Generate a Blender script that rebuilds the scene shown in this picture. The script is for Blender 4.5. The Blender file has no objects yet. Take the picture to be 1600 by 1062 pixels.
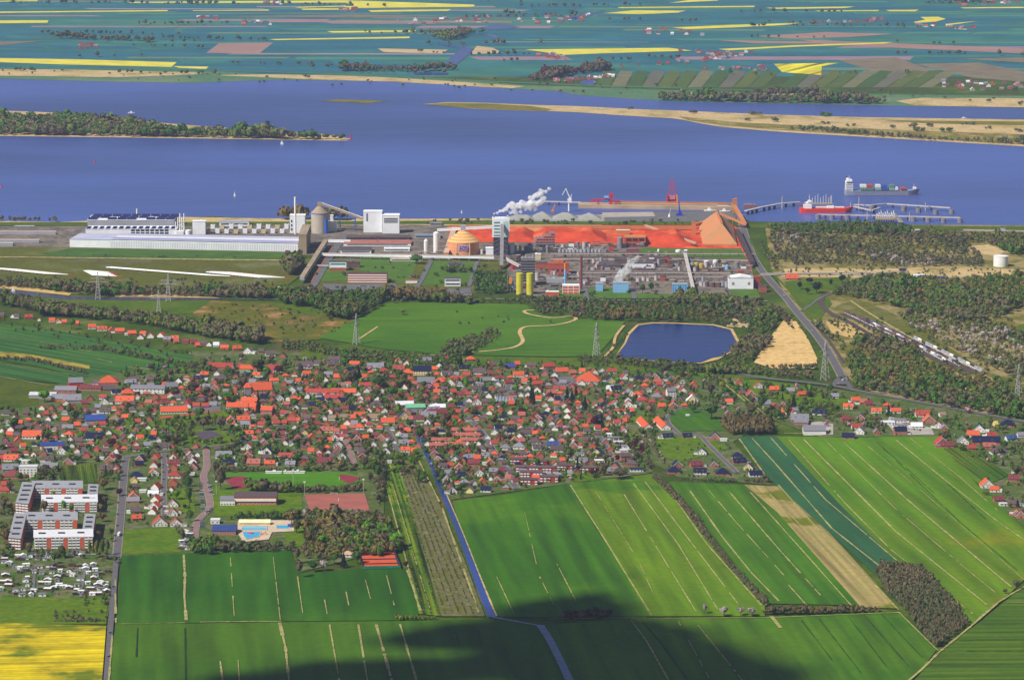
import bpy, math, random
import numpy as np
from mathutils import Vector
random.seed(7); RNG = np.random.default_rng(7)
SC = bpy.context.scene; COL = SC.collection
# ------------------------------------------------------------------ camera, sky, sun, exposure
F = 5700.0; CAMH = 860.0; TH = math.atan(981.0 / F); CT, ST = math.cos(TH), math.sin(TH)
cd = bpy.data.cameras.new('camera'); cam = bpy.data.objects.new('camera', cd); COL.objects.link(cam)
cam.location = (0, 0, CAMH); cam.rotation_euler = (math.pi / 2 - TH, 0, 0)
cd.sensor_width = 36.0; cd.lens = 36.0 * F / 1600.0; cd.clip_start = 5.0; cd.clip_end = 90000.0
SC.camera = cam
SUN_EL = math.radians(47); SX, SY = -0.80, -0.60
SDIR = Vector((SX * math.cos(SUN_EL), SY * math.cos(SUN_EL), math.sin(SUN_EL)))
w = bpy.data.worlds.new('World'); SC.world = w; w.use_nodes = True
sky = w.node_tree.nodes.new('ShaderNodeTexSky'); sky.sky_type = 'NISHITA'; sky.sun_disc = False
sky.sun_elevation = SUN_EL; sky.sun_rotation = math.atan2(SX, SY); sky.altitude = 300
bg = w.node_tree.nodes['Background']; bg.inputs['Strength'].default_value = 0.05
w.node_tree.links.new(sky.outputs[0], bg.inputs['Color'])
sd = bpy.data.lights.new('sun', 'SUN'); sd.energy = 5.0; sd.angle = math.radians(0.5); sd.color = (1.0, 0.955, 0.89)
so = bpy.data.objects.new('sun', sd); COL.objects.link(so)
so.rotation_euler = SDIR.to_track_quat('Z', 'Y').to_euler(); so.location = (0, 0, 3000)
SC.view_settings.view_transform = 'Standard'; SC.view_settings.look = 'None'
SC.view_settings.exposure = 0.22; SC.view_settings.gamma = 1.0
SC.cycles.volume_bounces = 12
SC.render.resolution_x = 1024; SC.render.resolution_y = 679

# ------------------------------------------------------------------ helpers
def G(px, py, z=0.0):
    u = (px - 800.0) / F; v = (531.0 - py) / F
    t = (CAMH - z) / (ST - v * CT)
    return Vector((u * t, (CT + v * ST) * t, z))
def S(py):                                   # metres per photo pixel at that ground row
    v = (531.0 - py) / F
    return CAMH / (ST - v * CT) / F
def gf(name, c):
    'fresh green of the near land'
    if c is None or 'leaf_' in name or 'crop_' in name or 'far' == name[:3] or 'court' in name or 'roof' in name or 'wall' in name or 'teal' in name or 'box_' in name: return c
    r, g, b = c[:3]
    k = 1.02 if any(q in name for q in ('lawn', 'orchard', 'pitch', 'gardens', 'plots', 'levee')) else 1.12
    return (r * k * .95 + 1, g * 0.895, b * 0.42) if g > r and g > b * 1.1 else c
def lin(c, k=1.0):
    return tuple(((x / 255.0) ** 2.2) * k for x in c[:3]) + (1.0,)
MATS = {}
def PA(x0, y0, x1, y1):                       # ground direction of a furrow seen between two pixels
    a, b = G(x0, y0), G(x1, y1); return math.atan2(b.y - a.y, b.x - a.x)
def M(name, c=None, rough=0.85, var=0.12, scale=0.15, c2=None, metal=0.0, spec=0.3, rnd=0.0, mid=0.5):
    if name in MATS: return MATS[name]
    m = bpy.data.materials.new(name); m.use_nodes = True; nt = m.node_tree; b = nt.nodes['Principled BSDF']
    b.inputs['Roughness'].default_value = rough; b.inputs['Metallic'].default_value = metal
    b.inputs['Specular IOR Level'].default_value = spec
    c, c2 = gf(name, c), gf(name, c2); a = lin(c); z = lin(c2) if c2 else tuple(x * (1 - 2.2 * var) for x in a[:3]) + (1,)
    if not c2: a = tuple(x * (1 + var) for x in a[:3]) + (1,)
    tc = nt.nodes.new('ShaderNodeTexCoord'); n = nt.nodes.new('ShaderNodeTexNoise')
    n.inputs['Scale'].default_value = scale; n.inputs['Detail'].default_value = 4
    nt.links.new(tc.outputs['Object'], n.inputs['Vector'])
    r = nt.nodes.new('ShaderNodeValToRGB'); r.color_ramp.elements[0].position = mid - 0.2; r.color_ramp.elements[1].position = mid + 0.2
    r.color_ramp.elements[0].color = z; r.color_ramp.elements[1].color = a
    nt.links.new(n.outputs['Fac'], r.inputs[0])
    src = r.outputs[0]
    if rnd:
        oi = nt.nodes.new('ShaderNodeObjectInfo'); hs = nt.nodes.new('ShaderNodeHueSaturation')
        mr = nt.nodes.new('ShaderNodeMapRange'); mr.inputs['To Min'].default_value = 1 - rnd; mr.inputs['To Max'].default_value = 1 + rnd
        nt.links.new(oi.outputs['Random'], mr.inputs['Value']); nt.links.new(mr.outputs[0], hs.inputs['Value'])
        nt.links.new(src, hs.inputs['Color']); src = hs.outputs[0]
    nt.links.new(src, b.inputs['Base Color'])
    MATS[name] = m; return m
def field_mat(name, c, c2, ang, period=9.0, amt=0.5, big=0.004, c3=None, warp=2.0, rnd3=0.56):
    """crop: broad patches of c/c2/c3 with drill rows running at angle ang (radians, from +x)"""
    if name in MATS: return MATS[name]
    c, c2, c3 = gf(name, c), gf(name, c2), gf(name, c3)
    m = bpy.data.materials.new(name); m.use_nodes = True; nt = m.node_tree; N = nt.nodes; L = nt.links
    b = N['Principled BSDF']; b.inputs['Roughness'].default_value = 0.9; b.inputs['Specular IOR Level'].default_value = 0.15
    tc = N.new('ShaderNodeTexCoord')
    n1 = N.new('ShaderNodeTexNoise'); n1.inputs['Scale'].default_value = big; n1.inputs['Detail'].default_value = 6; n1.inputs['Roughness'].default_value = 0.6
    L.new(tc.outputs['Object'], n1.inputs['Vector'])
    mp = N.new('ShaderNodeMapping'); mp.inputs['Rotation'].default_value = (0, 0, -ang)
    L.new(tc.outputs['Object'], mp.inputs['Vector'])
    mp2 = N.new('ShaderNodeMapping'); mp2.inputs['Scale'].default_value = (0.0035, 1.0 / period, 1); L.new(mp.outputs[0], mp2.inputs['Vector'])
    n2 = N.new('ShaderNodeTexNoise'); n2.inputs['Scale'].default_value = 1.0; n2.inputs['Detail'].default_value = 3; L.new(mp2.outputs[0], n2.inputs['Vector'])
    n3 = N.new('ShaderNodeTexNoise'); n3.inputs['Scale'].default_value = 0.12; n3.inputs['Detail'].default_value = 5; L.new(tc.outputs['Object'], n3.inputs['Vector'])
    r1 = N.new('ShaderNodeValToRGB'); e = r1.color_ramp.elements; e[0].position = 0.38; e[1].position = 0.62; e[0].color = lin(c); e[1].color = lin(c2)
    if c3:
        q = e.new(0.5 + (rnd3 - 0.5)); q.color = lin(c3)
    L.new(n1.outputs['Fac'], r1.inputs[0])
    r2 = N.new('ShaderNodeMapRange'); r2.inputs['From Min'].default_value = 0.3; r2.inputs['From Max'].default_value = 0.7
    r2.inputs['To Min'].default_value = 1 - amt * 0.9; r2.inputs['To Max'].default_value = 1 + amt * 0.65; L.new(n2.outputs['Fac'], r2.inputs['Value'])
    r3 = N.new('ShaderNodeMapRange'); r3.inputs['From Min'].default_value = 0.3; r3.inputs['From Max'].default_value = 0.7
    r3.inputs['To Min'].default_value = 0.9; r3.inputs['To Max'].default_value = 1.1; L.new(n3.outputs['Fac'], r3.inputs['Value'])
    mu = N.new('ShaderNodeMath'); mu.operation = 'MULTIPLY'; L.new(r2.outputs[0], mu.inputs[0]); L.new(r3.outputs[0], mu.inputs[1])
    hs = N.new('ShaderNodeHueSaturation'); L.new(r1.outputs[0], hs.inputs['Color']); L.new(mu.outputs[0], hs.inputs['Value'])
    L.new(hs.outputs[0], b.inputs['Base Color'])
    MATS[name] = m; return m
def ground_mat(name, cols, scale=0.01, rough=0.95, fine=0.15):
    """rough land: several colours mixed by noise"""
    if name in MATS: return MATS[name]
    cols = [gf(name, q) for q in cols]
    m = bpy.data.materials.new(name); m.use_nodes = True; nt = m.node_tree; N = nt.nodes; L = nt.links
    b = N['Principled BSDF']; b.inputs['Roughness'].default_value = rough; b.inputs['Specular IOR Level'].default_value = 0.1
    tc = N.new('ShaderNodeTexCoord'); n1 = N.new('ShaderNodeTexNoise'); n1.inputs['Scale'].default_value = scale
    n1.inputs['Detail'].default_value = 8; n1.inputs['Roughness'].default_value = 0.68; L.new(tc.outputs['Object'], n1.inputs['Vector'])
    r1 = N.new('ShaderNodeValToRGB'); e = r1.color_ramp.elements; k = len(cols)
    e[0].position = 0.34; e[0].color = lin(cols[0]); e[1].position = 0.66; e[1].color = lin(cols[-1])
    for i in range(1, k - 1):
        q = e.new(0.34 + 0.32 * i / (k - 1)); q.color = lin(cols[i])
    L.new(n1.outputs['Fac'], r1.inputs[0])
    n3 = N.new('ShaderNodeTexNoise'); n3.inputs['Scale'].default_value = fine; n3.inputs['Detail'].default_value = 4; L.new(tc.outputs['Object'], n3.inputs['Vector'])
    r3 = N.new('ShaderNodeMapRange'); r3.inputs['From Min'].default_value = 0.3; r3.inputs['From Max'].default_value = 0.7
    r3.inputs['To Min'].default_value = 0.75; r3.inputs['To Max'].default_value = 1.2; L.new(n3.outputs['Fac'], r3.inputs['Value'])
    hs = N.new('ShaderNodeHueSaturation'); L.new(r1.outputs[0], hs.inputs['Color']); L.new(r3.outputs[0], hs.inputs['Value'])
    L.new(hs.outputs[0], b.inputs['Base Color'])
    MATS[name] = m; return m

ZG = 1.0; LC = [0]
def LZ(layer):
    LC[0] += 1
    return 0.2 * layer + 0.0012 * (LC[0] % 150)
class MB:
    """collects faces and links them as one mesh object"""
    def __init__(s): s.v = []; s.f = []; s.mi = []; s.mats = []; s.cur = 0
    def mat(s, m):
        if m not in s.mats: s.mats.append(m)
        s.cur = s.mats.index(m); return s
    def add(s, vs, fs):
        o = len(s.v); s.v += [tuple(v) for v in vs]
        for f in fs: s.f.append([o + i for i in f]); s.mi.append(s.cur)
        return s
    def box(s, x, y, z, sx, sy, sz, rz=0.0, base=True):
        """centre x,y ; z = bottom (base) ; sizes"""
        z0 = z if base else z - sz / 2; c, n = math.cos(rz), math.sin(rz); vs = []
        for k in (z0, z0 + sz):
            for a, b_ in ((-1, -1), (1, -1), (1, 1), (-1, 1)):
                dx, dy = a * sx / 2, b_ * sy / 2; vs.append((x + dx * c - dy * n, y + dx * n + dy * c, k))
        return s.add(vs, [(3, 2, 1, 0), (4, 5, 6, 7), (0, 1, 5, 4), (1, 2, 6, 5), (2, 3, 7, 6), (3, 0, 4, 7)])
    def prism(s, pts, z0, z1):
        n = len(pts); vs = [(p[0], p[1], z0) for p in pts] + [(p[0], p[1], z1) for p in pts]
        return s.add(vs, [tuple(range(n - 1, -1, -1)), tuple(range(n, 2 * n))] + [(i, (i + 1) % n, n + (i + 1) % n, n + i) for i in range(n)])
    def cyl(s, x, y, z0, z1, r0, r1=None, n=20, cap=True):
        r1 = r0 if r1 is None else r1; vs = []
        for z, r in ((z0, r0), (z1, r1)):
            for i in range(n):
                a = 2 * math.pi * i / n; vs.append((x + r * math.cos(a), y + r * math.sin(a), z))
        fs = [(i, (i + 1) % n, n + (i + 1) % n, n + i) for i in range(n)]
        if cap: fs += [tuple(range(n - 1, -1, -1)), tuple(range(n, 2 * n))]
        return s.add(vs, fs)
    def bar(s, a, b_, wd, ht=None):
        """rectangular bar from a to b"""
        ht = wd if ht is None else ht; a = Vector(a); b_ = Vector(b_); d = (b_ - a)
        if d.length < 1e-6: return s
        d.normalize(); up = Vector((0, 0, 1)) if abs(d.z) < 0.95 else Vector((1, 0, 0))
        sd_ = d.cross(up).normalized(); u = sd_.cross(d).normalized(); vs = []
        for p in (a, b_):
            for i, j in ((-1, -1), (1, -1), (1, 1), (-1, 1)): vs.append(p + sd_ * (i * wd / 2) + u * (j * ht / 2))
        return s.add(vs, [(3, 2, 1, 0), (4, 5, 6, 7), (0, 1, 5, 4), (1, 2, 6, 5), (2, 3, 7, 6), (3, 0, 4, 7)])
    def build(s, name, mat=None, parent=None, loc=(0, 0, 0), smooth=False):
        me = bpy.data.meshes.new(name); me.from_pydata(s.v, [], s.f)
        ms = s.mats if s.mats else [mat]
        for m in ms: me.materials.append(m)
        if s.mats: me.polygons.foreach_set('material_index', s.mi)
        if smooth: me.polygons.foreach_set('use_smooth', [True] * len(s.f))
        me.update()
        o = bpy.data.objects.new(name, me); COL.objects.link(o); o.location = loc
        if parent is not None: o.parent = parent
        return o
def tag(o, label, cat, group=None, kind=None):
    if label: o['label'] = label
    if cat: o['category'] = cat
    if group: o['group'] = group
    if kind: o['kind'] = kind
    return o
def empty(name, loc, label=None, cat=None, group=None, rz=0.0):
    o = bpy.data.objects.new(name, None); COL.objects.link(o); o.location = loc; o.rotation_euler = (0, 0, rz)
    o.empty_display_size = 1.0
    return tag(o, label, cat, group)
def share(name, me, parent, loc=(0, 0, 0), rz=0.0, sc=None):
    o = bpy.data.objects.new(name, me); COL.objects.link(o); o.parent = parent; o.location = loc; o.rotation_euler = (0, 0, rz)
    if sc: o.scale = sc
    return o
def raw(name, verts, faces, mats, mi=None, parent=None):
    """numpy quads -> mesh object"""
    verts = np.asarray(verts, dtype=np.float32); faces = np.asarray(faces, dtype=np.int32); n = faces.shape[1]
    me = bpy.data.meshes.new(name); me.vertices.add(len(verts)); me.vertices.foreach_set('co', verts.ravel())
    me.loops.add(faces.size); me.loops.foreach_set('vertex_index', faces.ravel())
    me.polygons.add(len(faces)); me.polygons.foreach_set('loop_start', np.arange(0, faces.size, n, dtype=np.int32))
    me.polygons.foreach_set('loop_total', np.full(len(faces), n, dtype=np.int32))
    for m in mats: me.materials.append(m)
    if mi is not None: me.polygons.foreach_set('material_index', np.asarray(mi, dtype=np.int32))
    me.update(calc_edges=True); me.validate()
    if name is None: return me
    o = bpy.data.objects.new(name, me); COL.objects.link(o)
    if parent is not None: o.parent = parent
    return o
def poly(name, pts, layer, mat, px=True):
    """flat sheet of ground drawn as pixel outline"""
    z = LZ(layer); P = [G(a, b, z) for a, b in pts] if px else [Vector((a, b, z)) for a, b in pts]
    from mathutils.geometry import tessellate_polygon
    tris = tessellate_polygon([P]); vs = [tuple(p) for p in P]; fs = []
    for t in tris:
        a, b, c = (P[i] for i in t)
        fs.append(t if (b - a).cross(c - a).z > 0 else (t[0], t[2], t[1]))
    me = bpy.data.meshes.new(name); me.from_pydata(vs, [], fs); me.materials.append(mat); me.update()
    o = bpy.data.objects.new(name, me); COL.objects.link(o); o['kind'] = 'structure'; return o
def smooth_line(pts, n=6):
    out = []; P = [Vector(p) for p in pts]
    for i in range(len(P) - 1):
        p0 = P[max(i - 1, 0)]; p1 = P[i]; p2 = P[i + 1]; p3 = P[min(i + 2, len(P) - 1)]
        for k in range(n):
            t = k / n
            out.append(0.5 * ((2 * p1) + (p2 - p0) * t + (2 * p0 - 5 * p1 + 4 * p2 - p3) * t * t + (3 * p1 - p0 - 3 * p2 + p3) * t ** 3))
    out.append(P[-1]); return out
def ribbon_geo(mb, pts, wd, z, sm=True):
    W = [G(a, b, z) for a, b in pts]
    W = smooth_line([(p.x, p.y, 0) for p in W], 5) if sm and len(W) > 2 else W
    L_, R_ = [], []
    for i, p in enumerate(W):
        a = W[max(i - 1, 0)]; b_ = W[min(i + 1, len(W) - 1)]; d = (b_ - a); d.z = 0; d.normalize(); n = Vector((-d.y, d.x, 0))
        ww = wd if not isinstance(wd, (list, tuple)) else wd[0] + (wd[1] - wd[0]) * i / max(len(W) - 1, 1)
        L_.append((p.x + n.x * ww / 2, p.y + n.y * ww / 2, z)); R_.append((p.x - n.x * ww / 2, p.y - n.y * ww / 2, z))
    k = len(W); mb.add(R_ + L_, [(i, i + 1, k + i + 1, k + i) for i in range(k - 1)])
def road(name, pts, wd, layer, mat, sm=True):
    mb = MB(); ribbon_geo(mb, pts, wd, LZ(layer), sm); o = mb.build(name, mat); o['kind'] = 'structure'; return o
def inside(p, pg):
    x, y = p; c = False; n = len(pg); j = n - 1
    for i in range(n):
        xi, yi = pg[i]; xj, yj = pg[j]
        if (yi > y) != (yj > y) and x < (xj - xi) * (y - yi) / (yj - yi) + xi: c = not c
        j = i
    return c
# ------------------------------------------------------------------ ground, river, fields, roads
GREEN_A, GREEN_B = (44, 92, 26), (64, 116, 30)
m_land = ground_mat('rough_pasture', [(92, 82, 52), (52, 84, 34), (66, 102, 38), (104, 104, 58)], 0.006)
mb = MB(); mb.add([(-22000, -3000, 0), (22000, -3000, 0), (22000, 40000, 0), (-22000, 40000, 0)], [(0, 1, 2, 3)])
mb.build('ground', m_land)['kind'] = 'structure'
m_far = ground_mat('far_crops', [(54, 104, 100), (44, 98, 108), (58, 110, 98), (74, 118, 96)], 0.0012, fine=0.006)  # teal base: distance haze painted into the crop colour, beyond the haze volume
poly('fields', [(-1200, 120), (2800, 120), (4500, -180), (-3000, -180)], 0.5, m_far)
# river water: rippled, violet-blue
def water_mat(name, c, rough, bump, sc):
    m = bpy.data.materials.new(name); m.use_nodes = True; nt = m.node_tree; N = nt.nodes; L = nt.links; b = N['Principled BSDF']
    b.inputs['Roughness'].default_value = rough; b.inputs['IOR'].default_value = 1.33; b.inputs['Specular IOR Level'].default_value = 0.42
    tc = N.new('ShaderNodeTexCoord'); mp = N.new('ShaderNodeMapping'); mp.inputs['Scale'].default_value = (0.35, 1, 1)
    L.new(tc.outputs['Object'], mp.inputs['Vector'])
    n = N.new('ShaderNodeTexNoise'); n.inputs['Scale'].default_value = sc; n.inputs['Detail'].default_value = 8; L.new(mp.outputs[0], n.inputs['Vector'])
    n2 = N.new('ShaderNodeTexNoise'); n2.inputs['Scale'].default_value = 0.0011; n2.inputs['Detail'].default_value = 7; n2.inputs['Roughness'].default_value = 0.62; L.new(mp.outputs[0], n2.inputs['Vector'])
    bp = N.new('ShaderNodeBump'); bp.inputs['Strength'].default_value = bump; bp.inputs['Distance'].default_value = 3.0
    L.new(n.outputs['Fac'], bp.inputs['Height']); L.new(bp.outputs[0], b.inputs['Normal'])
    r = N.new('ShaderNodeValToRGB'); e = r.color_ramp.elements; e[0].position = 0.36; e[1].position = 0.64
    e[0].color = lin(c, 0.7); e[1].color = lin(c, 1.25); L.new(n2.outputs['Fac'], r.inputs[0]); L.new(r.outputs[0], b.inputs['Base Color'])
    MATS[name] = m; return m
m_river = water_mat('river_water', (70, 86, 146), 0.34, 0.5, 0.03)
m_pond = water_mat('pond_water', (24, 42, 108), 0.22, 0.25, 0.06)
m_canal = water_mat('canal_water', (44, 62, 126), 0.2, 0.1, 0.2)
NB = [(-900, 118), (-200, 121), (0, 123), (100, 126), (180, 128), (300, 130), (370, 127), (440, 125), (540, 125), (620, 128), (690, 132), (760, 137), (830, 141), (870, 143), (905, 149), (960, 152), (1060, 159), (1200, 162), (1384, 165), (1500, 166), (1600, 169), (1900, 171), (2500, 174)]
SB = [(2500, 358), (1900, 356), (1600, 353), (1500, 353), (1400, 352), (1300, 349), (1210, 347), (1175, 346), (1163, 343), (1150, 339), (1148, 333), (1143, 329), (942, 332), (938, 338), (905, 341), (830, 343), (780, 341), (700, 341), (640, 342), (600, 343), (520, 345), (440, 345), (400, 341), (330, 338), (290, 339), (250, 344), (150, 346), (90, 347), (0, 345), (-200, 345), (-900, 346)]
poly('river', NB + SB, 1, m_river)
m_sand = ground_mat('reed_sand', [(128, 116, 66), (176, 154, 102), (196, 168, 122), (148, 136, 84)], 0.008)
m_salt = ground_mat('salt_marsh', [(84, 104, 48), (112, 122, 62), (78, 100, 50)], 0.01)
m_tan = ground_mat('dry_reed', [(168, 140, 84), (196, 164, 104), (184, 152, 92)], 0.03)
ISL = [(-200, 212), (0, 212.5), (200, 215), (420, 218), (540, 220), (548, 217), (500, 209), (410, 204), (300, 196), (215, 189), (180, 186), (120, 178), (60, 175), (0, 173), (-200, 171)]
poly('river_island', ISL, 3, m_sand)
poly('river_island', [(660, 163), (700, 160), (760, 161), (830, 164), (900, 166), (1000, 171), (1060, 173), (1200, 179), (1330, 183), (1600, 187), (2300, 192), (2300, 244), (1900, 236), (1600, 229), (1500, 223), (1350, 214), (1280, 210), (1230, 207), (1180, 203), (1130, 199), (1100, 194), (1070, 188), (1050, 185), (980, 181), (900, 175.5), (860, 174), (800, 172.5), (740, 170)], 3, m_sand)
poly('marsh', [(662, 163.5), (700, 161), (760, 162), (830, 166), (862, 171), (855, 173.5), (800, 172), (740, 169.5)], 4, m_salt)
poly('marsh', [(1060, 182), (1150, 191), (1250, 196), (1400, 203), (1600, 210), (1900, 214), (1900, 232), (1600, 226), (1500, 220), (1350, 211), (1230, 204), (1130, 196), (1075, 188)], 4, ground_mat('island_scrub', [(150, 138, 84), (100, 110, 56), (168, 148, 98)], 0.012))
poly('marsh', [(1380, 188), (1600, 190), (1900, 193), (1900, 198), (1600, 196), (1450, 193)], 4, m_salt)
poly('river_island', [(498, 157), (530, 155.5), (580, 157), (612, 158.5), (585, 160), (575, 162), (545, 160), (520, 159)], 3, m_salt)
# far bank foreland
poly('foreland', [(-300, 104), (0, 106), (120, 107), (300, 111), (420, 116), (560, 117), (620, 119), (760, 128), (820, 133), (960, 138), (1100, 143), (1250, 146), (1600, 150), (2100, 154), (2100, 171), (1600, 168.5), (1384, 165), (1060, 159), (905, 149), (870, 143), (760, 137), (690, 132), (620, 128), (440, 125), (370, 127), (300, 130), (180, 128), (100, 126), (0, 123), (-300, 120)], 2, ground_mat('far_foreland', [(98, 120, 84), (76, 112, 76), (114, 126, 90)], 0.004))
for q in ([(-100, 108), (0, 107), (60, 108), (200, 111), (320, 114), (300, 117), (180, 121), (60, 119), (-100, 118)], [(330, 117.5), (420, 116.5), (520, 118), (600, 121), (700, 127), (760, 131), (800, 135), (770, 137), (690, 132), (600, 127.5), (480, 124), (440, 122)],
          [(1440, 153), (1600, 154), (1900, 158), (1900, 171), (1600, 168), (1430, 165), (1400, 158)], [(640, 124.5), (760, 131), (820, 135), (800, 138), (690, 131.5), (600, 126)]):
    poly('reed_bank', q, 3, m_sand)
# ---- far crop strips, blue of the distance haze painted into their colours
cg_hazed = [M('crop_%s' % n, c, var=0.07, scale=0.01) for n, c in (('teal', (40, 98, 112)), ('grass', (68, 122, 98)), ('deep', (38, 92, 106)), ('olive', (92, 122, 94)), ('stubble', (134, 128, 126)), ('soil', (144, 116, 126)))]
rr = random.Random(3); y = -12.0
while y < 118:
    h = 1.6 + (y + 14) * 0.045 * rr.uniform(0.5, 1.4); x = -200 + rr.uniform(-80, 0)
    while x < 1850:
        wd = rr.uniform(90, 420); m = rr.choices(cg_hazed, (6, 4, 5, 1.5, 1, 0.8))[0]; sk = rr.uniform(-0.012, 0.03); sl = rr.uniform(-22, 22)
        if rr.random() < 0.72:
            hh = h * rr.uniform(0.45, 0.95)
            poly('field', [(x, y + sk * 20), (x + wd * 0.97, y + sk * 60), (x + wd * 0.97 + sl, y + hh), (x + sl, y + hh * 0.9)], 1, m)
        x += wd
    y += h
m_rape = M('rape_blossom', (216, 202, 62), var=0.1, scale=0.02)
for q in ([(-60, 90), (0, 91), (120, 93), (276, 97.5), (268, 105), (100, 101), (0, 97.5), (-60, 96)], [(270, 103.5), (326, 104.5), (322, 108), (280, 106.5)], [(820, 77.5), (1045, 75), (1082, 79.5), (960, 83), (880, 86)],
          [(1050, 43.5), (1120, 40), (1252, 36), (1225, 39.5), (1150, 43), (1075, 46)], [(1122, 77), (1245, 71), (1396, 66), (1380, 68.5), (1252, 73), (1140, 79)],
          [(943, 21), (990, 16.5), (1072, 17), (1060, 20), (1000, 22.5)], [(965, 11.5), (1180, 9.5), (1178, 11.5), (968, 13)], [(1196, 12.5), (1336, 10.5), (1320, 13), (1210, 14.5)], [(1272, 17), (1374, 16), (1372, 17.6), (1280, 18)], [(1384, 16), (1436, 15.5), (1430, 18), (1390, 18)],
          [(1438, 27), (1466, 26.5), (1478, 30), (1462, 34), (1430, 36.5), (1428, 34.5), (1446, 31)], [(1476, 38), (1528, 33), (1505, 36.5), (1480, 40)], [(-40, 19), (262, 16), (262, 17.8), (-40, 21)], [(-40, 32.5), (76, 32), (74, 36), (-40, 37)],
          [(200, 3.5), (540, 0.8), (740, 7.5), (742, 10), (560, 12), (540, 4.5), (205, 5)], [(535, 10), (742, 8), (740, 11), (545, 13)], [(460, 11.5), (540, 9), (540, 10.5), (466, 12.5)], [(575, 16.5), (705, 14.8), (700, 17.5), (580, 19)], [(300, 16.5), (420, 15.5), (420, 17), (302, 17.4)],
          [(510, 49), (650, 47.5), (648, 50), (520, 51.5)], [(420, 61.5), (640, 57.5), (640, 60), (430, 63)], [(1045, 5), (1080, 0), (1125, 0), (1120, 1.5)], [(-20, 2), (60, 0.5), (58, 2), (-20, 3.5)], [(470, 14), (560, 13), (556, 15.5), (474, 16)], [(1500, 12), (1600, 11), (1600, 13), (1505, 13.5)]):
    poly('rapeseed_field', q, 3, m_rape)
poly('rapeseed_field', [(1209, 100), (1312, 98.5), (1284, 104), (1283, 117.5), (1222, 113)], 3, field_mat('rape_rows', (222, 200, 30), (190, 184, 40), 1.1, 14, 1.0))
for i, q in enumerate(([(322, 83), (342, 68), (427, 67), (405, 84), (370, 84)], [(-40, 66), (68, 64), (0, 71), (-40, 72)], [(1180, 57), (1290, 50.5), (1400, 53.5), (1440, 50.5), (1330, 58), (1240, 61)], [(340, 26), (560, 23), (700, 25.5), (560, 28)], [(420, 32), (800, 34), (800, 36), (420, 35)],
          [(1310, 94), (1400, 90), (1480, 118), (1400, 124)], [(1250, 62), (1600, 76), (1600, 84), (1290, 70)], [(1430, 100), (1530, 98), (1600, 112), (1600, 128), (1520, 122)], [(1120, 63), (1300, 66), (1380, 69), (1180, 68)], [(1500, 92), (1600, 90), (1600, 98)])):
    poly('ploughed_field', q, 2, M('ploughed', (152, 118, 106), var=0.06, scale=0.01) if i % 2 == 0 else M('stubble', (120, 108, 84), var=0.1, scale=0.02))
for q in ([(735, 85), (745, 72), (770, 75), (785, 83)], [(590, 76), (700, 78), (690, 84), (600, 82)], [(1080, 145), (1290, 147), (1290, 148.5), (1080, 146.5)]):
    poly('field', q, 3, M('fallow', (190, 164, 120), var=0.1, scale=0.02))
# striped allotment land on the far bank
for i in range(22):
    x0 = 930 + i * 24; c = [(70, 104, 58), (110, 108, 72), (58, 98, 56), (98, 96, 74), (80, 108, 62)][i % 5]
    if 1190 < x0 < 1215: continue
    poly('field', [(x0, 137 - max(0, (1010 - x0)) * .0), (x0 + 22, 137), (x0 + 34 + i * 1.4, 112), (x0 + 14 + i * 1.4, 110)], 2, M('strip_%s' % 'abcde'[i % 5], c, var=0.08, scale=0.02))
for q in ([(695, 101), (714, 101), (727, 90), (739, 77), (733, 73), (722, 72.5), (716, 80), (703, 90)], [(685, 66), (700, 70), (722, 74), (735, 76), (730, 78), (705, 74), (682, 69)], [(640, 112), (700, 114), (700, 117), (650, 117)], [(745, 44), (780, 38), (812, 42), (800, 45), (765, 47)], [(735, 52), (770, 54), (782, 58), (774, 61), (760, 55)],
          [(905, 131), (912, 125), (926, 124), (932, 129), (925, 133)], [(885, 28), (920, 20), (945, 16), (930, 22), (900, 30)]):
    poly('creek', q, 4, m_canal)
poly('dyke', [(-200, 106), (300, 108.5), (560, 116), (760, 126), (900, 132), (1250, 143), (1250, 144.4), (900, 134), (760, 128), (560, 117.4), (300, 110), (-200, 107.3)], 3, M('crop_dyke', (66, 112, 72), var=0.1))

# ---- near bank, industrial ground
m_levee = ground_mat('levee_grass', [(64, 106, 44), (82, 106, 54), (60, 98, 42)], 0.01)
m_yard = ground_mat('works_yard', [(104, 94, 84), (128, 116, 104), (88, 84, 78), (146, 132, 116)], 0.02)
m_asph = M('asphalt', (104, 102, 104), var=0.1, scale=0.08)
m_conc = M('concrete', (168, 160, 148), var=0.1, scale=0.08)
m_path = M('dry_verge', (182, 162, 108), var=0.25, scale=0.12)
m_past = ground_mat('works_meadow', [(104, 100, 74), (78, 96, 60), (84, 104, 62), (108, 108, 76)], 0.009)
poly('foreland', [(-400, 345), (0, 345), (90, 347), (290, 339), (400, 341), (640, 342), (780, 341), (940, 338), (940, 352), (-400, 352)], 2, m_sand)
poly('levee', [(-400, 347.5), (300, 347), (640, 345), (800, 344), (960, 344), (1085, 346), (1085, 352), (640, 350), (300, 352.5), (-400, 352)], 3, m_levee)
poly('yard', [(-400, 353), (300, 353), (640, 351), (700, 352), (1160, 352), (1170, 400), (1185, 465), (840, 466), (640, 405), (470, 398), (-400, 388)], 3, m_yard)
poly('meadow', [(-400, 386), (110, 386), (330, 390), (466, 393), (470, 430), (440, 452), (330, 462), (150, 460), (-400, 452)], 4, m_past)
poly('meadow', [(120, 387), (330, 391), (440, 394), (455, 402), (380, 406), (110, 402), (60, 396)], 5, M('meadow_green', (60, 108, 40), var=0.15, scale=0.03))
poly('path', [(-60, 401), (30, 401), (280, 404), (470, 406), (470, 407.5), (280, 405.3), (30, 402), (-60, 402)], 6, m_path)
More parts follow.
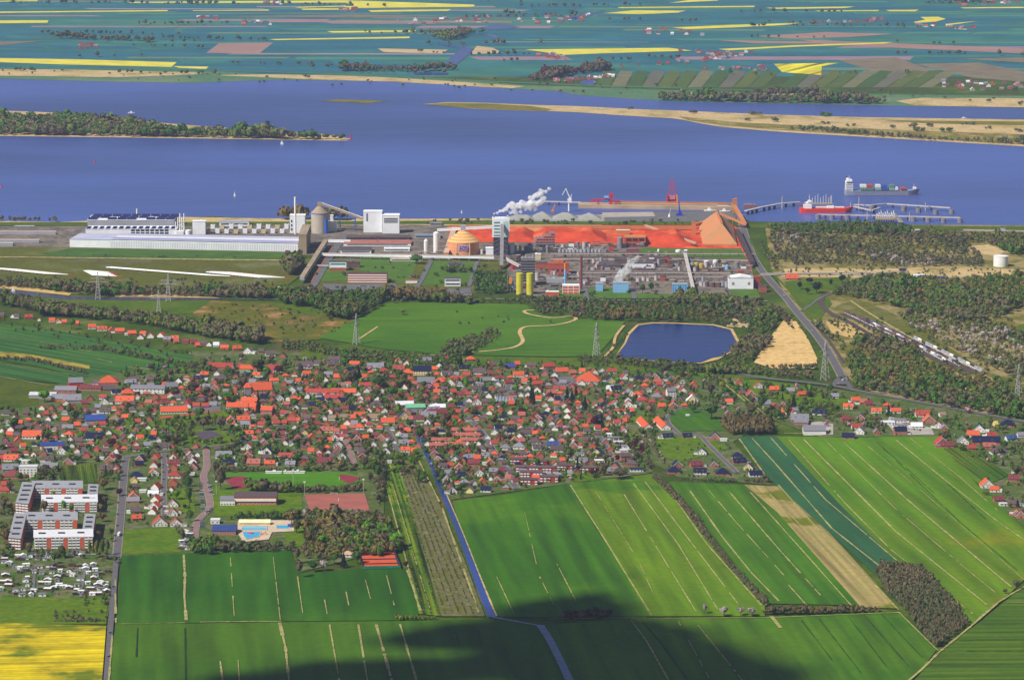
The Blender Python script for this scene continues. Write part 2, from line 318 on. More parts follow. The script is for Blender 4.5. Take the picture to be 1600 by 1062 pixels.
poly('meadow', [(466, 404), (640, 404), (790, 406), (800, 455), (640, 462), (500, 462), (470, 440)], 4, m_past)
for q in ([(500, 412), (548, 412), (550, 438), (490, 440)], [(565, 402), (655, 402), (640, 440), (606, 442), (560, 420)], [(672, 407), (745, 408), (735, 440), (670, 445), (655, 450)], [(1140, 452), (1183, 452), (1190, 468), (1142, 468)], [(998, 388), (1030, 386), (1090, 386), (1160, 390), (1170, 406), (1085, 402), (1000, 397)], [(1032, 386), (1042, 386), (1042, 388), (1032, 388)],
          [(860, 452), (940, 456), (1085, 460), (1090, 466), (860, 466)], [(920, 448), (990, 450), (990, 462), (920, 462)]):
    poly('lawn', q, 5, M('works_lawn', (76, 118, 40), var=0.12, scale=0.05))
# bauxite ground
m_baux = ground_mat('bauxite', [(150, 60, 42), (196, 74, 44), (186, 68, 40), (214, 104, 64), (170, 60, 36)], 0.01, fine=0.06)
poly('bauxite_yard', [(702, 352), (1078, 352), (1092, 352), (1150, 352), (1160, 358), (1172, 404), (1176, 430), (1170, 412), (1158, 388), (1085, 388), (1040, 388), (1000, 384), (860, 380), (760, 377), (712, 380), (700, 372)], 5, m_baux)
poly('quay_yard', [(941, 332), (1142, 329.5), (1150, 340), (1145, 343.5), (1085, 346), (942, 346)], 4, m_asph)
poly('quay_yard', [(941, 332), (1020, 331), (1024, 338), (941, 339.5)], 5, m_conc)
poly('yard', [(775, 339), (944, 335), (944, 346), (775, 345)], 4, M('gravel_yard', (150, 148, 138), var=0.1))
# left midfield
poly('creek', [(-200, 449), (0, 450.5), (60, 457), (110, 463), (180, 464.5), (345, 466), (345, 469), (180, 469), (100, 467.5), (50, 462), (0, 456), (-200, 452)], 5, M('creek_mud', (78, 74, 92), rough=0.25, var=0.1))
poly('reed_bank', [(-200, 444), (0, 445), (60, 451), (112, 458), (108, 461.5), (60, 456), (0, 450), (-200, 448)], 5, m_tan)
poly('reed_bank', [(180, 461), (260, 460), (345, 465), (345, 466.5), (180, 464)], 6, m_tan)
poly('meadow', [(38, 459), (110, 466), (260, 469), (345, 468), (345, 488), (250, 492), (100, 480), (38, 470)], 4, ground_mat('wet_meadow', [(62, 112, 40), (80, 112, 48), (60, 104, 38), (90, 116, 56)], 0.012))
poly('meadow', [(330, 470), (420, 472), (520, 480), (560, 500), (500, 530), (420, 535), (330, 510), (300, 490)], 4, ground_mat('heath', [(150, 104, 74), (72, 100, 46), (96, 106, 58), (166, 122, 86)], 0.012))
poly('meadow', [(420, 472), (500, 476), (560, 476), (545, 492), (470, 490)], 5, M('wet_meadow'))
EE = field_mat('meadow_rows', (58, 110, 34), (72, 126, 38), 0.05, 12, 0.25)
poly('meadow', [(496, 527), (540, 505), (582, 488), (600, 474), (700, 472), (822, 476), (830, 484), (852, 492), (905, 499), (977, 502), (955, 530), (932, 556), (860, 557), (690, 553), (600, 545)], 5, EE)
poly('meadow', [(470, 545), (560, 552), (740, 556), (940, 560), (1080, 572), (1200, 585), (1200, 592), (1000, 585), (700, 568), (470, 562)], 5, M('wet_meadow'))
for pts, wd in (([(735, 550), (780, 546), (806, 541), (817, 532), (812, 518), (822, 510), (860, 508), (885, 504), (900, 498), (890, 494), (860, 496), (825, 490), (820, 485), (835, 484)], 5.5), ([(945, 556), (958, 542), (962, 525), (975, 508)], 4), ([(560, 530), (575, 520), (590, 510)], 3), ([(500, 552), (570, 557), (700, 553)], 3)):
    road('track', pts, wd, 7, M('sand_track', (196, 164, 110), var=0.15, scale=0.1))
poly('pond_bank', [(960, 558.5), (975, 536), (981, 520), (995, 506.5), (1018, 503.6), (1062, 504.2), (1116, 506.6), (1145, 513.5), (1155, 532), (1144, 549), (1122, 561.5), (1096, 567.5), (1040, 565.5), (1000, 562.5), (973, 561.5)], 6, m_tan)
poly('pond', [(962, 557), (978, 536), (984, 522), (998, 508), (1020, 505), (1060, 505.5), (1114, 508), (1141, 515), (1150, 532), (1141, 548), (1128, 556), (1112, 559), (1095, 566), (1040, 564), (1000, 561), (975, 560)], 8, m_pond)
# right midfield
m_bush = ground_mat('bush_ground', [(112, 102, 70), (92, 108, 52), (150, 134, 92), (104, 112, 60)], 0.012)
poly('scrubland', [(1195, 350), (1600, 352), (2300, 358), (2300, 660), (1600, 650), (1480, 640), (1340, 606), (1300, 560), (1262, 500), (1225, 455), (1205, 420)], 3, m_bush)
poly('levee', [(1150, 350), (1600, 354), (2300, 360), (2300, 364), (1600, 361), (1400, 358), (1150, 356)], 5, m_levee)
poly('reed_bed', [(1225, 420), (1300, 418), (1360, 421), (1480, 416), (1545, 418), (1600, 422), (1600, 432), (1400, 434), (1220, 432)], 4, m_sand)
poly('reed_bed', [(1505, 385), (1545, 382), (1570, 392), (1560, 400), (1525, 396)], 4, m_sand)
poly('meadow', [(1225, 440), (1260, 436), (1330, 432), (1320, 448), (1290, 455), (1300, 475), (1280, 500), (1262, 495), (1240, 468)], 5, M('wet_meadow'))
poly('meadow', [(1330, 470), (1345, 468), (1420, 500), (1540, 580), (1600, 600), (1590, 612), (1500, 565), (1400, 512), (1330, 492), (1305, 478)], 5, ground_mat('rail_verge', [(104, 104, 60), (84, 104, 48), (120, 112, 68)], 0.02))
poly('sand_field', [(1178, 566), (1200, 530), (1228, 496), (1244, 502), (1262, 528), (1277, 560), (1276, 575), (1210, 576)], 5, ground_mat('dry_reed_field', [(198, 162, 104), (212, 176, 116), (186, 152, 92)], 0.02))
poly('sand_field', [(1290, 502), (1345, 508), (1370, 524), (1330, 528), (1300, 520)], 5, m_tan)
poly('sand_field', [(1430, 607), (1520, 605), (1525, 620), (1440, 615)], 5, m_tan)
poly('sand_field', [(1140, 497), (1185, 500), (1170, 512), (1135, 510)], 5, M('fallow'))
poly('meadow', [(1555, 525), (1600, 505), (1700, 490), (1700, 540), (1600, 540)], 5, M('wet_meadow'))
# left village field
fl = field_mat('far_left_rows', (50, 88, 36), (64, 102, 38), PA(0, 525, 143, 549), 10, 0.45)
poly('field', [(-300, 500), (0, 506), (80, 514), (160, 530), (235, 543), (300, 556), (300, 572), (215, 578), (128, 590), (60, 572), (0, 563), (-300, 545)], 5, fl)
poly('field', [(-300, 548), (0, 566), (125, 589), (108, 600), (0, 590), (-300, 570)], 6, fl)
poly('field', [(-300, 575), (0, 590), (105, 602), (60, 610), (60, 632), (0, 640), (-300, 640)], 5, ground_mat('old_pasture', [(58, 88, 34), (74, 100, 40), (50, 84, 34)], 0.01))
poly('verge', [(-100, 551), (0, 549), (50, 554), (140, 571), (140, 576), (40, 560), (0, 557), (-100, 560)], 7, ground_mat('yellow_verge', [(96, 112, 40), (160, 140, 60), (110, 124, 46)], 0.03))
# village garden ground
m_gard = ground_mat('gardens', [(70, 88, 42), (96, 96, 62), (62, 104, 36), (112, 104, 82), (80, 106, 44)], 0.03, fine=0.3)
VIL = [(-200, 628), (60, 612), (110, 590), (215, 578), (300, 566), (300, 548), (420, 548), (560, 556), (700, 558), (940, 562), (1100, 590), (1150, 590), (1340, 612), (1600, 655), (1700, 690), (1700, 830), (1600, 822), (1530, 760), (1465, 682), (1280, 682), (1205, 655), (1145, 690), (1205, 757), (1060, 745), (1015, 720), (1018, 738), (890, 755), (705, 780), (650, 700), (600, 730), (600, 860), (470, 893), (455, 858), (190, 868), (165, 975), (-200, 975)]
poly('gardens', VIL, 4, m_gard)
for q in ([(180, 655), (230, 652), (290, 660), (285, 680), (210, 690), (170, 672)], [(246, 648), (340, 640), (372, 646), (340, 660), (260, 665)], [(300, 672), (340, 668), (372, 690), (330, 700), (262, 690)],
          [(192, 828), (283, 822), (283, 862), (190, 866)], [(0, 932), (168, 935), (166, 974), (0, 974)], [(340, 790), (455, 790), (450, 808), (332, 806)], [(440, 816), (485, 815), (485, 850), (450, 855)],
          [(1048, 640), (1080, 636), (1120, 650), (1140, 672), (1065, 672), (1045, 655)], [(1010, 682), (1100, 678), (1140, 700), (1060, 722), (1030, 710)], [(970, 648), (1040, 650), (1045, 655), (1010, 664), (975, 660)], [(885, 736), (925, 738), (930, 750), (890, 752)],
          [(690, 680), (712, 668), (735, 690), (690, 690)], [(1150, 590), (1240, 600), (1330, 625), (1290, 640), (1180, 620)], [(255, 772), (300, 760), (306, 800), (250, 800)]):
    poly('lawn', q, 6, ground_mat('village_lawn', [(70, 114, 38), (92, 124, 44), (62, 104, 38)], 0.02))
poly('meadow', [(1046, 642), (1085, 636), (1118, 650), (1138, 672), (1066, 673), (1047, 657)], 7, field_mat('paddock', (56, 110, 36), (66, 120, 40), PA(1065, 645, 1110, 672), 10, 0.3))
m_plot = field_mat('plots', (84, 104, 40), (60, 100, 34), PA(1126, 594, 1198, 655), 5, 1.1)
for q in ([(96, 728), (150, 724), (152, 754), (92, 756)], [(1120, 592), (1140, 592), (1215, 655), (1200, 660)], [(1272, 628), (1305, 626), (1318, 645), (1290, 648)], [(1475, 700), (1510, 698), (1580, 740), (1555, 752), (1530, 760)]):
    poly('garden_plot', q, 7, m_plot)
# sports grounds
poly('playing_field', [(352, 738), (440, 737), (540, 737), (562, 743), (560, 752), (530, 760), (360, 758)], 7, field_mat('pitch_grass', (66, 128, 42), (76, 136, 46), 0, 20, 0.2))
m_track = M('tartan_track', (134, 50, 60), var=0.08, scale=0.1)
poly('running_track', [(352, 748), (366, 743.5), (382, 743.5), (384, 762), (366, 764)], 8, m_track)
poly('running_track', [(530, 740), (548, 742), (563, 746), (556, 751), (544, 755), (532, 748)], 8, m_track)
poly('playing_field', [(476, 772), (570, 770.5), (578, 797), (530, 803), (485, 800)], 8, M('clay_pitch', (158, 92, 80), var=0.08, scale=0.05))
poly('lawn', [(330, 760), (470, 760), (474, 800), (335, 806)], 6, MATS['village_lawn'])
poly('hard_court', [(301, 676), (329, 671.5), (352, 681), (320, 686)], 8, M('court_dark', (84, 70, 82), var=0.08))
poly('running_track', [(250, 651), (345, 640.5), (346, 642), (252, 654)], 8, M('red_cinder', (176, 74, 54), var=0.08))
poly('tennis_court', [(560, 861), (614, 859.5), (624, 887), (567, 888)], 8, M('tennis_clay', (196, 84, 52), var=0.05))
poly('pool_terrace', [(372, 812), (458, 812), (460, 829), (425, 831), (420, 842), (380, 846), (370, 830)], 8, M('terrace', (196, 176, 150), var=0.08))
# foreground fields
fg = [((188, 868), 0)]
A1 = field_mat('wheat_dark', (38, 94, 24), (52, 106, 28), PA(360, 870, 366, 962), 16, 0.35, c3=(46, 100, 26))
A2 = field_mat('wheat_mid', (48, 104, 26), (66, 120, 32), PA(776, 900, 803, 958), 14, 0.4, c3=(54, 110, 28))
A3 = field_mat('wheat_light', (78, 128, 28), (62, 116, 26), PA(990, 755, 1122, 952), 14, 0.4, c3=(84, 130, 30), big=0.005)
A4 = field_mat('meadow_light', (74, 132, 30), (104, 132, 38), PA(1256, 686, 1542, 944), 20, 0.35, c3=(84, 130, 32), big=0.0035)
poly('field', [(190, 868), (286, 864), (455, 858), (458, 872), (470, 895), (560, 889), (635, 888), (655, 955), (652, 968), (440, 970), (182, 974)], 5, A1)
poly('field', [(180, 975), (440, 971), (650, 969), (768, 967), (845, 976), (893, 1066), (960, 1190), (120, 1190), (170, 1062)], 5, field_mat('wheat_low', (50, 100, 26), (62, 110, 30), PA(437, 972, 452, 1066), 16, 0.35))
poly('field', [(708, 782), (790, 772), (890, 755), (1015, 962), (900, 964), (785, 963), (770, 958), (720, 840)], 5, A2)
poly('field', [(891, 755), (1018, 740), (1040, 757), (1195, 935), (1195, 962), (1015, 962)], 5, A3)
poly('field', [(1045, 752), (1165, 757), (1215, 800), (1345, 945), (1200, 942), (1190, 930), (1060, 770)], 5, field_mat('wheat_east', (54, 112, 28), (68, 122, 32), PA(1078, 766, 1217, 938), 12, 0.4))
poly('field', [(1163, 757), (1230, 760), (1290, 825), (1404, 950), (1345, 948), (1215, 800)], 6, field_mat('stubble_rows', (140, 130, 76), (92, 118, 50), PA(1172, 768, 1330, 945), 5, 0.45, c3=(150, 132, 82), big=0.008))
poly('field', [(1152, 682), (1213, 681), (1310, 785), (1408, 884), (1372, 900), (1250, 790), (1205, 750)], 6, field_mat('crop_beet', (46, 86, 54), (52, 94, 56), PA(1175, 684, 1380, 888), 14, 0.25))
poly('field', [(1212, 681), (1330, 683), (1466, 681), (1530, 757), (1600, 824), (1760, 960), (1600, 905), (1578, 926), (1516, 976), (1440, 888), (1408, 884), (1310, 785)], 5, A4)
poly('field', [(845, 976), (1000, 965), (1190, 963), (1405, 955), (1464, 1014), (1425, 1062), (1300, 1190), (960, 1190), (893, 1066)], 5, field_mat('wheat_south', (54, 108, 30), (72, 122, 34), PA(1325, 962, 1385, 1040), 14, 0.4))
poly('field', [(1600, 912), (1800, 900), (1900, 1190), (1330, 1190), (1428, 1062), (1468, 1018), (1540, 964), (1583, 928)], 5, field_mat('wheat_corner', (60, 104, 44), (72, 114, 46), 0.03, 9, 0.5))
poly('field', [(-300, 972), (0, 972), (166, 977), (158, 1080), (150, 1190), (-300, 1190)], 6, field_mat('rape_near', (92, 124, 26), (204, 180, 8), 0.1, 4, 0.5, c3=(176, 156, 14), big=0.014, rnd3=.47))
poly('orchard_ground', [(594, 728), (622, 722), (690, 962), (655, 958)], 6, field_mat('orchard_green', (76, 120, 40), (56, 106, 32), PA(600, 745, 655, 950), 5, 1.0, c3=(98, 124, 44), big=0.02))
poly('orchard_ground', [(622, 722), (650, 717), (684, 780), (728, 880), (758, 962), (690, 962)], 6, ground_mat('orchard_bare', [(84, 100, 46), (108, 104, 76), (88, 100, 50), (130, 124, 96)], 0.05))
road('canal', [(630, 648), (648, 664), (652, 680), (668, 712), (690, 765), (717, 830), (740, 890), (757, 935), (769, 963)], (3, 8), 8, m_canal, True)
road('canal', [(769, 963), (790, 967), (845, 977)], 4, 8, m_canal, False)
road('canal', [(844, 976), (858, 997), (875, 1030), (890, 1062), (925, 1140)], 7.5, 9, m_canal)
road('verge', [(696, 770), (722, 832), (745, 890), (775, 962)], 3.0, 6, m_path)
# pale drains and unsown strips between the beds
dr = MB()
def drain(*P, w=1.6, brk=0.0):
    a = P
    for i in range(len(a) - 1):
        (x0, y0), (x1, y1) = a[i], a[i + 1]; n = max(2, int(math.hypot(x1 - x0, y1 - y0) / 3.5)); k = 0
        while k < n:
            j = min(n, k + random.randint(1, 3))
            if random.random() >= brk * 0.45:
                t0, t1 = k / n, j / n
                ribbon_geo(dr, [(x0 + (x1 - x0) * t0, y0 + (y1 - y0) * t0), (x0 + (x1 - x0) * t1, y0 + (y1 - y0) * t1)], w * random.uniform(0.35, 0.85), 1.78 + random.random() * 0.02, False)
            k = j
drain((287, 866), (289, 900), (288, 930), (291, 968), w=4); drain((360, 870), (366, 962), w=1.6, brk=.3); drain((427, 870), (438, 968), w=1.2, brk=.5); drain((465, 900), (474, 964), w=1.6, brk=.3)
drain((505, 925), (512, 962), brk=.5); drain((540, 920), (545, 945), brk=.5); drain((571, 905), (579, 935)); drain((604, 898), (616, 945), brk=.4); drain((636, 890), (657, 953), w=3)
drain((312, 971), (400, 970), w=4); drain((395, 970), (440, 970), w=5, brk=.2); drain((437, 972), (446, 1010), (452, 1066), w=4.5); drain((560, 975), (574, 1062), w=3, brk=.3); drain((588, 975), (612, 1062), w=4, brk=.2); drain((625, 974), (652, 1066), w=3.2, brk=.1)
drain((515, 975), (530, 1062), w=2.4, brk=.4); drain((372, 1030), (374, 1062), w=1.5, brk=.2); drain((344, 1032), (348, 1062), w=2.5)
drain((180, 905), (181, 972), w=3, brk=.2); drain((176, 985), (170, 1062), w=3, brk=.2); drain((182, 974), (290, 972), w=2)
drain((776, 900), (803, 958), w=1.4, brk=.1); drain((843, 900), (866, 945), w=1.4, brk=.3); drain((870, 880), (900, 938), w=1.5, brk=.3); drain((820, 800), (842, 898), w=1, brk=.6)
drain((891, 757), (950, 850), (1018, 960), w=2.2); drain((930, 766), (1000, 880), (1020, 925), w=1.3, brk=.5); drain((968, 760), (1025, 853), (1088, 955), w=1.8, brk=.25); drain((990, 755), (1060, 850), (1122, 952), w=1.9, brk=.15); drain((1008, 752), (1090, 860), (1155, 945), w=2, brk=.05)
drain((1045, 765), (1105, 850), (1190, 945), w=2.2); drain((1078, 766), (1130, 840), (1175, 895), (1217, 938), w=2.5); drain((1108, 766), (1150, 815), (1225, 898), w=1.6, brk=.35); drain((1232, 913), (1265, 950), w=2.5)
drain((1139, 767), (1215, 855), w=2.4); drain((1215, 855), (1292, 940), w=2, brk=.2); drain((1172, 768), (1250, 855), (1330, 945), w=2, brk=.1); drain((1200, 768), (1270, 840), (1370, 942), w=2, brk=.1); drain((1216, 757), (1300, 850), (1372, 918), (1404, 952), w=3)
drain((1155, 685), (1200, 748), w=3); drain((1175, 684), (1210, 722), (1300, 825), (1380, 888), w=2.6); drain((1204, 683), (1290, 780), (1412, 884), w=2.2, brk=.15)
drain((1232, 686), (1320, 785), (1392, 858), (1520, 958), w=2, brk=.12); drain((1256, 686), (1300, 730), (1400, 830), (1542, 944), w=3.2); drain((1288, 686), (1400, 795), (1500, 880), (1555, 925), w=1.6, brk=.35); drain((1318, 690), (1420, 782), (1580, 916), w=3); drain((1346, 688), (1450, 775), (1600, 905), w=1.2, brk=.5)
drain((1400, 687), (1480, 752), (1560, 815), (1640, 870), w=2.6); drain((1422, 684), (1500, 745), (1560, 798), w=1.6, brk=.3)
drain((1015, 965), (1200, 964), (1404, 956), w=2.5); drain((850, 966), (1010, 964), w=2.5, brk=.3); drain((986, 968), (1010, 1000), (1045, 1062), w=2.6); drain((1086, 970), (1160, 1062), w=2, brk=.3); drain((1060, 970), (1110, 1062), w=1.5, brk=.5)
drain((1205, 962), (1220, 980), w=5); drain((1404, 955), (1466, 1016), w=2); drain((1420, 1062), (1440, 1045), (1465, 1020), w=4); drain((1465, 1020), (1516, 978), (1560, 940), (1582, 926), (1604, 914), (1660, 902), w=3.5); drain((1568, 940), (1620, 940), w=2)
drain((0, 525), (70, 535), (143, 549), w=2.4); drain((0, 588), (78, 602), w=2.6); drain((0, 568), (118, 586), w=2); drain((152, 560), (175, 566), w=3); drain((200, 573), (235, 577), w=5)
drain((1126, 594), (1198, 655), w=3); drain((1133, 594), (1204, 655), w=2); drain((1145, 596), (1210, 652), w=2.5); drain((600, 745), (655, 950), w=2, brk=.3); drain((610, 745), (672, 950), w=1.6, brk=.4)
drain((655, 720), (690, 790), (748, 955), w=3, brk=.4); drain((1225, 676), (1300, 678), w=4)
dr.build('drain_strips', M('drain_grass', (158, 150, 92), var=.2, scale=.15))['kind'] = 'structure'
dk = MB(); dr = dk
drain((1252, 968), (1300, 1030), w=1.6, brk=.1); drain((1280, 966), (1345, 1050), w=1.6, brk=.1); drain((1325, 962), (1385, 1040), w=1.6); drain((1350, 960), (1420, 1040), w=1.8); drain((1377, 958), (1440, 1025), w=1.4, brk=.2); drain((1005, 972), (1030, 1000), (1075, 1062), w=2.5)
drain((1480, 755), (1540, 810), w=1.6, brk=.3); drain((1380, 700), (1500, 815), (1590, 890), w=1.5, brk=.2); drain((1370, 690), (1460, 770), w=1.5, brk=.4); drain((1500, 1000), (1640, 998), w=1.5); drain((1510, 1016), (1640, 1016), w=1.8); drain((1540, 975), (1620, 972), w=1.2); drain((1470, 1040), (1640, 1042), w=1.2, brk=.2)
drain((215, 980), (213, 1025), w=2); drain((289, 980), (290, 1062), w=2, brk=.2); drain((712, 985), (718, 1010), w=2); drain((738, 982), (748, 985), (752, 1005), w=2)
dk.build('ditches', M('ditch_dark', (34, 62, 30), var=0.2))['kind'] = 'structure'
# roads
m_road = M('road_asphalt', (96, 92, 95), var=0.07, scale=0.1); m_pave = M('pavement', (138, 128, 114), var=0.08, scale=0.1)
m_brickroad = M('brick_road', (134, 108, 104), var=0.08, scale=0.1)
def street(pts, wd, mat=None, pave=2.2, sm=True):
    if pave: road('pavement', pts, wd + pave, 6.6, m_pave, sm)
    road('road', pts, wd, 7.6, mat or m_road, sm)
street([(165, 1080), (168, 1040), (172, 985), (177, 930), (181, 880), (184, 850)], 5.5, None, 0)
street([(182, 872), (185, 840), (189, 800), (192, 760), (195, 725), (198, 713)], 7.5)
street([(166, 862), (178, 872)], 5, None, 0)
street([(55, 668), (70, 657), (84, 650)], 7); street([(57, 676), (62, 668)], 7)
street([(60, 720), (100, 711), (125, 708), (133, 700), (125, 690), (108, 686)], 6.5); street([(125, 709), (160, 712), (200, 713), (240, 706), (300, 701), (370, 692), (400, 689), (450, 685), (500, 682), (545, 675), (575, 671), (640, 667), (655, 666)], 5.5)
street([(256, 708), (257, 740), (255, 770), (257, 805)], 5); street([(322, 702), (323, 730), (318, 745), (327, 778), (326, 795), (308, 815), (303, 850)], 6.5, m_brickroad)
street([(535, 675), (545, 700), (553, 724)], 6, m_brickroad); street([(606, 670), (618, 695), (620, 705)], 5.5)
street([(735, 622), (724, 632), (722, 645), (745, 665), (762, 690), (775, 710), (790, 728), (797, 748), (808, 763)], 7.5); street([(797, 745), (785, 722)], 8, None, 0)
street([(735, 622), (760, 615), (790, 608), (800, 595), (830, 588)], 6); street([(865, 667), (862, 660), (872, 648), (870, 638), (878, 625), (880, 615)], 5)
street([(932, 676), (945, 695), (962, 722), (978, 740)], 6.5)
street([(1074, 630), (1060, 638), (1046, 648), (1043, 658), (1055, 672), (1066, 680), (1082, 678), (1094, 680), (1108, 695), (1125, 712), (1142, 728), (1152, 738)], 5)
street([(1132, 592), (1160, 602), (1185, 628), (1195, 640)], 4, m_path, 0)
street([(295, 635), (345, 630), (360, 622)], 6, m_conc, 0); 
street([(545, 642), (580, 660), (600, 668)], 4, m_pave, 0); street([(410, 633), (440, 640), (470, 650)], 4, m_path, 0)
# main road to the harbour and coast road
street([(1158, 340), (1160, 352), (1170, 385), (1185, 415), (1205, 440), (1228, 465), (1245, 487), (1265, 510), (1288, 540), (1305, 568), (1316, 590), (1316, 600)], 10, None, 3)
street([(1085, 572), (1130, 580), (1200, 591), (1260, 597), (1312, 604), (1350, 612), (1450, 630), (1620, 662)], 8, None, 2)
street([(1310, 590), (1302, 602)], 6, None, 0); street([(1320, 592), (1330, 606)], 6, None, 0)
street([(1185, 430), (1300, 428), (1450, 434), (1620, 436)], 6, m_conc, 0); street([(1245, 487), (1262, 480), (1285, 463), (1330, 450)], 4, m_asph, 0)
road('track', [(1170, 372), (1190, 405), (1215, 435), (1240, 460), (1262, 490), (1272, 505)], 4, 7, m_levee); road('track', [(1330, 470), (1360, 490), (1420, 525), (1500, 565), (1570, 603)], 3.5, 7, m_path)
street([(470, 470), (490, 445), (507, 415), (530, 380), (545, 365)], 12, m_asph, 0); road('track', [(487, 440), (505, 408), (520, 385)], 3, 9, M('red_path', (150, 92, 78), var=0.1))
poly('car_park', [(503, 443), (545, 444), (620, 443), (620, 452), (560, 456), (510, 452)], 7, m_asph)
poly('car_park', [(690, 452), (735, 450), (738, 462), (700, 462)], 7, m_asph)
street([(650, 450), (662, 430), (674, 405)], 8, m_asph, 0); street([(733, 447), (740, 425), (746, 408)], 6, m_asph, 0)
street([(190, 463), (470, 468)], 4, m_asph, 0); street([(740, 466), (900, 468), (1080, 469), (1200, 470)], 5, m_pave, 0)
for a, b_ in (((914, 446), (917, 468)), ((987, 446), (992, 466)), ((1078, 452), (1082, 468)), ((1136, 452), (1142, 468))):
    street([a, b_], 7, m_asph, 0)
poly('car_park', [(868, 588), (905, 588), (908, 602), (880, 606), (862, 598)], 8, m_asph)
poly('car_park', [(790, 610), (812, 606), (812, 618), (785, 624)], 8, m_asph)
poly('car_park', [(302, 632), (345, 630), (345, 641), (300, 645)], 8, m_asph)
poly('car_park', [(1262, 660), (1280, 658), (1302, 662), (1302, 679), (1285, 679)], 7, m_conc)
poly('car_park', [(1390, 650), (1455, 668), (1460, 679), (1400, 679), (1385, 660)], 6.2, m_conc)
# railway
m_bal = M('ballast', (84, 70, 68), var=0.15, scale=0.2)
for pts, wd in (([(1330, 455), (1295, 458), (1284, 465), (1284, 477), (1300, 490), (1330, 505), (1400, 545), (1440, 568)], 9), ([(1320, 489), (1370, 512), (1440, 545), (1500, 572), (1537, 584)], 16), ([(1400, 530), (1470, 560), (1520, 583)], 26)):
    road('railway_track', pts, wd, 8, m_bal)
road('railway_track', [(1268, 502), (1290, 525), (1318, 566)], 5, 8, m_bal)
# ------------------------------------------------------------------ houses of the village
ROOF = dict(o=('orange tiled', (202, 88, 54)), r=('red tiled', (160, 66, 54)), c=('dark red tiled', (118, 54, 56)), d=('brown grey tiled', (92, 76, 78)), s=('grey', (124, 122, 130)), b=('blue black', (34, 38, 66)),
            t=('thatched', (138, 116, 94)), w=('white', (206, 208, 212)), p=('pinkish tiled', (164, 92, 78)), B=('blue panelled', (54, 76, 140)), G=('green sheet', (104, 168, 128)))
WALL = dict(w=('white', (222, 218, 210)), k=('brick', (168, 98, 80)), y=('cream', (222, 196, 130)), g=('green', (150, 180, 120)), s=('grey', (150, 146, 146)), r=('red', (190, 50, 50)), o=('orange brick', (196, 110, 72)))
for k, (n, c) in ROOF.items(): M('roof_' + k, c, var=0.10, scale=0.6, rnd=0.12, rough=0.7 if k not in 'bB' else 0.35)
for k, (n, c) in WALL.items(): M('wall_' + k, c, var=0.05, scale=0.4, rnd=0.06)
m_white = M('white_paint', (228, 226, 222), var=0.03); m_glass = M('window_glass', (52, 58, 74), rough=0.12, var=0.1, spec=0.6)
m_brick = MATS['wall_k']; m_dark = M('dark_void', (44, 42, 50), var=0.1); m_brown = M('brown_door', (92, 60, 44), var=0.1)
TILES = dict(A=(0, 480, 6.6375), B=(230, 480, 6.6375), C=(0, 630, 6.6375), D=(230, 560, 6.6375), E=(230, 690, 6.6375), F=(460, 550, 6.6375), g=(690, 550, 6.6375), I=(920, 550, 6.6375), K=(440, 640, 7.586), H=(640, 640, 7.586), J=(840, 640, 7.586), L=(1040, 570, 5.5875), m=(1270, 580, 4.4242), X=(0, 0, 1.0))
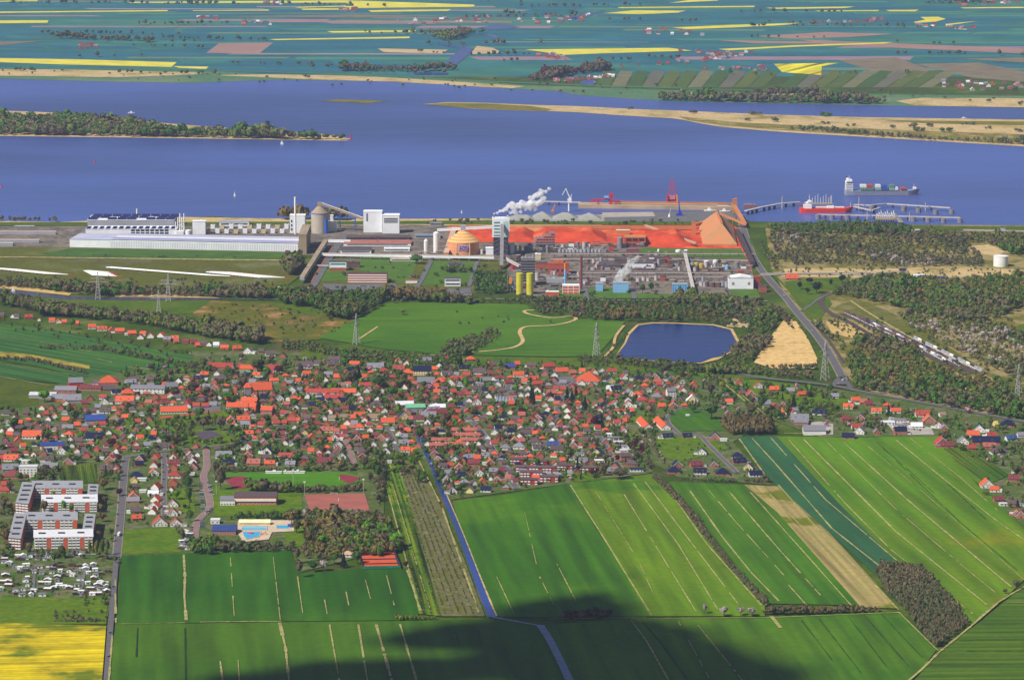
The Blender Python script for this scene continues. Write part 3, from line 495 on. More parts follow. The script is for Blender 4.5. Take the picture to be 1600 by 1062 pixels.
HS = {
'A': "540,155,70,owr 610,165,60,owg 665,168,60,okr 795,182,50,okr 300,118,90,rkr 405,142,35,owg 955,222,90,owr 1060,242,110,owr 1160,258,80,okg 1240,265,110,okr 1370,288,100,okr 1480,292,70,owr 1455,330,80,cwg 1560,318,80,owg 170,112,60,dwr 130,108,50,dwg 20,98,50,dkr 1000,805,90,dwr 1130,870,140,dkr 1360,800,130,swr 1325,912,150,okh 1290,1000,220,owr 1460,1035,60,rkg 1080,1005,100,dwg 1380,772,110,dkr 1560,770,90,dkr 1210,900,110,bwr",
'B': "35,315,80,owr 135,310,80,owg 205,350,90,skr 285,340,90,okr 305,372,60,pkr 395,370,80,ckr 490,380,80,ckr 525,410,50,okr 590,395,80,dkr 640,402,60,dwg 715,408,70,wwr 790,410,80,dkr 800,438,100,okr 935,445,100,okr 1040,480,100,swg 1280,503,120,dwr 1180,474,60,dkr 1400,522,80,dkg 1430,548,80,bwr 970,640,80,rkr 1130,722,90,owr 1310,668,180,rwr 590,716,100,okr 530,758,120,bkr 430,808,120,oyg 720,705,70,swg 770,762,150,dkh 255,842,150,skr 45,780,90,dkg 700,858,100,okg 610,845,90,swr 920,805,90,ssr 1090,793,80,swr 1320,780,100,owr 1415,815,60,okg 1470,805,90,skr 1560,785,80,okr 1500,892,120,swg 1215,950,90,bkr 1310,933,60,okg 1370,968,110,bwg 1520,970,110,owh 80,945,80,rkg 175,965,70,rkr 180,1015,110,cwr 240,935,80,owg 310,955,90,dwr",
'C': "400,142,50,rwg 480,128,60,rkr 60,122,80,dwr 295,254,90,dkr 90,228,70,swr 680,194,90,okr 620,264,120,dkr 565,288,70,twh 700,276,130,skr 705,345,110,owh 785,344,70,rkg 330,368,230,owr 1180,196,150,twh 1085,104,130,dwr 1060,238,90,rwr 980,378,200,bwr 640,524,110,bwg 520,518,60,bwr 1545,455,120,swr 30,540,90,dkr 150,512,90,ckr 110,600,170,owr 895,565,80,okg 920,588,50,cyr 705,634,100,dkg 500,696,180,skr 510,606,110,dwr 250,622,110,wwf 110,704,170,ssr 115,780,190,ckh 15,694,60,ckr 40,925,120,rkr 1135,616,110,okg 1100,705,130,dkr 1200,684,80,dkg 1055,580,50,wwf 1445,606,100,bkg 1410,778,130,bkh 1390,824,70,yyg 1390,884,90,dkh 1385,995,110,okg 1380,1034,130,skr 1470,804,90,wwf 1480,925,70,wwf",
'D': "1050,502,150,owr 870,665,110,okg 910,705,70,owg 1000,655,150,owr 1020,704,120,ssr 1190,644,80,ckg 1185,705,90,rwr 1320,626,90,ckg 1340,690,90,rwr 1420,684,60,rkr 1495,615,90,okg 1495,664,100,rkr 1560,664,60,okr 1050,800,120,owr 1400,804,90,ckr 1425,895,80,cwg 1500,905,60,swg 1215,905,110,tkg 1240,990,110,bwg 1390,744,70,dkr 50,860,120,bwh 170,938,140,dwr 45,912,60,swr 120,864,60,swg 75,1045,90,okg 265,1045,90,owg 435,1000,80,rwg 460,1055,110,cwg 520,1015,60,swg 790,1035,190,swr 1040,945,100,owg 1045,1030,110,okg 1430,1045,160,rwr 1230,1045,90,dkr",
'E': "65,268,80,rwg 70,350,100,owg 275,244,130,cwr 265,294,90,okg 280,376,130,rwh 265,455,90,okg 245,525,70,rwg 470,225,90,cwg 465,294,110,ckg 75,496,90,rwg 60,562,110,wwr 75,625,90,owg 60,698,110,owg 265,678,110,cwg 265,768,100,rwg 330,745,50,rwg 300,878,120,rwg 135,878,150,rwg 20,694,40,rwg 840,248,130,bkr 1100,244,160,pkr 1270,248,120,okr 1480,254,120,ssr",
'F': "100,170,200,dwr 240,133,90,dwr 410,98,140,dwr 400,148,120,dkr 620,143,120,owr 530,214,80,bkg 590,202,70,bkr 800,228,70,okh 840,188,200,swr 935,218,110,rkh 1085,114,80,owg 1165,134,80,owg 1080,194,140,rkr 1170,236,130,okh 1450,194,80,okr 1500,158,80,bwg 1380,104,100,swr 1505,326,130,okh 1360,354,200,skr2 1570,93,60,rwr 130,244,100,owr 225,223,60,pkg 350,254,100,swr 445,278,90,okr 480,365,110,twr 35,324,80,okr 120,334,80,rkg 60,414,60,swr 735,370,140,rwr 555,353,70,pwr 15,505,80,owr 850,570,150,dwh 1450,624,150,swr 1490,664,200,ckr 1390,688,180,skr 1290,715,130,cwr 1140,694,120,byg 820,705,150,twr 970,748,160,owr 680,675,130,owr 520,604,90,ckr 515,696,100,tyr 390,705,90,twr 230,645,90,ckr 105,664,80,rkg 120,704,100,dkr 335,832,150,pyr 105,855,90,dyg 30,733,60,okr 620,762,80,ssr 670,800,120,owh 595,800,60,pkr 785,825,70,owg 640,864,90,cwh 900,915,100,okg 845,884,70,ckr 745,908,70,okr 650,925,100,rkg 1100,785,70,okg 1085,866,90,rwg 1130,900,100,ssr 1135,966,120,swr 1150,1036,110,owr 1235,1048,60,okr 670,990,90,dkh 820,975,70,swg 940,975,50,swg 950,1055,100,dwg 690,1055,150,dwh 255,946,90,rkg 415,915,110,rwg 370,935,50,oyr 460,995,120,dwg 460,1055,120,ckg 1410,876,100,pkr",
'K': "60,596,140,owr 90,644,130,skr 270,604,130,dkh 260,654,100,ckg 465,578,110,rwr 500,645,190,ckr 590,582,80,dkr 715,584,110,bwg 740,660,110,okg 960,578,110,ckg 1280,630,60,wwf",
'g': "70,98,110,dkr 310,93,100,okh 235,188,130,byr 60,244,130,dwr 255,254,90,rkr 20,294,60,owh 150,306,140,rwr 90,343,100,pwg 390,228,150,dwr 500,153,80,pkg 550,148,90,dkr 710,170,120,Bkr 790,143,60,okr 930,159,110,dkr 1120,190,140,rkr2 1255,220,150,osr 1365,233,80,pkr 800,256,130,owr 960,304,130,owr 1000,348,120,rkr 460,314,130,skr 510,243,80,ckr 600,294,110,cwr 580,354,90,Bwg 370,404,120,dwr 380,353,140,swf 30,404,80,dwr 200,460,90,cyr 375,496,60,okg 370,545,100,cwg 450,534,80,dkr 875,525,80,rkg 990,414,90,rwg 1000,500,80,owr 1140,444,110,pkr 1390,466,90,okg 1075,566,70,rwg 1105,614,80,rwg 1445,586,80,rwg 1270,576,90,rwg 1300,625,80,rwg 1300,686,80,rwg 1370,746,100,rkg 1240,764,80,okg 985,664,80,ckg 1000,704,100,bkg 1020,764,110,dwg 640,700,110,bwh 445,704,120,dkh 770,714,100,dkr 730,764,100,pkh 820,748,80,rwr 550,855,90,swg 605,915,90,ckg 725,846,120,bwh 885,864,140,dwh 1100,856,120,dkh 760,940,100,okg 800,1004,140,swh 660,1014,120,swh 970,954,140,dwh 1010,1014,140,dwr 1155,986,140,Bwr 1200,1034,150,dwr 1300,854,80,pwg 1440,884,100,pkr 1370,994,100,ckg 1520,934,110,dkr 1560,1004,80,okg 200,755,90,okg 100,1054,80,rkg 265,1044,80,rkg 405,1024,120,dwh 700,1054,90,dkh 1550,704,70,rkg",
'H': "245,314,110,pkr 300,545,110,ckg 480,545,90,ckg 690,520,100,ckg 850,495,140,dwh 340,615,120,bkg 540,626,110,swg 720,590,150,swr 900,568,110,swr 760,688,160,ckr2 590,716,130,okg 960,656,110,okg 400,694,110,dwr 460,775,90,swr 620,805,110,bwr 830,786,130,dwg 995,756,120,skr 1040,856,110,pkg 960,834,50,swg 870,875,90,okg 660,888,120,skh 450,864,120,syg 510,995,120,dwg 710,986,100,syg 900,975,140,bwr 1140,944,90,skh 1340,550,130,dwh 1170,524,90,dkg 1550,564,90,rkg",
'J': "830,118,90,rwg 850,198,90,oyg 1050,605,150,dkr2 1120,668,150,dkh 1175,735,180,bwf 700,558,150,byg 740,628,130,wyf 545,628,110,swr 505,543,110,swf 880,750,120,skr 850,318,140,wwf 910,358,130,swf 960,408,130,wkf 990,458,140,swf 1040,508,140,wwf",
'I': "60,234,90,rwg 240,220,110,rwr 370,282,80,rwg 230,324,100,byg 230,394,90,wwr 290,404,130,bwr 180,253,50,dkr 520,294,120,bkh 690,280,100,bkg 720,326,120,pkh 730,354,60,rkr 860,298,100,bkg 925,374,70,rwg 980,418,90,rwg 1090,364,90,okg 430,455,110,swg 505,463,110,owh 860,475,110,swr3 795,458,50,rkr 700,484,130,skh 630,414,50,swg 555,518,120,rkh 760,580,90,okr 880,578,100,okg 1070,530,140,wyg 270,575,130,rwg 410,575,120,rwg 340,635,170,owf 70,574,70,rwg 110,625,80,rwg 175,705,90,rwg 210,775,90,okg 20,744,60,rkr 825,898,130,bwr 1025,893,110,bkr 1310,912,120,bkg 1400,922,80,wwf 1170,1065,110,bwg 1455,535,90,owr 1450,655,70,skg 1560,334,80,pkg",
'L': "815,204,80,rwg 750,280,90,rkg 950,230,90,okr 820,328,100,ssr 1090,243,80,skr 1195,273,80,okr 870,358,120,ssr 1060,426,110,owr 1090,434,70,rwg 1030,374,80,ckg 1140,412,70,swr 1310,434,70,bwr 1170,503,180,skr 340,808,110,bkg 110,896,90,bkg 75,948,130,bkh 275,893,120,ckr 300,955,130,bwr 425,895,80,dkg 500,965,140,bkh 625,818,110,byh 650,864,130,bkr 720,915,90,byg 790,975,130,bwr",
'm': "155,188,60,swr 300,214,70,owr 350,228,60,pkr 390,238,60,ckr 440,288,80,owr 245,259,80,owr 60,303,90,bwr 240,344,90,ckh 330,339,70,dkg 515,249,60,okh 575,288,80,owr 595,354,120,swf 520,368,110,wwf 620,388,80,swf 720,393,90,wwr 760,314,110,rwr 805,360,100,okg 870,393,70,rwg 910,408,60,skg 900,313,50,twr 305,398,80,rwr 320,434,80,swg 245,468,100,bkr 445,434,50,skg 610,440,100,bkr2 1150,420,90,bwg 1110,453,100,owr 1240,458,80,rwr 1200,506,220,bkr 1380,480,90,Bwr 1345,385,110,bkh 1270,378,30,yyr 900,515,110,rkg 930,528,110,ckr 1040,504,90,swg 1220,533,100,pkr 1300,575,140,dwh 1100,544,60,rkr 1440,454,50,swr 1210,806,100,owg 1255,833,70,owr 1390,758,90,ckr 1290,904,80,ckr 1385,932,90,dkh 1440,1015,80,ckg 1320,930,60,wwf",
'X': "440,452,14,wwf 1238,437,22,okr 1470,437,26,Bwf 1566,362,10,swr 455,411,14,swf 1183,440,8,rkr 18,700,14,ckr 8,760,12,rkr 1592,740,14,ckr 1588,806,14,okg 1160,617,10,dkr 1212,638,12,rkg 212,747,13,dkg 214,759,12,wwr 213,789,16,okg 212,802,16,dkr 214,813,15,okr 237,803,13,rwg 218,728,13,bkr 262,802,9,wwf 300,742,8,wwf"}
ROOF['y'] = ('yellow', (200, 176, 96)); M('roof_y', (200, 176, 96))
houses = []
for k, s in HS.items():
    ox, oy, sc = TILES[k]
    for e in s.split():
        a = e.split(','); houses.append([ox + float(a[0]) / sc, oy + float(a[1]) / sc, float(a[2]) / sc, a[3]])
# drop doubles listed from two crops
hh = []
for h in houses:
    if all(abs(h[0] - q[0]) > 5.5 or abs(h[1] - q[1]) > 4.2 for q in hh): hh.append(h)
houses = hh
# small backfill homes seen only as roof tips between the gardens
rr = random.Random(11); VB = [(60, 640), (300, 590), (520, 580), (940, 580), (1080, 600), (1090, 640), (990, 640), (960, 735), (810, 755), (700, 770), (672, 700), (560, 705), (470, 720), (300, 700), (0, 720), (0, 660)]
for i in range(9000):
    x, y = rr.uniform(-60, 1100), rr.uniform(575, 770)
    if not inside((x, y), VB) or (340 < x < 460 and 690 < y < 770) or (240 < x < 380 and 640 < y < 700): continue
    if all(abs(x - q[0]) > 11 or abs(y - q[1]) > 6.5 for q in houses) and len(houses) < len(hh) + 4:
        houses.append([x, y, rr.uniform(9, 13), rr.choice('ooorrcdddsbp') + rr.choice('wkkkw') + rr.choice('rggh')])
# far bank villages
def fv(n, poly_, seed):
    r2 = random.Random(seed); out = []
    xs = [p[0] for p in poly_]; ys = [p[1] for p in poly_]
    while len(out) < n:
        x, y = r2.uniform(min(xs), max(xs)), r2.uniform(min(ys), max(ys))
        if inside((x, y), poly_): out.append([x, y, r2.uniform(5, 9), r2.choice('pcdscsdw') + r2.choice('kskkw') + r2.choice('rrg')])
    return out
far = []
for i, (n, pg) in enumerate(((26, [(620, 34), (700, 28), (770, 26), (760, 36), (640, 40)]), (22, [(800, 32), (880, 24), (940, 24), (900, 36), (810, 38)]), (14, [(990, 46), (1060, 46), (1110, 56), (1000, 54)]), (18, [(840, 88), (900, 98), (900, 92), (850, 84)]), (28, [(860, 126), (960, 118), (960, 122), (870, 130)]),
        (40, [(960, 106), (1120, 96), (1180, 82), (1150, 80), (1090, 96), (950, 104)]), (16, [(1120, 108), (1200, 104), (1200, 112), (1060, 108)]), (30, [(1455, 126), (1600, 132), (1600, 144), (1500, 142), (1456, 132)]), (20, [(1260, 36), (1380, 30), (1380, 36), (1270, 38)]), (20, [(1480, 2), (1600, 0), (1600, 6), (1500, 10)]),
        (14, [(1420, 36), (1540, 44), (1500, 48), (1430, 42)]), (10, [(120, 68), (180, 74), (120, 78)]), (8, [(300, 28), (340, 28), (340, 33)]), (8, [(380, 34), (430, 36), (430, 40), (380, 40)]), (10, [(520, 16), (560, 14), (560, 20)]), (10, [(400, 4), (440, 4), (440, 10)]), (14, [(1050, 78), (1130, 84), (1120, 90)]))):
    far += fv(n, pg, 50 + i)
ORD = ['first', 'second', 'third', 'fourth', 'fifth', 'sixth', 'seventh', 'eighth', 'ninth', 'tenth', 'eleventh', 'twelfth', 'thirteenth', 'fourteenth', 'fifteenth', 'sixteenth', 'seventeenth', 'eighteenth', 'nineteenth', 'twentieth'] + ['twenty ' + q for q in ('first', 'second', 'third', 'fourth', 'fifth', 'sixth', 'seventh', 'eighth', 'ninth')]
ZONES = [((30, 500), 'at the left end of the northern lane'), ((110, 500), 'below the brown tree belt at left'), ((215, 517), 'by the crimson roofed farm'), ((300, 533), 'on the lane below the olive tree belt'), ((370, 545), 'at the right end of the northern lane'), ((180, 615), 'by the red gabled farm barn'),
         ((260, 620), 'by the long white school'), ((330, 598), 'by the long red riding hall'), ((400, 600), 'behind the church'), ((445, 615), 'right of the church'), ((90, 660), 'by the road bend at far left'), ((110, 690), 'by the white solar roofed house'), ((165, 665), 'by the thatched farmhouse'), ((20, 720), 'left of the white flat roofed block'), ((75, 735), 'around the white flat roofed block'),
         ((135, 715), 'at the junction above the straight road'), ((210, 725), 'along the straight road, upper part'), ((210, 770), 'along the straight road, lower part'), ((245, 735), 'on the upper narrow street left of the pitches'), ((245, 800), 'on the lower narrow street left of the pitches'), ((270, 745), 'right of the narrow street'), ((300, 725), 'by the brick paved street'), ((370, 655), 'below the red roofed school'), ((420, 660), 'right of the school conifer'), ((390, 700), 'above the football pitch'), ((440, 720), 'just above the football pitch'), ((240, 690), 'left of the dark hard court'),
         ((480, 575), 'behind the low long red roofs'), ((550, 570), 'on the central meadow edge'), ((500, 640), 'below the low long red roofs'), ((560, 650), 'by the thatched gabled house'), ((610, 655), 'left of the canal bridge'), ((500, 690), 'left of the brick side street'), ((560, 690), 'right of the brick side street'), ((610, 690), 'left of the canal head'), ((640, 580), 'around the yellow solar roofed inn'), ((690, 600), 'in the village centre, left side'), ((680, 640), 'by the green roofed hall'),
         ((740, 570), 'by the cream gabled house at the meadow'), ((760, 595), 'in the village centre by the main street'), ((830, 580), 'left of the supermarket'), ((810, 600), 'below the market square'), ((740, 620), 'above the road bend'), ((860, 620), 'behind the curving lane'), ((840, 650), 'left of the curving lane'), ((885, 645), 'right of the curving lane'), ((780, 660), 'right of the bending road'), ((800, 690), 'between bending road and white flats'), ((700, 715), 'right of the canal, below the pink terraces'), ((720, 745), 'in the close beside the canal'), ((765, 735), 'left of the lower bending road'), ((870, 690), 'above the red and white flats'), ((910, 690), 'left of the straight side road'), ((930, 720), 'at the lower straight side road'),
         ((955, 590), 'right of the supermarket'), ((1000, 600), 'below the pond meadow'), ((1060, 610), 'by the tall white house'), ((960, 640), 'by the twin white gables'), ((1020, 640), 'above the long orange halls'), ((970, 690), 'among the flat roofed row'), ((940, 660), 'in the diagonal red row'), ((1065, 680), 'beside the winding lane'), ((1075, 730), 'left of the winding lane end'), ((1160, 730), 'right of the winding lane end'), ((1130, 650), 'by the brown copse'),
         ((1190, 610), 'by the orchard plots below the coast road'), ((1240, 645), 'by the car park of the grey hall'), ((1330, 640), 'by the main road junction'), ((1360, 670), 'on the edge of the bright striped field'), ((1400, 665), 'by the flat roofed garage'), ((1445, 655), 'right of the flat roofed garage'), ((1500, 690), 'by the garden plots at right'), ((1560, 690), 'by the long solar roof at right'), ((1560, 765), 'in the right edge hamlet'), ((550, 420), 'inside the works'), ((1380, 435), 'by the works access lane')]
GRP = {}
def zone(x, y):
    return min(ZONES, key=lambda z: (z[0][0] - x) ** 2 + (2.2 * (z[0][1] - y)) ** 2)[1]
def label_all(items, groupname):
    """items: (obj, px, py, descr). Ordinals count look-alikes inside one zone from the left"""
    d = {}
    for o, x, y, ds in items: d.setdefault((ds, zone(x, y)), []).append((x, y, o))
    for (ds, z), L_ in d.items():
        L_.sort(key=lambda t: t[0])
        for i, (x, y, o) in enumerate(L_):
            if len(L_) == 1: lb = '%s %s' % (ds, z)
            elif i < len(ORD): lb = '%s, %s from left, %s' % (ds, ORD[i], z)
            else: lb = '%s, number %d from left, %s' % (ds, i + 1, z)
            o['label'] = lb; o['group'] = groupname
win_me = None
def window_mesh():
    mb = MB(); mb.mat(m_white); mb.box(0, -0.04, 0, 1.7, 0.1, 1.5); mb.mat(m_glass); mb.box(0, -0.1, 0.16, 1.32, 0.06, 1.18)
    o = mb.build('window'); me = o.data; bpy.data.objects.remove(o); return me
win_me = window_mesh()
mb = MB(); mb.mat(m_white); mb.box(0, 0, 0, 1.9, 1.6, 1.3); mb.mat(m_glass); mb.box(0, -0.83, 0.25, 1.4, 0.08, 0.8); mb.mat(m_dark); mb.box(0, 0, 1.3, 2.2, 1.9, 0.18); o = mb.build('dormer'); dormer_me = o.data; bpy.data.objects.remove(o)
mb = MB(); mb.mat(m_brown); mb.box(0, -0.05, 0, 1.1, 0.12, 2.1); o = mb.build('door'); door_me = o.data; bpy.data.objects.remove(o)
mb = MB(); mb.mat(m_brick); mb.box(0, 0, 0, 0.9, 0.7, 1.6); mb.mat(m_dark); mb.box(0, 0, 1.6, 0.6, 0.45, 0.15); o = mb.build('chimney'); chim_me = o.data; bpy.data.objects.remove(o)
def house_dims(h, rr):
    x, y, wp, code = h; s = S(y); W = wp * s * (1.0 if y > 722 and x < 330 else 0.87); t = code[2]
    wh = 2.6 if W < 22 else 3.4
    if len(code) > 3: wh = {'2': 5.6, '3': 9.0}[code[3]]
    if t == 'r': Dp = min(max(W * 0.62, 7.5), 13.0); rh = Dp * 0.46 * rr.uniform(0.85, 1.05)
    elif t == 'g': Dp = min(W * rr.uniform(0.85, 1.05), 14); rh = W * 0.45 * rr.uniform(0.9, 1.08)
    elif t == 'h': Dp = min(W * 0.8, 14); rh = min(W, Dp) * 0.42
    else: Dp = min(W * 0.75, 14); rh = 0
    return W, Dp, wh, rh
def shell(mbw, mbr, W, D, wh, rh, t, X=0.0, Y=0.0, c=1.0, n=0.0):
    """walls into mbw, roof into mbr. local: front wall at y=0"""
    def P(x, y, z): return (X + x * c - y * n, Y + x * n + y * c, z)
    h = W / 2
    if t == 'f':
        mbw.add([P(-h, 0, 0), P(h, 0, 0), P(h, D, 0), P(-h, D, 0), P(-h, 0, wh), P(h, 0, wh), P(h, D, wh), P(-h, D, wh)], [(0, 1, 5, 4), (1, 2, 6, 5), (2, 3, 7, 6), (3, 0, 4, 7)])
        e = 0.35; z0, z1 = wh + 0.004, wh + 0.35
        mbr.add([P(a, b_, z) for z in (z0, z1) for a, b_ in ((-h - e, -e), (h + e, -e), (h + e, D + e), (-h - e, D + e))], [(3, 2, 1, 0), (4, 5, 6, 7), (0, 1, 5, 4), (1, 2, 6, 5), (2, 3, 7, 6), (3, 0, 4, 7)]); return
    e = 0.55; th = 0.28
    if t == 'r':
        mbw.add([P(-h, 0, 0), P(h, 0, 0), P(h, D, 0), P(-h, D, 0), P(-h, 0, wh), P(h, 0, wh), P(h, D, wh), P(-h, D, wh), P(-h, D / 2, wh + rh), P(h, D / 2, wh + rh)], [(0, 1, 5, 4), (1, 2, 6, 9, 5), (2, 3, 7, 6), (3, 0, 4, 8, 7)])
        k = rh / (D / 2) * e
        q = [(-e, wh - k), (D / 2, wh + rh), (D + e, wh - k), (D + e, wh - k + th), (D / 2, wh + rh + th * 1.3), (-e, wh - k + th)]
        vs = [P(x, a, b_ + 0.01) for x in (-h - 0.35, h + 0.35) for a, b_ in q]
        mbr.add(vs, [(0, 1, 7, 6), (1, 2, 8, 7), (2, 3, 9, 8), (3, 4, 10, 9), (4, 5, 11, 10), (5, 0, 6, 11), (0, 5, 4, 1), (1, 4, 3, 2), (6, 7, 10, 11), (7, 8, 9, 10)])
    elif t == 'g':
        mbw.add([P(-h, 0, 0), P(h, 0, 0), P(h, D, 0), P(-h, D, 0), P(-h, 0, wh), P(h, 0, wh), P(h, D, wh), P(-h, D, wh), P(0, 0, wh + rh), P(0, D, wh + rh)], [(0, 1, 5, 8, 4), (1, 2, 6, 5), (2, 3, 7, 9, 6), (3, 0, 4, 7)])
        k = rh / h * e
        q = [(-h - e, wh - k), (0, wh + rh), (h + e, wh - k), (h + e, wh - k + th), (0, wh + rh + th * 1.3), (-h - e, wh - k + th)]
        vs = [P(a, y, b_ + 0.01) for y in (-0.35, D + 0.35) for a, b_ in q]
        mbr.add(vs, [(6, 7, 1, 0), (7, 8, 2, 1), (8, 9, 3, 2), (9, 10, 4, 3), (10, 11, 5, 4), (11, 6, 0, 5), (0, 1, 4, 5), (1, 2, 3, 4), (6, 11, 10, 7), (7, 10, 9, 8)])
    else:
        mbw.add([P(-h, 0, 0), P(h, 0, 0), P(h, D, 0), P(-h, D, 0), P(-h, 0, wh), P(h, 0, wh), P(h, D, wh), P(-h, D, wh)], [(0, 1, 5, 4), (1, 2, 6, 5), (2, 3, 7, 6), (3, 0, 4, 7)])
        r_ = max((W - D) / 2, 0.6) * 0.8
        mbr.add([P(-h - e, -e, wh), P(h + e, -e, wh), P(h + e, D + e, wh), P(-h - e, D + e, wh), P(-r_, D / 2, wh + rh), P(r_, D / 2, wh + rh), P(-h - e, -e, wh - .2), P(h + e, -e, wh - .2), P(h + e, D + e, wh - .2), P(-h - e, D + e, wh - .2)],
                [(0, 1, 5, 4), (1, 2, 5), (2, 3, 4, 5), (3, 0, 4), (9, 8, 7, 6), (6, 7, 1, 0), (7, 8, 2, 1), (8, 9, 3, 2), (9, 6, 0, 3)])
KIND = dict(r='house, broad roof slope facing', g='gabled house', h='hipped house', f='flat house')
FOOT = []
def footprint(x, y, W, D, h): FOOT.append((x, y, W, D, h))
rr = random.Random(5); items = []
order = sorted(range(len(houses)), key=lambda i: -houses[i][2] * (houses[i][1] > 400) - (i < len(hh)) * 3)
keep = set(order[:296]); rest_w, rest_r = MB(), MB()
for i, h in enumerate(houses):
    x, y, wp, code = h; W, D, wh, rh = house_dims(h, rr); p = G(x, y, ZG); t = code[2]
    rz = math.radians({'r': rr.uniform(-9, 16), 'g': rr.uniform(-20, 12), 'h': rr.uniform(-12, 14), 'f': rr.uniform(-4, 8)}[t])
    if W > 24: rz *= 0.5
    footprint(x, y, wp, D, wh + rh)
    if i in keep:
        flat = {'f': 'flat roofed'}
        rn, wn = ROOF[code[0]][0], WALL[code[1]][0]
        desc = {'r': '%s roofed %s side-on house', 'g': '%s roofed %s gabled house', 'h': '%s roofed %s hipped house', 'f': 'flat topped house, %s roof, %s walls'}[t] % (rn, wn)
        root = empty('house', (p.x, p.y, p.z), None, 'house', None, rz); items.append((root, x, y, desc))
        mw, mr = MB(), MB(); shell(mw, mr, W, D, wh + 0.6, rh, t)
        mw.build('wall', MATS['wall_' + code[1]], root).location.z = -0.6; mr.build('roof', MATS['roof_' + code[0]], root).location.z = -0.6
        if t != 'f': share('chimney', chim_me, root, (rr.uniform(-0.2, 0.3) * W, D * (0.5 if t != 'g' else rr.uniform(0.4, 0.7)) + 0.4, wh + rh * (0.72 if t == 'r' else 0.5)))
        n = max(2, min(6, int(W / 3.6))); dk_ = rr.randrange(n)
        for k in range(n):
            xx = -W / 2 + W * (k + 0.5) / n
            if k == dk_: share('door', door_me, root, (xx, 0, 0.05))
            else: share('window', win_me, root, (xx, 0, 0.9))
            if wh > 5: share('window', win_me, root, (xx, 0, 3.7))
            if wh > 8: share('window', win_me, root, (xx, 0, 6.5))
        if t == 'g':
            for xx in ((-1.3, 1.3) if W > 9 else (0,)): share('window', win_me, root, (xx, 0, wh + 0.5), 0, (0.8, 1, 0.9))
            vb = MB(); k = rh / (W / 2) * 0.55
            for sg in (-1, 1): vb.bar((sg * (W / 2 + 0.6), -0.42, wh - k), (0, -0.42, wh + rh + 0.12), 0.12, 0.42)
            vb.build('bargeboard', m_white, root)
        if t == 'r' and W > 9 and wh < 5 and rr.random() < 0.5:
            for xx in ((-W * 0.22, W * 0.22) if W > 13 else (rr.uniform(-2, 2),)): share('dormer', dormer_me, root, (xx, D * 0.22, wh + rh * 0.25))
        if rr.random() < 0.4 and W < 20:
            sg = rr.choice((-1, 1)); ax = MB(); aw = rr.uniform(3.2, 5.5); ax.mat(MATS['wall_' + rr.choice((code[1], 'w', 'w'))]); ax.box(sg * (W / 2 + aw / 2 + 0.01), 3.5, -0.4, aw, 6, 2.9); ax.mat(MATS['roof_' + rr.choice('sdw')]); ax.box(sg * (W / 2 + aw / 2 + 0.012), 3.5, 2.5, aw + 0.3, 6.4, 0.25)
            ax.build('annex', None, root)
    else:
        rest_w.mat(MATS['wall_' + code[1]]); rest_r.mat(MATS['roof_' + code[0]])
        shell(rest_w, rest_r, W, D, wh, rh, t, p.x, p.y, math.cos(rz), math.sin(rz))
for h in far:
    x, y, wp, code = h; W, D, wh, rh = house_dims(h, rr); p = G(x, y, ZG)
    rest_w.mat(MATS['wall_' + code[1]]); rest_r.mat(MATS['roof_' + code[0]]); shell(rest_w, rest_r, W * .95, D, wh + 1, rh, code[2], p.x, p.y, 1, 0)
label_all(items, 'houses of the village')
# one object for the hundreds of smaller houses
off = len(rest_w.v); mi0 = len(rest_w.mats)
rest_w.v += rest_r.v; rest_w.f += [[a + off for a in f] for f in rest_r.f]; rest_w.mi += [k + mi0 for k in rest_r.mi]; rest_w.mats += rest_r.mats
for k in range(len(rest_w.v)): a = rest_w.v[k]; rest_w.v[k] = (a[0], a[1], a[2] + ZG - 0.3)
o = rest_w.build('houses'); o['kind'] = 'stuff'

# ------------------------------------------------------------------ larger village buildings
def hall(name, label, cat, x, y, wpx, wall, roof, t='r', wh=4, rh=3, D=14, rz=0, win=0, rows=1, group=None, roofh=None):
    """a long building: x,y = middle of the front wall at the ground"""
    s = S(y); W = wpx * s; p = G(x, y, ZG); root = empty(name, (p.x, p.y, p.z), label, cat, group, math.radians(rz)); mw, mr = MB(), MB()
    shell(mw, mr, W, D, wh + 0.6, rh, t); mw.build('wall', wall, root).location.z = -0.6; mr.build('roof', roof, root).location.z = -0.6
    footprint(x, y, wpx, D, wh + rh)
    for r_ in range(rows):
        for k in range(win):
            share('window', win_me, root, (-W / 2 + W * (k + 0.5) / win, 0, 1.0 + r_ * 2.9), 0, (1.3, 1, 1))
    return root, W
R = MATS
hall('barn', 'big grey roofed farm barn with bright red gable wall', 'barn', 119, 604.5, 22, R['wall_r'], R['roof_s'], 'r', 6, 5, 16, 12)
hall('farm_wing', 'long low dark red wing beside the red gabled barn', 'farm building', 141, 610, 34, R['wall_k'], R['roof_c'], 'r', 3, 3.5, 11, -6, 5)
hall('farmhouse', 'large orange hipped farmhouse with dark patched tiles', 'farmhouse', 169.5, 602, 30, R['wall_k'], R['roof_o'], 'h', 3.5, 8, 20, 4, 6)
hall('barn', 'white roofed grey shed on the edge of the old pasture', 'shed', 66, 622, 42, R['wall_s'], R['roof_w'], 'r', 4, 2.5, 16, -4)
hall('barn', 'grey roofed brick barn behind the white roofed shed', 'barn', 102, 614, 34, R['wall_k'], R['roof_s'], 'r', 4, 4, 14, -3, 4)
hall('barn', 'slate blue roofed barn right of the white roofed shed', 'barn', 113, 629, 28, R['wall_s'], R['roof_s'], 'r', 3.5, 6, 16, 8)
hall('barn', 'brick fronted barn with grey roof between two sheds', 'barn', 91, 627, 22, R['wall_o'], R['roof_s'], 'r', 3.5, 5, 13, -4)
hall('school', 'long white two storey school under grey roof, left end of village', 'school', 230, 614.5, 54, R['wall_w'], R['roof_s'], 'r', 6, 3.5, 15, -5, 9, 2)
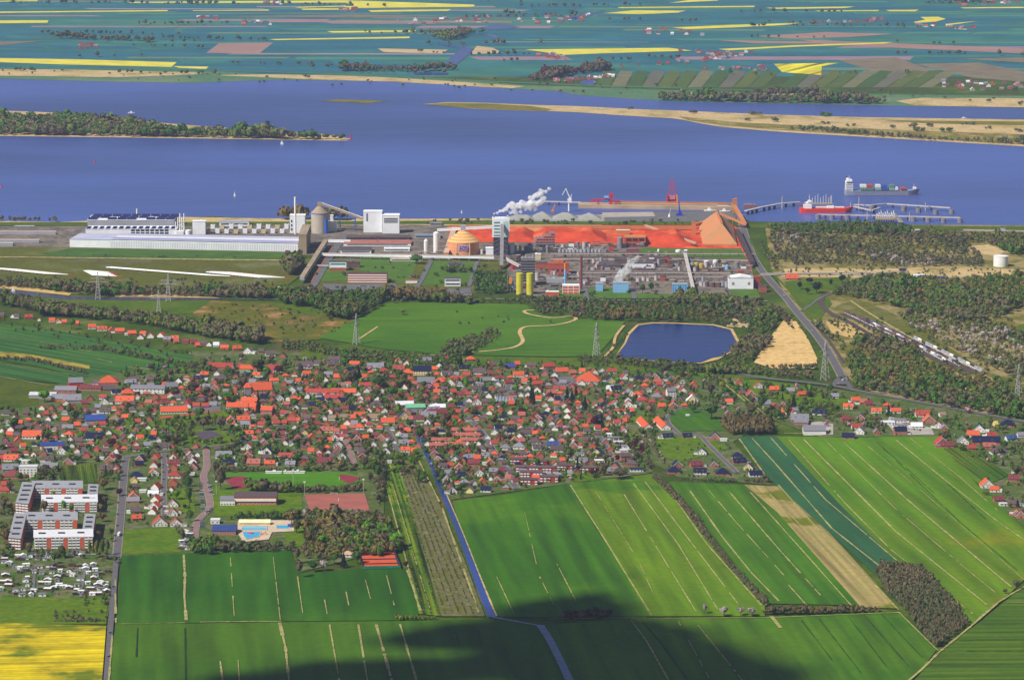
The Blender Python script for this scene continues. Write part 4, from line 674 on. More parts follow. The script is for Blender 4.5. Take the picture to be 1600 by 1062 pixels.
hall('riding_hall', 'long low red roofed hall on the meadow edge', 'hall', 343, 577, 40, R['wall_k'], R['roof_r'], 'r', 3, 4.5, 18, -9, 4)
hall('workshop', 'orange roofed workshop with pale green walls', 'workshop', 388, 581, 27, R['wall_g'], R['roof_o'], 'r', 4.2, 4, 14, -3, 5)
hall('school', 'long orange roofed school with white window front above the lawn', 'school', 272, 646.5, 42, R['wall_w'], R['roof_o'], 'r', 3.4, 5, 14, 7, 10)
hall('school_wing', 'short orange roofed wing at the right end of the long school', 'school', 291, 636, 12, R['wall_k'], R['roof_o'], 'g', 3.6, 5, 18, -4, 2)
hall('school', 'two storey orange roofed school block with white front, left of the conifer', 'school', 370, 643, 34, R['wall_w'], R['roof_o'], 'r', 6, 4, 13, -5, 8, 2)
hall('school', 'middle orange roofed school block right behind the conifer', 'school', 395, 643, 17, R['wall_w'], R['roof_o'], 'r', 6, 4, 13, -5, 4, 2)
hall('school', 'right orange roofed school block with brick gable end', 'school', 416, 648, 18, R['wall_k'], R['roof_o'], 'r', 6, 4, 13, -6, 4, 2)
hall('school', 'rear orange roofed school wing behind the two storey block', 'school', 389, 634, 26, R['wall_w'], R['roof_o'], 'r', 6, 4, 12, -8, 5, 2)
hall('farmhouse', 'white house with tilted blue solar roof in the left village', 'house', 82, 702, 38, R['wall_w'], R['roof_B'], 'r', 5, 3, 12, 6, 6)
hall('barn', 'grey barn with dark blue solar roof beside the thatched farmhouse', 'barn', 149, 661.5, 31, R['wall_s'], R['roof_B'], 'r', 4.5, 5, 14, 9, 4)
hall('apartment_block', 'small bright white flat roofed apartment block', 'apartment block', 44, 744, 28, R['wall_w'], R['roof_w'], 'f', 11, 0, 13, 2, 5, 3)
hall('school', 'low long red roofed building, left, with white front', 'school', 504, 617.5, 52, R['wall_w'], R['roof_r'], 'r', 4, 3.5, 12, -5, 9)
hall('school', 'low long orange roofed building behind, right one of the pair', 'school', 536, 616.5, 40, R['wall_w'], R['roof_o'], 'r', 3.2, 4, 11, -4, 7)
hall('school_wing', 'red roofed front wing below the low long roofs', 'school', 521, 625, 27, R['wall_w'], R['roof_r'], 'r', 2.6, 4, 11, 3, 5)
hall('inn', 'yellow two storey inn with dark solar roof in the centre', 'inn', 659.5, 586, 28, R['wall_y'], R['roof_b'], 'r', 6, 5, 13, -2, 7, 2)
hall('sports_hall', 'white pitched hall roof left of the green roofed hall', 'hall', 633, 637, 28, R['wall_y'], R['roof_w'], 'r', 4, 3, 18, 8)
hall('sports_hall', 'pale hall with light green sheet roof', 'hall', 650, 644, 30, R['wall_s'], R['roof_G'], 'r', 6, 3, 18, 8, 0)
hall('workshop', 'grey and dark red long workshop right of the green roofed hall', 'workshop', 684, 652, 34, R['wall_k'], R['roof_c'], 'r', 4, 4, 14, 14, 5)
hall('workshop', 'pale grey roofed shed behind the dark red workshop', 'shed', 683, 641, 26, R['wall_s'], R['roof_w'], 'r', 4, 3, 14, 0)
hall('supermarket', 'large orange hipped supermarket with white front and small gable', 'supermarket', 920, 600.5, 37, R['wall_w'], R['roof_o'], 'h', 4, 11, 30, -2, 8)
hall('sports_hall', 'long grey hall with white glazed band and brick base by the pitches', 'sports hall', 399, 789, 66, R['wall_o'], R['roof_d'], 'r', 9, 3.5, 24, 0, 10)
hall('sports_hall', 'lower grey roofed left part of the sports hall', 'sports hall', 355.5, 789.5, 23, R['wall_w'], R['roof_s'], 'r', 6, 2.5, 20, 0, 5)
b = MB(); p = G(399, 789, ZG); s = S(789); b.box(p.x, p.y - 0.7, 5.6, 65 * s, 1.0, 2.6); o = b.build('window_band', m_white)
par = [q for q in bpy.data.objects if q.get('label', '').startswith('long grey hall with white glazed')][0]; o.parent = par; o.matrix_parent_inverse = par.matrix_basis.inverted()
hall('bath_house', 'dark blue roofed bath house beside the pool', 'bath house', 350, 835, 37, R['wall_k'], M('bath_roof', (50, 66, 118), var=0.08), 'r', 4, 4.5, 20, -1, 7)
hall('bath_house', 'small slate wing with white front behind the blue roofed bath house', 'annex', 336, 818, 14, R['wall_w'], R['roof_w'], 'f', 4, 0, 10, 0, 2)
hall('changing_room', 'long cream roofed changing rooms above the swimming pool', 'changing rooms', 398, 820.5, 48, M('cream_wall', (206, 190, 140)), M('cream_roof', (222, 212, 170), var=0.05), 'r', 3, 2.5, 9, 0, 0)
hall('pavilion', 'small white pavilion with tan roof beside the tennis courts', 'pavilion', 543, 870, 17, R['wall_w'], M('tan_roof', (190, 156, 128)), 'h', 2.8, 3, 9, -2, 3)
hall('warehouse', 'white fronted grey hall on the concrete yard by the striped field', 'warehouse', 1273, 679, 35, R['wall_w'], R['roof_s'], 'r', 5, 4.5, 22, -1)
hall('warehouse', 'grey roofed rear hall behind the white fronted one', 'warehouse', 1252, 664, 22, R['wall_k'], R['roof_s'], 'r', 3.5, 2.5, 14, -4, 4)
for (a, b_, c, d, lb) in ((993, 656, 1013, 671.5, 'left of the two long orange roofed halls running away'), (1019.5, 656, 1041, 672, 'right of the two long orange roofed halls, with a white skylight')):
    q0 = G(c, d, ZG); q1 = G(a + 8, b_ + 3, ZG); dv = q1 - q0; ang = math.atan2(-dv.x, dv.y)
    root = empty('village_hall', (q0.x, q0.y, q0.z), lb, 'hall', 'twin orange halls', ang); mw, mr = MB(), MB()
    shell(mw, mr, 14 * S(d), dv.length, 3, 4.2, 'g'); mw.build('wall', m_white, root); mr.build('roof', R['roof_o'], root); footprint(1000, 671, 50, 10, 7)
    share('window', win_me, root, (-2, 0, 1)); share('window', win_me, root, (2, 0, 1))
# church: nave with high orange roof and a low stone tower
root, W = hall('church', 'brick church with steep orange roof and squat grey tower', 'church', 409.5, 616.5, 32, M('church_brick', (196, 132, 108)), R['roof_o'], 'r', 6.5, 8.5, 14, 11, 0)
for k in range(5): share('window', win_me, root, (-W / 2 + W * (k + 0.7) / 5.4, 0, 2.0), 0, (0.8, 1, 2.0))
mb = MB(); mb.mat(M('tower_stone', (140, 132, 134))); mb.box(-W / 2 - 5, 3, -0.5, 8.5, 8.5, 10.5); tw = mb.build('tower', None, root)
mb = MB(); a, z = 4.9, 10.0; mb.add([(-W / 2 - 5 - a, 3 - a, z), (-W / 2 - 5 + a, 3 - a, z), (-W / 2 - 5 + a, 3 + a, z), (-W / 2 - 5 - a, 3 + a, z), (-W / 2 - 5 - 1.4, 3, z + 6), (-W / 2 - 5 + 1.4, 3, z + 6)], [(0, 1, 5, 4), (1, 2, 5), (2, 3, 4, 5), (3, 0, 4), (3, 2, 1, 0)]); mb.build('tower_roof', R['roof_o'], root)
# glasshouse / grey nursery roofs right of the bend
root = empty('glasshouse', tuple(G(790, 630, ZG)), 'pale grey glasshouse roofs in ridges right of the road bend', 'glasshouse')
for k in range(6):
    mw, mr = MB(), MB(); shell(mw, mr, 4.6 * S(630), 34, 2.2, 1.6, 'g'); a = mw.build('wall', m_glass, root, ((k - 2.5) * 4.0, -k * 2.0, 0)); c = mr.build('roof', M('pale_glass', (150, 158, 170), rough=0.25, var=0.2, scale=0.3), root, ((k - 2.5) * 4.0, -k * 2.0, 0))
footprint(790, 630, 30, 30, 4)
# pink roofed terraces
def terrace(x0, x1, y, hgt, units, lb):
    s = S(y); n = units; p = G((x0 + x1) / 2, y, ZG); W = (x1 - x0) * s; root = empty('terraced_row', tuple(p), lb, 'terraced houses', 'pink roofed terraces', math.radians(-1)); uw = W / n
    for k in range(n):
        mw, mr = MB(), MB(); shell(mw, mr, uw - 0.5, 7, 2.9, 2.7, 'r'); xx = -W / 2 + uw * (k + 0.5); dz = 0.25 * (k % 2)
        a = mw.build('wall', m_white if k % 3 else m_brick, root, (xx, 0, -0.4 + dz)); b_ = mr.build('roof', R['roof_p'], root, (xx, 0, -0.4 + dz))
        share('window', win_me, root, (xx + 1, 0, 0.8)); share('door', door_me, root, (xx - 1.6, 0, 0))
    footprint((x0 + x1) / 2, y, x1 - x0, 10, 7)
for j, (a, b_, y, n) in enumerate(((500, 800, 268, 8), (515, 838, 328, 9), (600, 872, 388, 7), (255, 522, 388, 7), (230, 440, 448, 6), (445, 665, 440, 6))):
    terrace(640 + a / 7.586, 640 + b_ / 7.586, 640 + y / 7.586, 7, n, ['top row of the pink roofed terraces by the bending road', 'second row of pink roofed terraces from the top, the longest', 'third row of pink roofed terraces, right half', 'third row of pink roofed terraces, left half', 'lowest left row of pink roofed terraces near the canal', 'lowest middle row of pink roofed terraces'][j])
# red and white flats in rows
def flats(x0, x1, y, lb, st=2, gap=3.6):
    s = S(y); W = (x1 - x0) * s; p = G((x0 + x1) / 2, y, ZG); root = empty('flats', tuple(p), lb, 'apartment block', 'red and white flats', math.radians(-5)); H = st * 2.9 + 0.6
    mb = MB(); mb.box(0, 4.5, -0.6, W, 9, H); mb.build('wall', M('red_brick_flats', (170, 52, 52), var=0.06), root)
    mw, mr = MB(), MB(); shell(mw, mr, W + 0.3, 9.1, H - 0.6, 1.3, 'r'); mr.build('roof', R['roof_d'], root, (0, -0.05, 0.02))
    n = max(2, int(W / gap))
    for k in range(n):
        if k % 4 == 3 and st < 4: continue
        for f in range(st):
            mb = MB(); mb.mat(m_white); mb.box(0, -0.5, 0, gap * 0.74, 1.0, 1.15); mb.mat(m_glass); mb.box(0, -0.04, 1.2, gap * 0.55, 0.1, 1.2)
            mb.build('balcony', None, root, (-W / 2 + W * (k + 0.5) / n, 0, 0.3 + f * 2.9))
    footprint((x0 + x1) / 2, y, x1 - x0, 11, H + 2)
for j, (a, b_, y) in enumerate(((796.2, 817.3, 725), (833, 854.5, 728), (806, 867, 737.5), (812.7, 848, 745), (812.7, 840.5, 757), (843, 872.5, 752.5), (870, 896, 734.5), (903.5, 931, 738))):
    flats(a, b_, y, ['short red and white flats at the top left of the group', 'red and white flats right of the shortest row', 'longest red and white flats in the middle of the group', 'red and white flats just below the longest row', 'lowest red and white flats beside the road end', 'red and white flats above the dark green field', 'red and white flats left of a dark tree, on the lawn', 'rightmost red and white flats above the lawn'][j])
# large four storey estate at left: oriented slabs
m_esw = M('estate_brick', (196, 92, 64), var=0.06); m_esp = M('estate_plaster', (214, 208, 200), var=0.05); m_esr = M('estate_roof', (150, 150, 156), var=0.08, scale=0.3); m_esr2 = M('estate_roof_white', (208, 208, 212), var=0.05, scale=0.3)
def slab(lb, fl, fr, bl, H, nb, roof, slope=1.5, st=4, side=True):
    a, b_, c = G(fl[0], fl[1], ZG), G(fr[0], fr[1], ZG), G(bl[0], bl[1], ZG); d = b_ + (c - a)
    root = empty('apartment_slab', tuple(a), lb, 'apartment block', 'four storey estate blocks')
    L_ = [Vector((0, 0, 0)), b_ - a, d - a, c - a]; mb = MB(); mb.add([(v.x, v.y, -0.5) for v in L_] + [(v.x, v.y, H + (slope if i > 1 else 0)) for i, v in enumerate(L_)], [(0, 1, 5, 4), (1, 2, 6, 5), (2, 3, 7, 6), (3, 0, 4, 7)]); mb.build('wall', m_esw if nb < 6 else m_esp, root)
    cx = sum((v.x for v in L_)) / 4; cy = sum((v.y for v in L_)) / 4; mb = MB(); vs = []
    for z in (0.05, 0.55):
        for i, v in enumerate(L_): vs.append((cx + (v.x - cx) * 1.03, cy + (v.y - cy) * 1.03, H + z + (slope if i > 1 else 0)))
    mb.add(vs, [(3, 2, 1, 0), (4, 5, 6, 7), (0, 1, 5, 4), (1, 2, 6, 5), (2, 3, 7, 6), (3, 0, 4, 7)]); mb.build('roof', roof, root)
    fd = (b_ - a); n = Vector((fd.y, -fd.x, 0)).normalized(); W = fd.length; ang = math.atan2(fd.y, fd.x)
    for k in range(nb):
        if nb > 4 and k % 4 == 3:
            q = fd * ((k + 0.5) / nb) + n * 0.3; bb = MB(); bb.box(0, 0, 0, W / nb * 0.9, 0.7, H - 0.2); o = bb.build('brick_bay', m_esw, root, (q.x, q.y, 0)); o.rotation_euler.z = ang; continue
        for f in range(st):
            q = fd * ((k + 0.5) / nb) + n * 0.55; bb = MB(); bb.mat(m_white); bb.box(0, 0, 0, W / nb * 0.82, 1.1, 1.2); bb.mat(m_glass); bb.box(0, 0.5, 1.25, W / nb * 0.6, 0.12, 1.3)
            o = bb.build('balcony', None, root, (q.x, q.y, 0.4 + f * (H / st))); o.rotation_euler.z = ang
    if side:      # roof vents down the long slabs
        for k in range(4):
            t = (k + 0.6) / 4.4; q = (L_[0] + L_[1]) * 0.5 + (L_[3] - L_[0]) * t; bb = MB(); bb.box(0, 0, 0, W * 0.55, 3.0, 1.2); bb.build('roof_vent', m_dark, root, (q.x, q.y, H + 0.5 + slope * t))
    else:
        for k in range(3):
            q = L_[0] + fd * ((k + 0.4) / 3) + (L_[3] - L_[0]) * 0.5; bb = MB(); bb.box(0, 0, 0, 7, 3.0, 1.0); bb.build('roof_vent', m_dark, root, (q.x, q.y, H + 0.5 + slope * 0.5))
slab('upper estate block running away along the left side', (25, 801), (45, 803), (35.5, 771), 11.5, 4, m_esr, side=True)
slab('rear slab of the upper estate courtyard', (51, 778), (129, 778), (51, 769), 11, 12, m_esr, 2, side=False)
slab('upper right estate block running away from the courtyard', (136, 798), (152, 799), (138.5, 773), 11, 3, m_esr, 1)
slab('front slab of the upper estate courtyard with bright white roof', (66, 800.5), (152, 799.5), (66, 792), 11, 14, m_esr2, 2.4, side=False)
slab('lower estate block running away along the left side', (14, 857), (33, 858.5), (23.5, 821), 12, 4, m_esr, side=True)
slab('rear slab of the lower estate courtyard', (39, 829.5), (121, 829.5), (39, 820), 12, 12, m_esr, 2, side=False)
slab('lower right estate block running away from the courtyard', (128, 851), (145, 852), (133, 820), 11, 3, m_esr, 1)
slab('front slab of the lower estate courtyard with bright white roof', (54, 857.5), (145, 856), (54, 849), 12, 14, m_esr2, 2.4, side=False)
for q in ((80, 790, 140, 45, 13), (80, 850, 140, 50, 13)): footprint(*q)
# ------------------------------------------------------------------ trees
LEAF = dict(olive=((104, 114, 50), (68, 80, 38)), brown=((114, 104, 74), (78, 72, 54)), grey=((170, 160, 150), (126, 118, 110)), green=((80, 112, 40), (50, 76, 32)), bright=((104, 150, 34), (68, 112, 28)),
            dark=((38, 56, 40), (24, 38, 30)), deep=((42, 58, 40), (26, 38, 30)), maroon=((92, 42, 52), (56, 28, 38)), pink=((196, 144, 162), (152, 108, 128)), yellow=((138, 138, 50), (100, 104, 40)), rust=((126, 108, 62), (90, 78, 50)), bush=((98, 104, 68), (68, 76, 50)))
LDESC = dict(olive='olive leaved', brown='bare brown', grey='pale grey blossoming', green='mid green', bright='bright green', dark='dark evergreen', deep='very dark rounded', maroon='dark red leaved', pink='pink blossoming', yellow='yellow green', rust='rusty brown', bush='dull green')
for k, (a, b_) in LEAF.items(): M('leaf_' + k, a, c2=b_, scale=0.16, rnd=0.14, rough=0.9, spec=0.1)
m_bark = M('bark', (92, 74, 58), var=0.2, scale=1.0)
def crown(seed, n, shape, size):
    """unit crown: height 1, width 1 : verts, quads. a rough core plus many small leaf sprays"""
    r = np.random.default_rng(seed)
    if shape == 'cone':
        t = r.uniform(0, 1, n) ** 1.5; a = r.uniform(0, 2 * np.pi, n); rad = 0.5 * (1 - t) * r.uniform(0.55, 1.0, n)
        c = np.stack([rad * np.cos(a), rad * np.sin(a), 0.06 + 0.92 * t], 1); nr = np.stack([np.cos(a), np.sin(a), 0.5 + 0 * a], 1)
    else:
        k = 7; lob = r.normal(size=(k, 3)); lob /= np.linalg.norm(lob, axis=1)[:, None]; lob[:, 2] = np.abs(lob[:, 2]) * 0.9 - 0.25
        cen = lob * np.array([0.27, 0.27, 0.24]); rad = r.uniform(0.17, 0.27, k); i = r.integers(0, k, n); d = r.normal(size=(n, 3)); d /= np.linalg.norm(d, axis=1)[:, None]
        c = cen[i] + d * rad[i][:, None] * r.uniform(0.75, 1.12, n)[:, None] * np.array([1, 1, 0.95]); nr = d + 0.5 * cen[i] / 0.3
        zb = 0.22 if shape == 'round' else 0.05
        c[:, 2] = zb + (1 - zb) * (c[:, 2] + 0.45) / 0.95
        c[:, 2] = np.clip(c[:, 2], zb * 0.8, 1.0)
    nr = nr + r.normal(size=(n, 3)) * 0.55; nr /= np.linalg.norm(nr, axis=1)[:, None]
    u = np.cross(nr, r.normal(size=(n, 3))); u /= np.linalg.norm(u, axis=1)[:, None]; v = np.cross(nr, u)
    su = size * r.uniform(0.6, 1.35, n)[:, None]; sv = size * r.uniform(0.5, 1.1, n)[:, None]
    V = np.stack([c - u * su - v * sv * 0.6, c + u * su * 0.7 - v * sv, c + u * su + v * sv * 0.7, c - u * su * 0.6 + v * sv], 1).reshape(-1, 3)
    Fq = np.arange(4 * n).reshape(-1, 4)
    # core: rough ring body
    m, L_ = 7, 4; cv = []
    for j in range(L_):
        f = (j + 0.5) / L_
        rr_ = 0.30 * math.sin(math.pi * (0.12 + 0.8 * f)) if shape != 'cone' else 0.34 * (1 - f)
        zz = (0.25 + 0.62 * f) if shape == 'round' else (0.05 + 0.8 * f)
        for i in range(m):
            a = 2 * math.pi * i / m; q = rr_ * r.uniform(0.7, 1.2); cv.append((q * math.cos(a), q * math.sin(a), zz + r.uniform(-.04, .04)))
    cf = [(j * m + i, j * m + (i + 1) % m, (j + 1) * m + (i + 1) % m, (j + 1) * m + i) for j in range(L_ - 1) for i in range(m)] + [((L_ - 1) * m, (L_ - 1) * m + 2, (L_ - 1) * m + 4, (L_ - 1) * m + 6), (0, 6, 4, 2)]
    o_ = len(V); V = np.vstack([V, np.array(cv)]); Fq = np.vstack([Fq, np.array(cf) + o_])
    return V, Fq
SHP = dict(dark='cone')
BIG = {s: [crown(100 + i * 7 + j, 190, s, 0.066) for i in range(4)] for j, s in enumerate(('round', 'cone', 'bush'))}
SML = {s: [crown(300 + i * 7 + j, 46, s, 0.105) for i in range(6)] for j, s in enumerate(('round', 'cone', 'bush'))}
def meshify(nm, V, Fq, mat):
    me = bpy.data.meshes.new(nm); me.vertices.add(len(V)); me.vertices.foreach_set('co', np.asarray(V, np.float32).ravel()); me.loops.add(Fq.size); me.loops.foreach_set('vertex_index', Fq.astype(np.int32).ravel())
    me.polygons.add(len(Fq)); me.polygons.foreach_set('loop_start', np.arange(0, Fq.size, 4, dtype=np.int32)); me.polygons.foreach_set('loop_total', np.full(len(Fq), 4, dtype=np.int32)); me.materials.append(mat); me.update(calc_edges=True); return me
CM = {}
def crown_me(kind, v):
    if (kind, v) not in CM: V, Fq = BIG[SHP.get(kind, 'round')][v]; CM[(kind, v)] = meshify('crown', V, Fq, MATS['leaf_' + kind])
    return CM[(kind, v)]
mb = MB(); mb.cyl(0, 0, -0.05, 0.55, 0.035, 0.018, 7); mb.bar((0, 0, .3), (0.16, .05, .62), .018); mb.bar((0, 0, .34), (-0.14, -.08, .66), .018); mb.bar((0, 0, .4), (.02, .15, .7), .015); o = mb.build('trunk', m_bark); trunk_me = o.data; bpy.data.objects.remove(o)
TREES = []   # x, y, w, h (px), kind
rt = random.Random(21)
def rows_overlap(x, y, w, h):
    for (hx, hy, hw, D, hh_) in FOOT:
        if abs(hx - x) > (hw + w) / 2: continue
        s = S(hy); hp = hh_ / s
        if hy - D * 0.2 / s < y <= hy and abs(hx - x) < (hw + w * .3) / 2: return True
        if hy < y and y - h < hy:
            ox = min(hx + hw / 2, x + w / 2) - max(hx - hw / 2, x - w / 2); oy = min(hy, y) - max(hy - hp, y - h)
            if ox > 0 and oy > 0 and ox * oy > 0.42 * hw * hp: return True
    return False
ROADPX = [(165, 1062, 198, 713, 7), (256, 708, 257, 805, 5), (322, 702, 323, 790, 8), (535, 675, 553, 724, 5), (606, 670, 620, 705, 5), (932, 676, 978, 740, 6), (735, 622, 745, 665, 16), (745, 665, 808, 763, 8), (200, 713, 655, 666, 4), (1090, 680, 1152, 738, 5), (870, 610, 870, 667, 6), (630, 648, 769, 963, 9)]
def on_road(x, y):
    for (x0, y0, x1, y1, w_) in ROADPX:
        dx, dy = x1 - x0, y1 - y0; t = max(0, min(1, ((x - x0) * dx + (y - y0) * dy) / (dx * dx + dy * dy)))
        if abs(x - x0 - dx * t) < w_ * 0.8 and abs(y - y0 - dy * t) < 3: return True
    return False
NOTREE = [[(345, 728), (565, 728), (565, 762), (345, 764)], [(474, 768), (580, 768), (580, 806), (480, 806)], [(335, 770), (440, 770), (440, 795), (330, 800)], [(330, 806), (470, 810), (462, 852), (330, 848)], [(250, 634), (350, 632), (350, 652), (250, 656)], [(300, 668), (356, 668), (356, 690), (300, 690)], [(1046, 640), (1120, 640), (1140, 672), (1060, 674)], [(865, 585), (910, 585), (910, 612), (860, 606)], [(90, 725), (155, 722), (155, 757), (90, 757)], [(20, 755), (165, 755), (165, 862), (10, 862)], [(0, 870), (168, 870), (166, 975), (0, 975)],
          [(190, 825), (285, 820), (285, 866), (190, 866)], [(1385, 650), (1462, 665), (1465, 683), (1385, 682)], [(555, 856), (630, 856), (630, 892), (560, 892)], [(300, 700), (340, 700), (345, 850), (296, 850)]]
def scatter(n, pg, kinds, hr, seed, wr=(0.7, 1.1)):
    r = random.Random(seed); xs = [p[0] for p in pg]; ys = [p[1] for p in pg]; c = 0; t = 0
    while c < n and t < n * 40:
        t += 1; x, y = r.uniform(min(xs), max(xs)), r.uniform(min(ys), max(ys))
        if not inside((x, y), pg) or any(inside((x, y), q) for q in NOTREE) or on_road(x, y): continue
        s = S(y); h = r.uniform(*hr) * r.uniform(0.8, 1.2) / s; k = r.choice(kinds); w_ = h * r.uniform(*wr) * (0.55 if k == 'dark' else 1)
        if rows_overlap(x, y, w_, h): continue
        TREES.append((x, y, w_, h, k)); c += 1
mixk = ['green'] * 8 + ['olive'] * 6 + ['brown'] * 3 + ['bush'] * 2 + ['bright'] * 2 + ['dark'] * 2 + ['grey', 'maroon', 'yellow', 'rust', 'pink', 'brown', 'olive']
# hand placed trees
for t in """437,585,20,17,maroon 400,580,22,22,olive 378,562,10,12,brown 404,645,13,30,dark 312,655,20,22,green 300,618,26,28,brown 322,620,18,20,brown 354,628,16,20,bright 366,630,14,16,green 380,610,20,24,brown 392,632,9,14,dark 417,613,12,15,maroon 460,636,17,16,green 374,690,14,18,bright 417,692,20,20,green 276,696,14,14,maroon 345,672,22,26,brown 318,672,22,24,brown
345,745,0,0,x 118,540,0,0,x 112,514,13,20,bright 70,628,22,22,bright 22,675,18,28,green 118,660,18,24,green 73,690,20,22,olive 108,650,16,22,olive 72,752,24,32,brown 52,758,14,14,bright 92,758,14,12,bright 162,765,22,22,rust 186,775,14,14,maroon 203,702,12,10,pink 185,722,12,14,maroon 100,800,12,22,bright 112,802,10,18,bright 70,803,14,26,rust 118,835,12,14,yellow
140,872,8,34,yellow 151,874,8,36,yellow 160,875,10,40,olive 168,868,8,30,olive 180,880,10,14,olive 96,872,14,24,olive 85,880,12,20,green 174,838,10,16,green 174,846,10,10,bright 345,765,20,40,brown 337,750,16,34,brown 352,735,10,16,olive 356,722,18,15,bright 295,745,16,20,olive 296,790,14,36,green 294,768,14,30,green 297,815,12,22,green 290,760,14,26,brown 276,780,16,18,bright 276,830,12,14,grey
456,822,26,30,rust 463,832,20,24,brown 505,850,22,18,bright 482,850,20,24,rust 612,850,20,24,green 618,860,18,22,green 524,870,16,14,yellow 537,885,14,22,dark 505,890,18,18,grey 490,892,20,20,green 522,880,16,18,green 558,880,18,22,green 467,902,14,34,brown 464,880,12,30,brown 634,888,10,14,maroon 475,700,14,18,brown 505,712,14,18,brown 570,732,18,22,brown 585,740,18,26,olive 590,750,16,30,green 578,755,14,20,brown
660,640,20,26,brown 650,712,12,14,bright 655,690,18,28,green 640,670,14,18,green 675,688,18,20,brown 693,670,18,28,brown 700,662,12,16,maroon 710,663,12,12,bright 614,622,20,22,green 560,597,18,28,dark 548,600,26,26,brown 590,605,26,20,green 630,605,26,16,olive 500,605,22,26,olive 516,612,14,14,bright 720,572,9,20,dark 830,625,10,22,dark 806,612,12,14,bright 886,625,12,22,dark 900,620,10,18,dark 894,628,14,18,dark 914,640,14,22,dark 833,630,9,30,dark
860,625,12,14,maroon 815,648,14,14,maroon 740,652,24,20,brown 728,610,14,22,bright 770,660,12,14,yellow 870,672,12,10,pink 884,672,14,9,pink 888,718,22,22,olive 816,690,10,10,pink 878,686,10,9,pink 972,680,11,11,pink 977,686,9,12,rust 930,668,16,22,maroon 940,668,12,24,dark 925,690,10,10,maroon 945,722,16,16,brown 943,742,16,22,brown 965,722,10,14,maroon 902,738,10,26,dark 838,728,14,14,green 925,745,12,16,maroon
1083,645,14,14,green 1110,618,16,24,brown 1128,612,16,20,yellow 1112,655,26,30,green 1090,640,10,14,olive 1205,665,12,20,dark 1215,655,12,18,green 1240,640,14,24,dark 1230,652,16,24,olive 1265,617,10,20,bright 1175,650,18,22,brown 1190,640,20,26,green 1380,602,0,0,x 1388,650,9,20,dark 1425,648,10,14,grey 1513,645,12,10,pink 1478,690,16,18,brown 1570,702,14,16,green 1544,758,8,14,dark 1587,740,16,16,olive 1590,792,8,14,dark 1610,915,14,14,brown 1588,920,13,17,brown 1570,927,9,9,brown 1541,773,12,7,brown
1101,958,9,18,grey 1131,962,16,18,grey 1157,961,16,16,grey 1175,962,18,16,grey 629,492,12,11,yellow 288,475,0,0,x 1250,452,10,14,deep 1262,460,9,12,deep 1276,458,20,20,deep 1298,446,8,12,deep 1315,442,16,14,deep 1266,444,14,12,deep 1166,472,10,12,deep 1186,475,16,12,maroon 650,412,24,16,green 1085,462,14,16,green 1018,455,12,16,green 1004,458,10,16,green 1450,720,0,0,x
860,505,6,8,brown 158,800,14,16,rust 160,815,16,18,rust 165,788,12,16,brown 152,842,14,16,rust 45,862,16,18,rust 60,808,12,12,rust 10,850,14,30,rust 6,800,16,26,brown 15,770,14,22,brown 84,780,10,16,yellow 285,842,14,20,brown 300,850,14,16,green 968,748,30,20,brown""".split():
    a = t.split(',')
    if a[4] != 'x': TREES.append((float(a[0]), float(a[1]), float(a[2]), float(a[3]), a[4]))
nh = len(TREES)
scatter(200, [(0, 640), (190, 640), (190, 755), (0, 755)], mixk, (5, 11), 1); scatter(760, [(190, 575), (470, 560), (470, 735), (190, 715)], mixk, (4.5, 10.5), 2)
scatter(1000, [(460, 565), (720, 562), (720, 780), (600, 735), (460, 735)], mixk, (4.5, 10), 3); scatter(1000, [(700, 565), (940, 570), (1010, 735), (890, 752), (700, 775), (690, 700)], mixk, (3.5, 8.5), 4)
scatter(380, [(930, 570), (1130, 590), (1120, 640), (1040, 650), (1000, 740), (930, 680)], mixk, (4, 9), 5); scatter(150, [(1120, 595), (1300, 612), (1290, 655), (1180, 660), (1110, 640)], mixk, (5, 11), 6)
scatter(220, [(1290, 615), (1600, 665), (1600, 745), (1480, 700), (1460, 675), (1290, 678)], mixk, (4, 9), 7); scatter(40, [(1540, 750), (1640, 740), (1640, 830), (1590, 810)], mixk, (4, 8), 8); scatter(60, [(1020, 690), (1150, 690), (1200, 752), (1050, 750)], ['green', 'olive', 'bush'], (2, 5), 9)
scatter(60, [(195, 715), (305, 705), (300, 860), (200, 820)], mixk, (3.5, 7), 10); scatter(70, [(-10, 495), (300, 545), (420, 560), (420, 575), (280, 560), (120, 540), (-10, 510)], mixk, (4, 8), 12)
scatter(90, [(0, 525), (60, 520), (280, 560), (420, 580), (400, 592), (190, 560)], [], (4, 8), 13) if 0 else None
NT2 = NOTREE; NOTREE = []
scatter(46, [(0, 858), (168, 862), (168, 872), (0, 872)], ['brown', 'rust', 'olive', 'green'], (5, 8), 14); scatter(30, [(20, 806), (50, 806), (160, 806), (150, 812), (50, 812)], ['rust', 'brown'], (3, 5), 15); scatter(24, [(0, 790), (25, 785), (12, 870), (0, 870)], ['rust', 'brown', 'green'], (6, 10), 16)
scatter(55, [(0, 868), (168, 872), (166, 930), (0, 930)], ['green', 'olive', 'brown'], (2, 5), 17); scatter(12, [(165, 900), (178, 905), (175, 960), (160, 950)], ['olive', 'brown'], (3, 6), 18)
scatter(24, [(80, 955), (166, 955), (166, 972), (80, 972)], ['brown'], (3, 5), 19); scatter(12, [(130, 935), (166, 935), (166, 948), (130, 948)], ['green', 'olive'], (3, 6), 20)
NOTREE = NT2
TR = sorted(range(len(TREES)), key=lambda i: -TREES[i][2] * TREES[i][3] - (1e5 if i < nh and TREES[i][2] > 8 else 0)); KT = set(TR[:290]); restT = []; titems = []
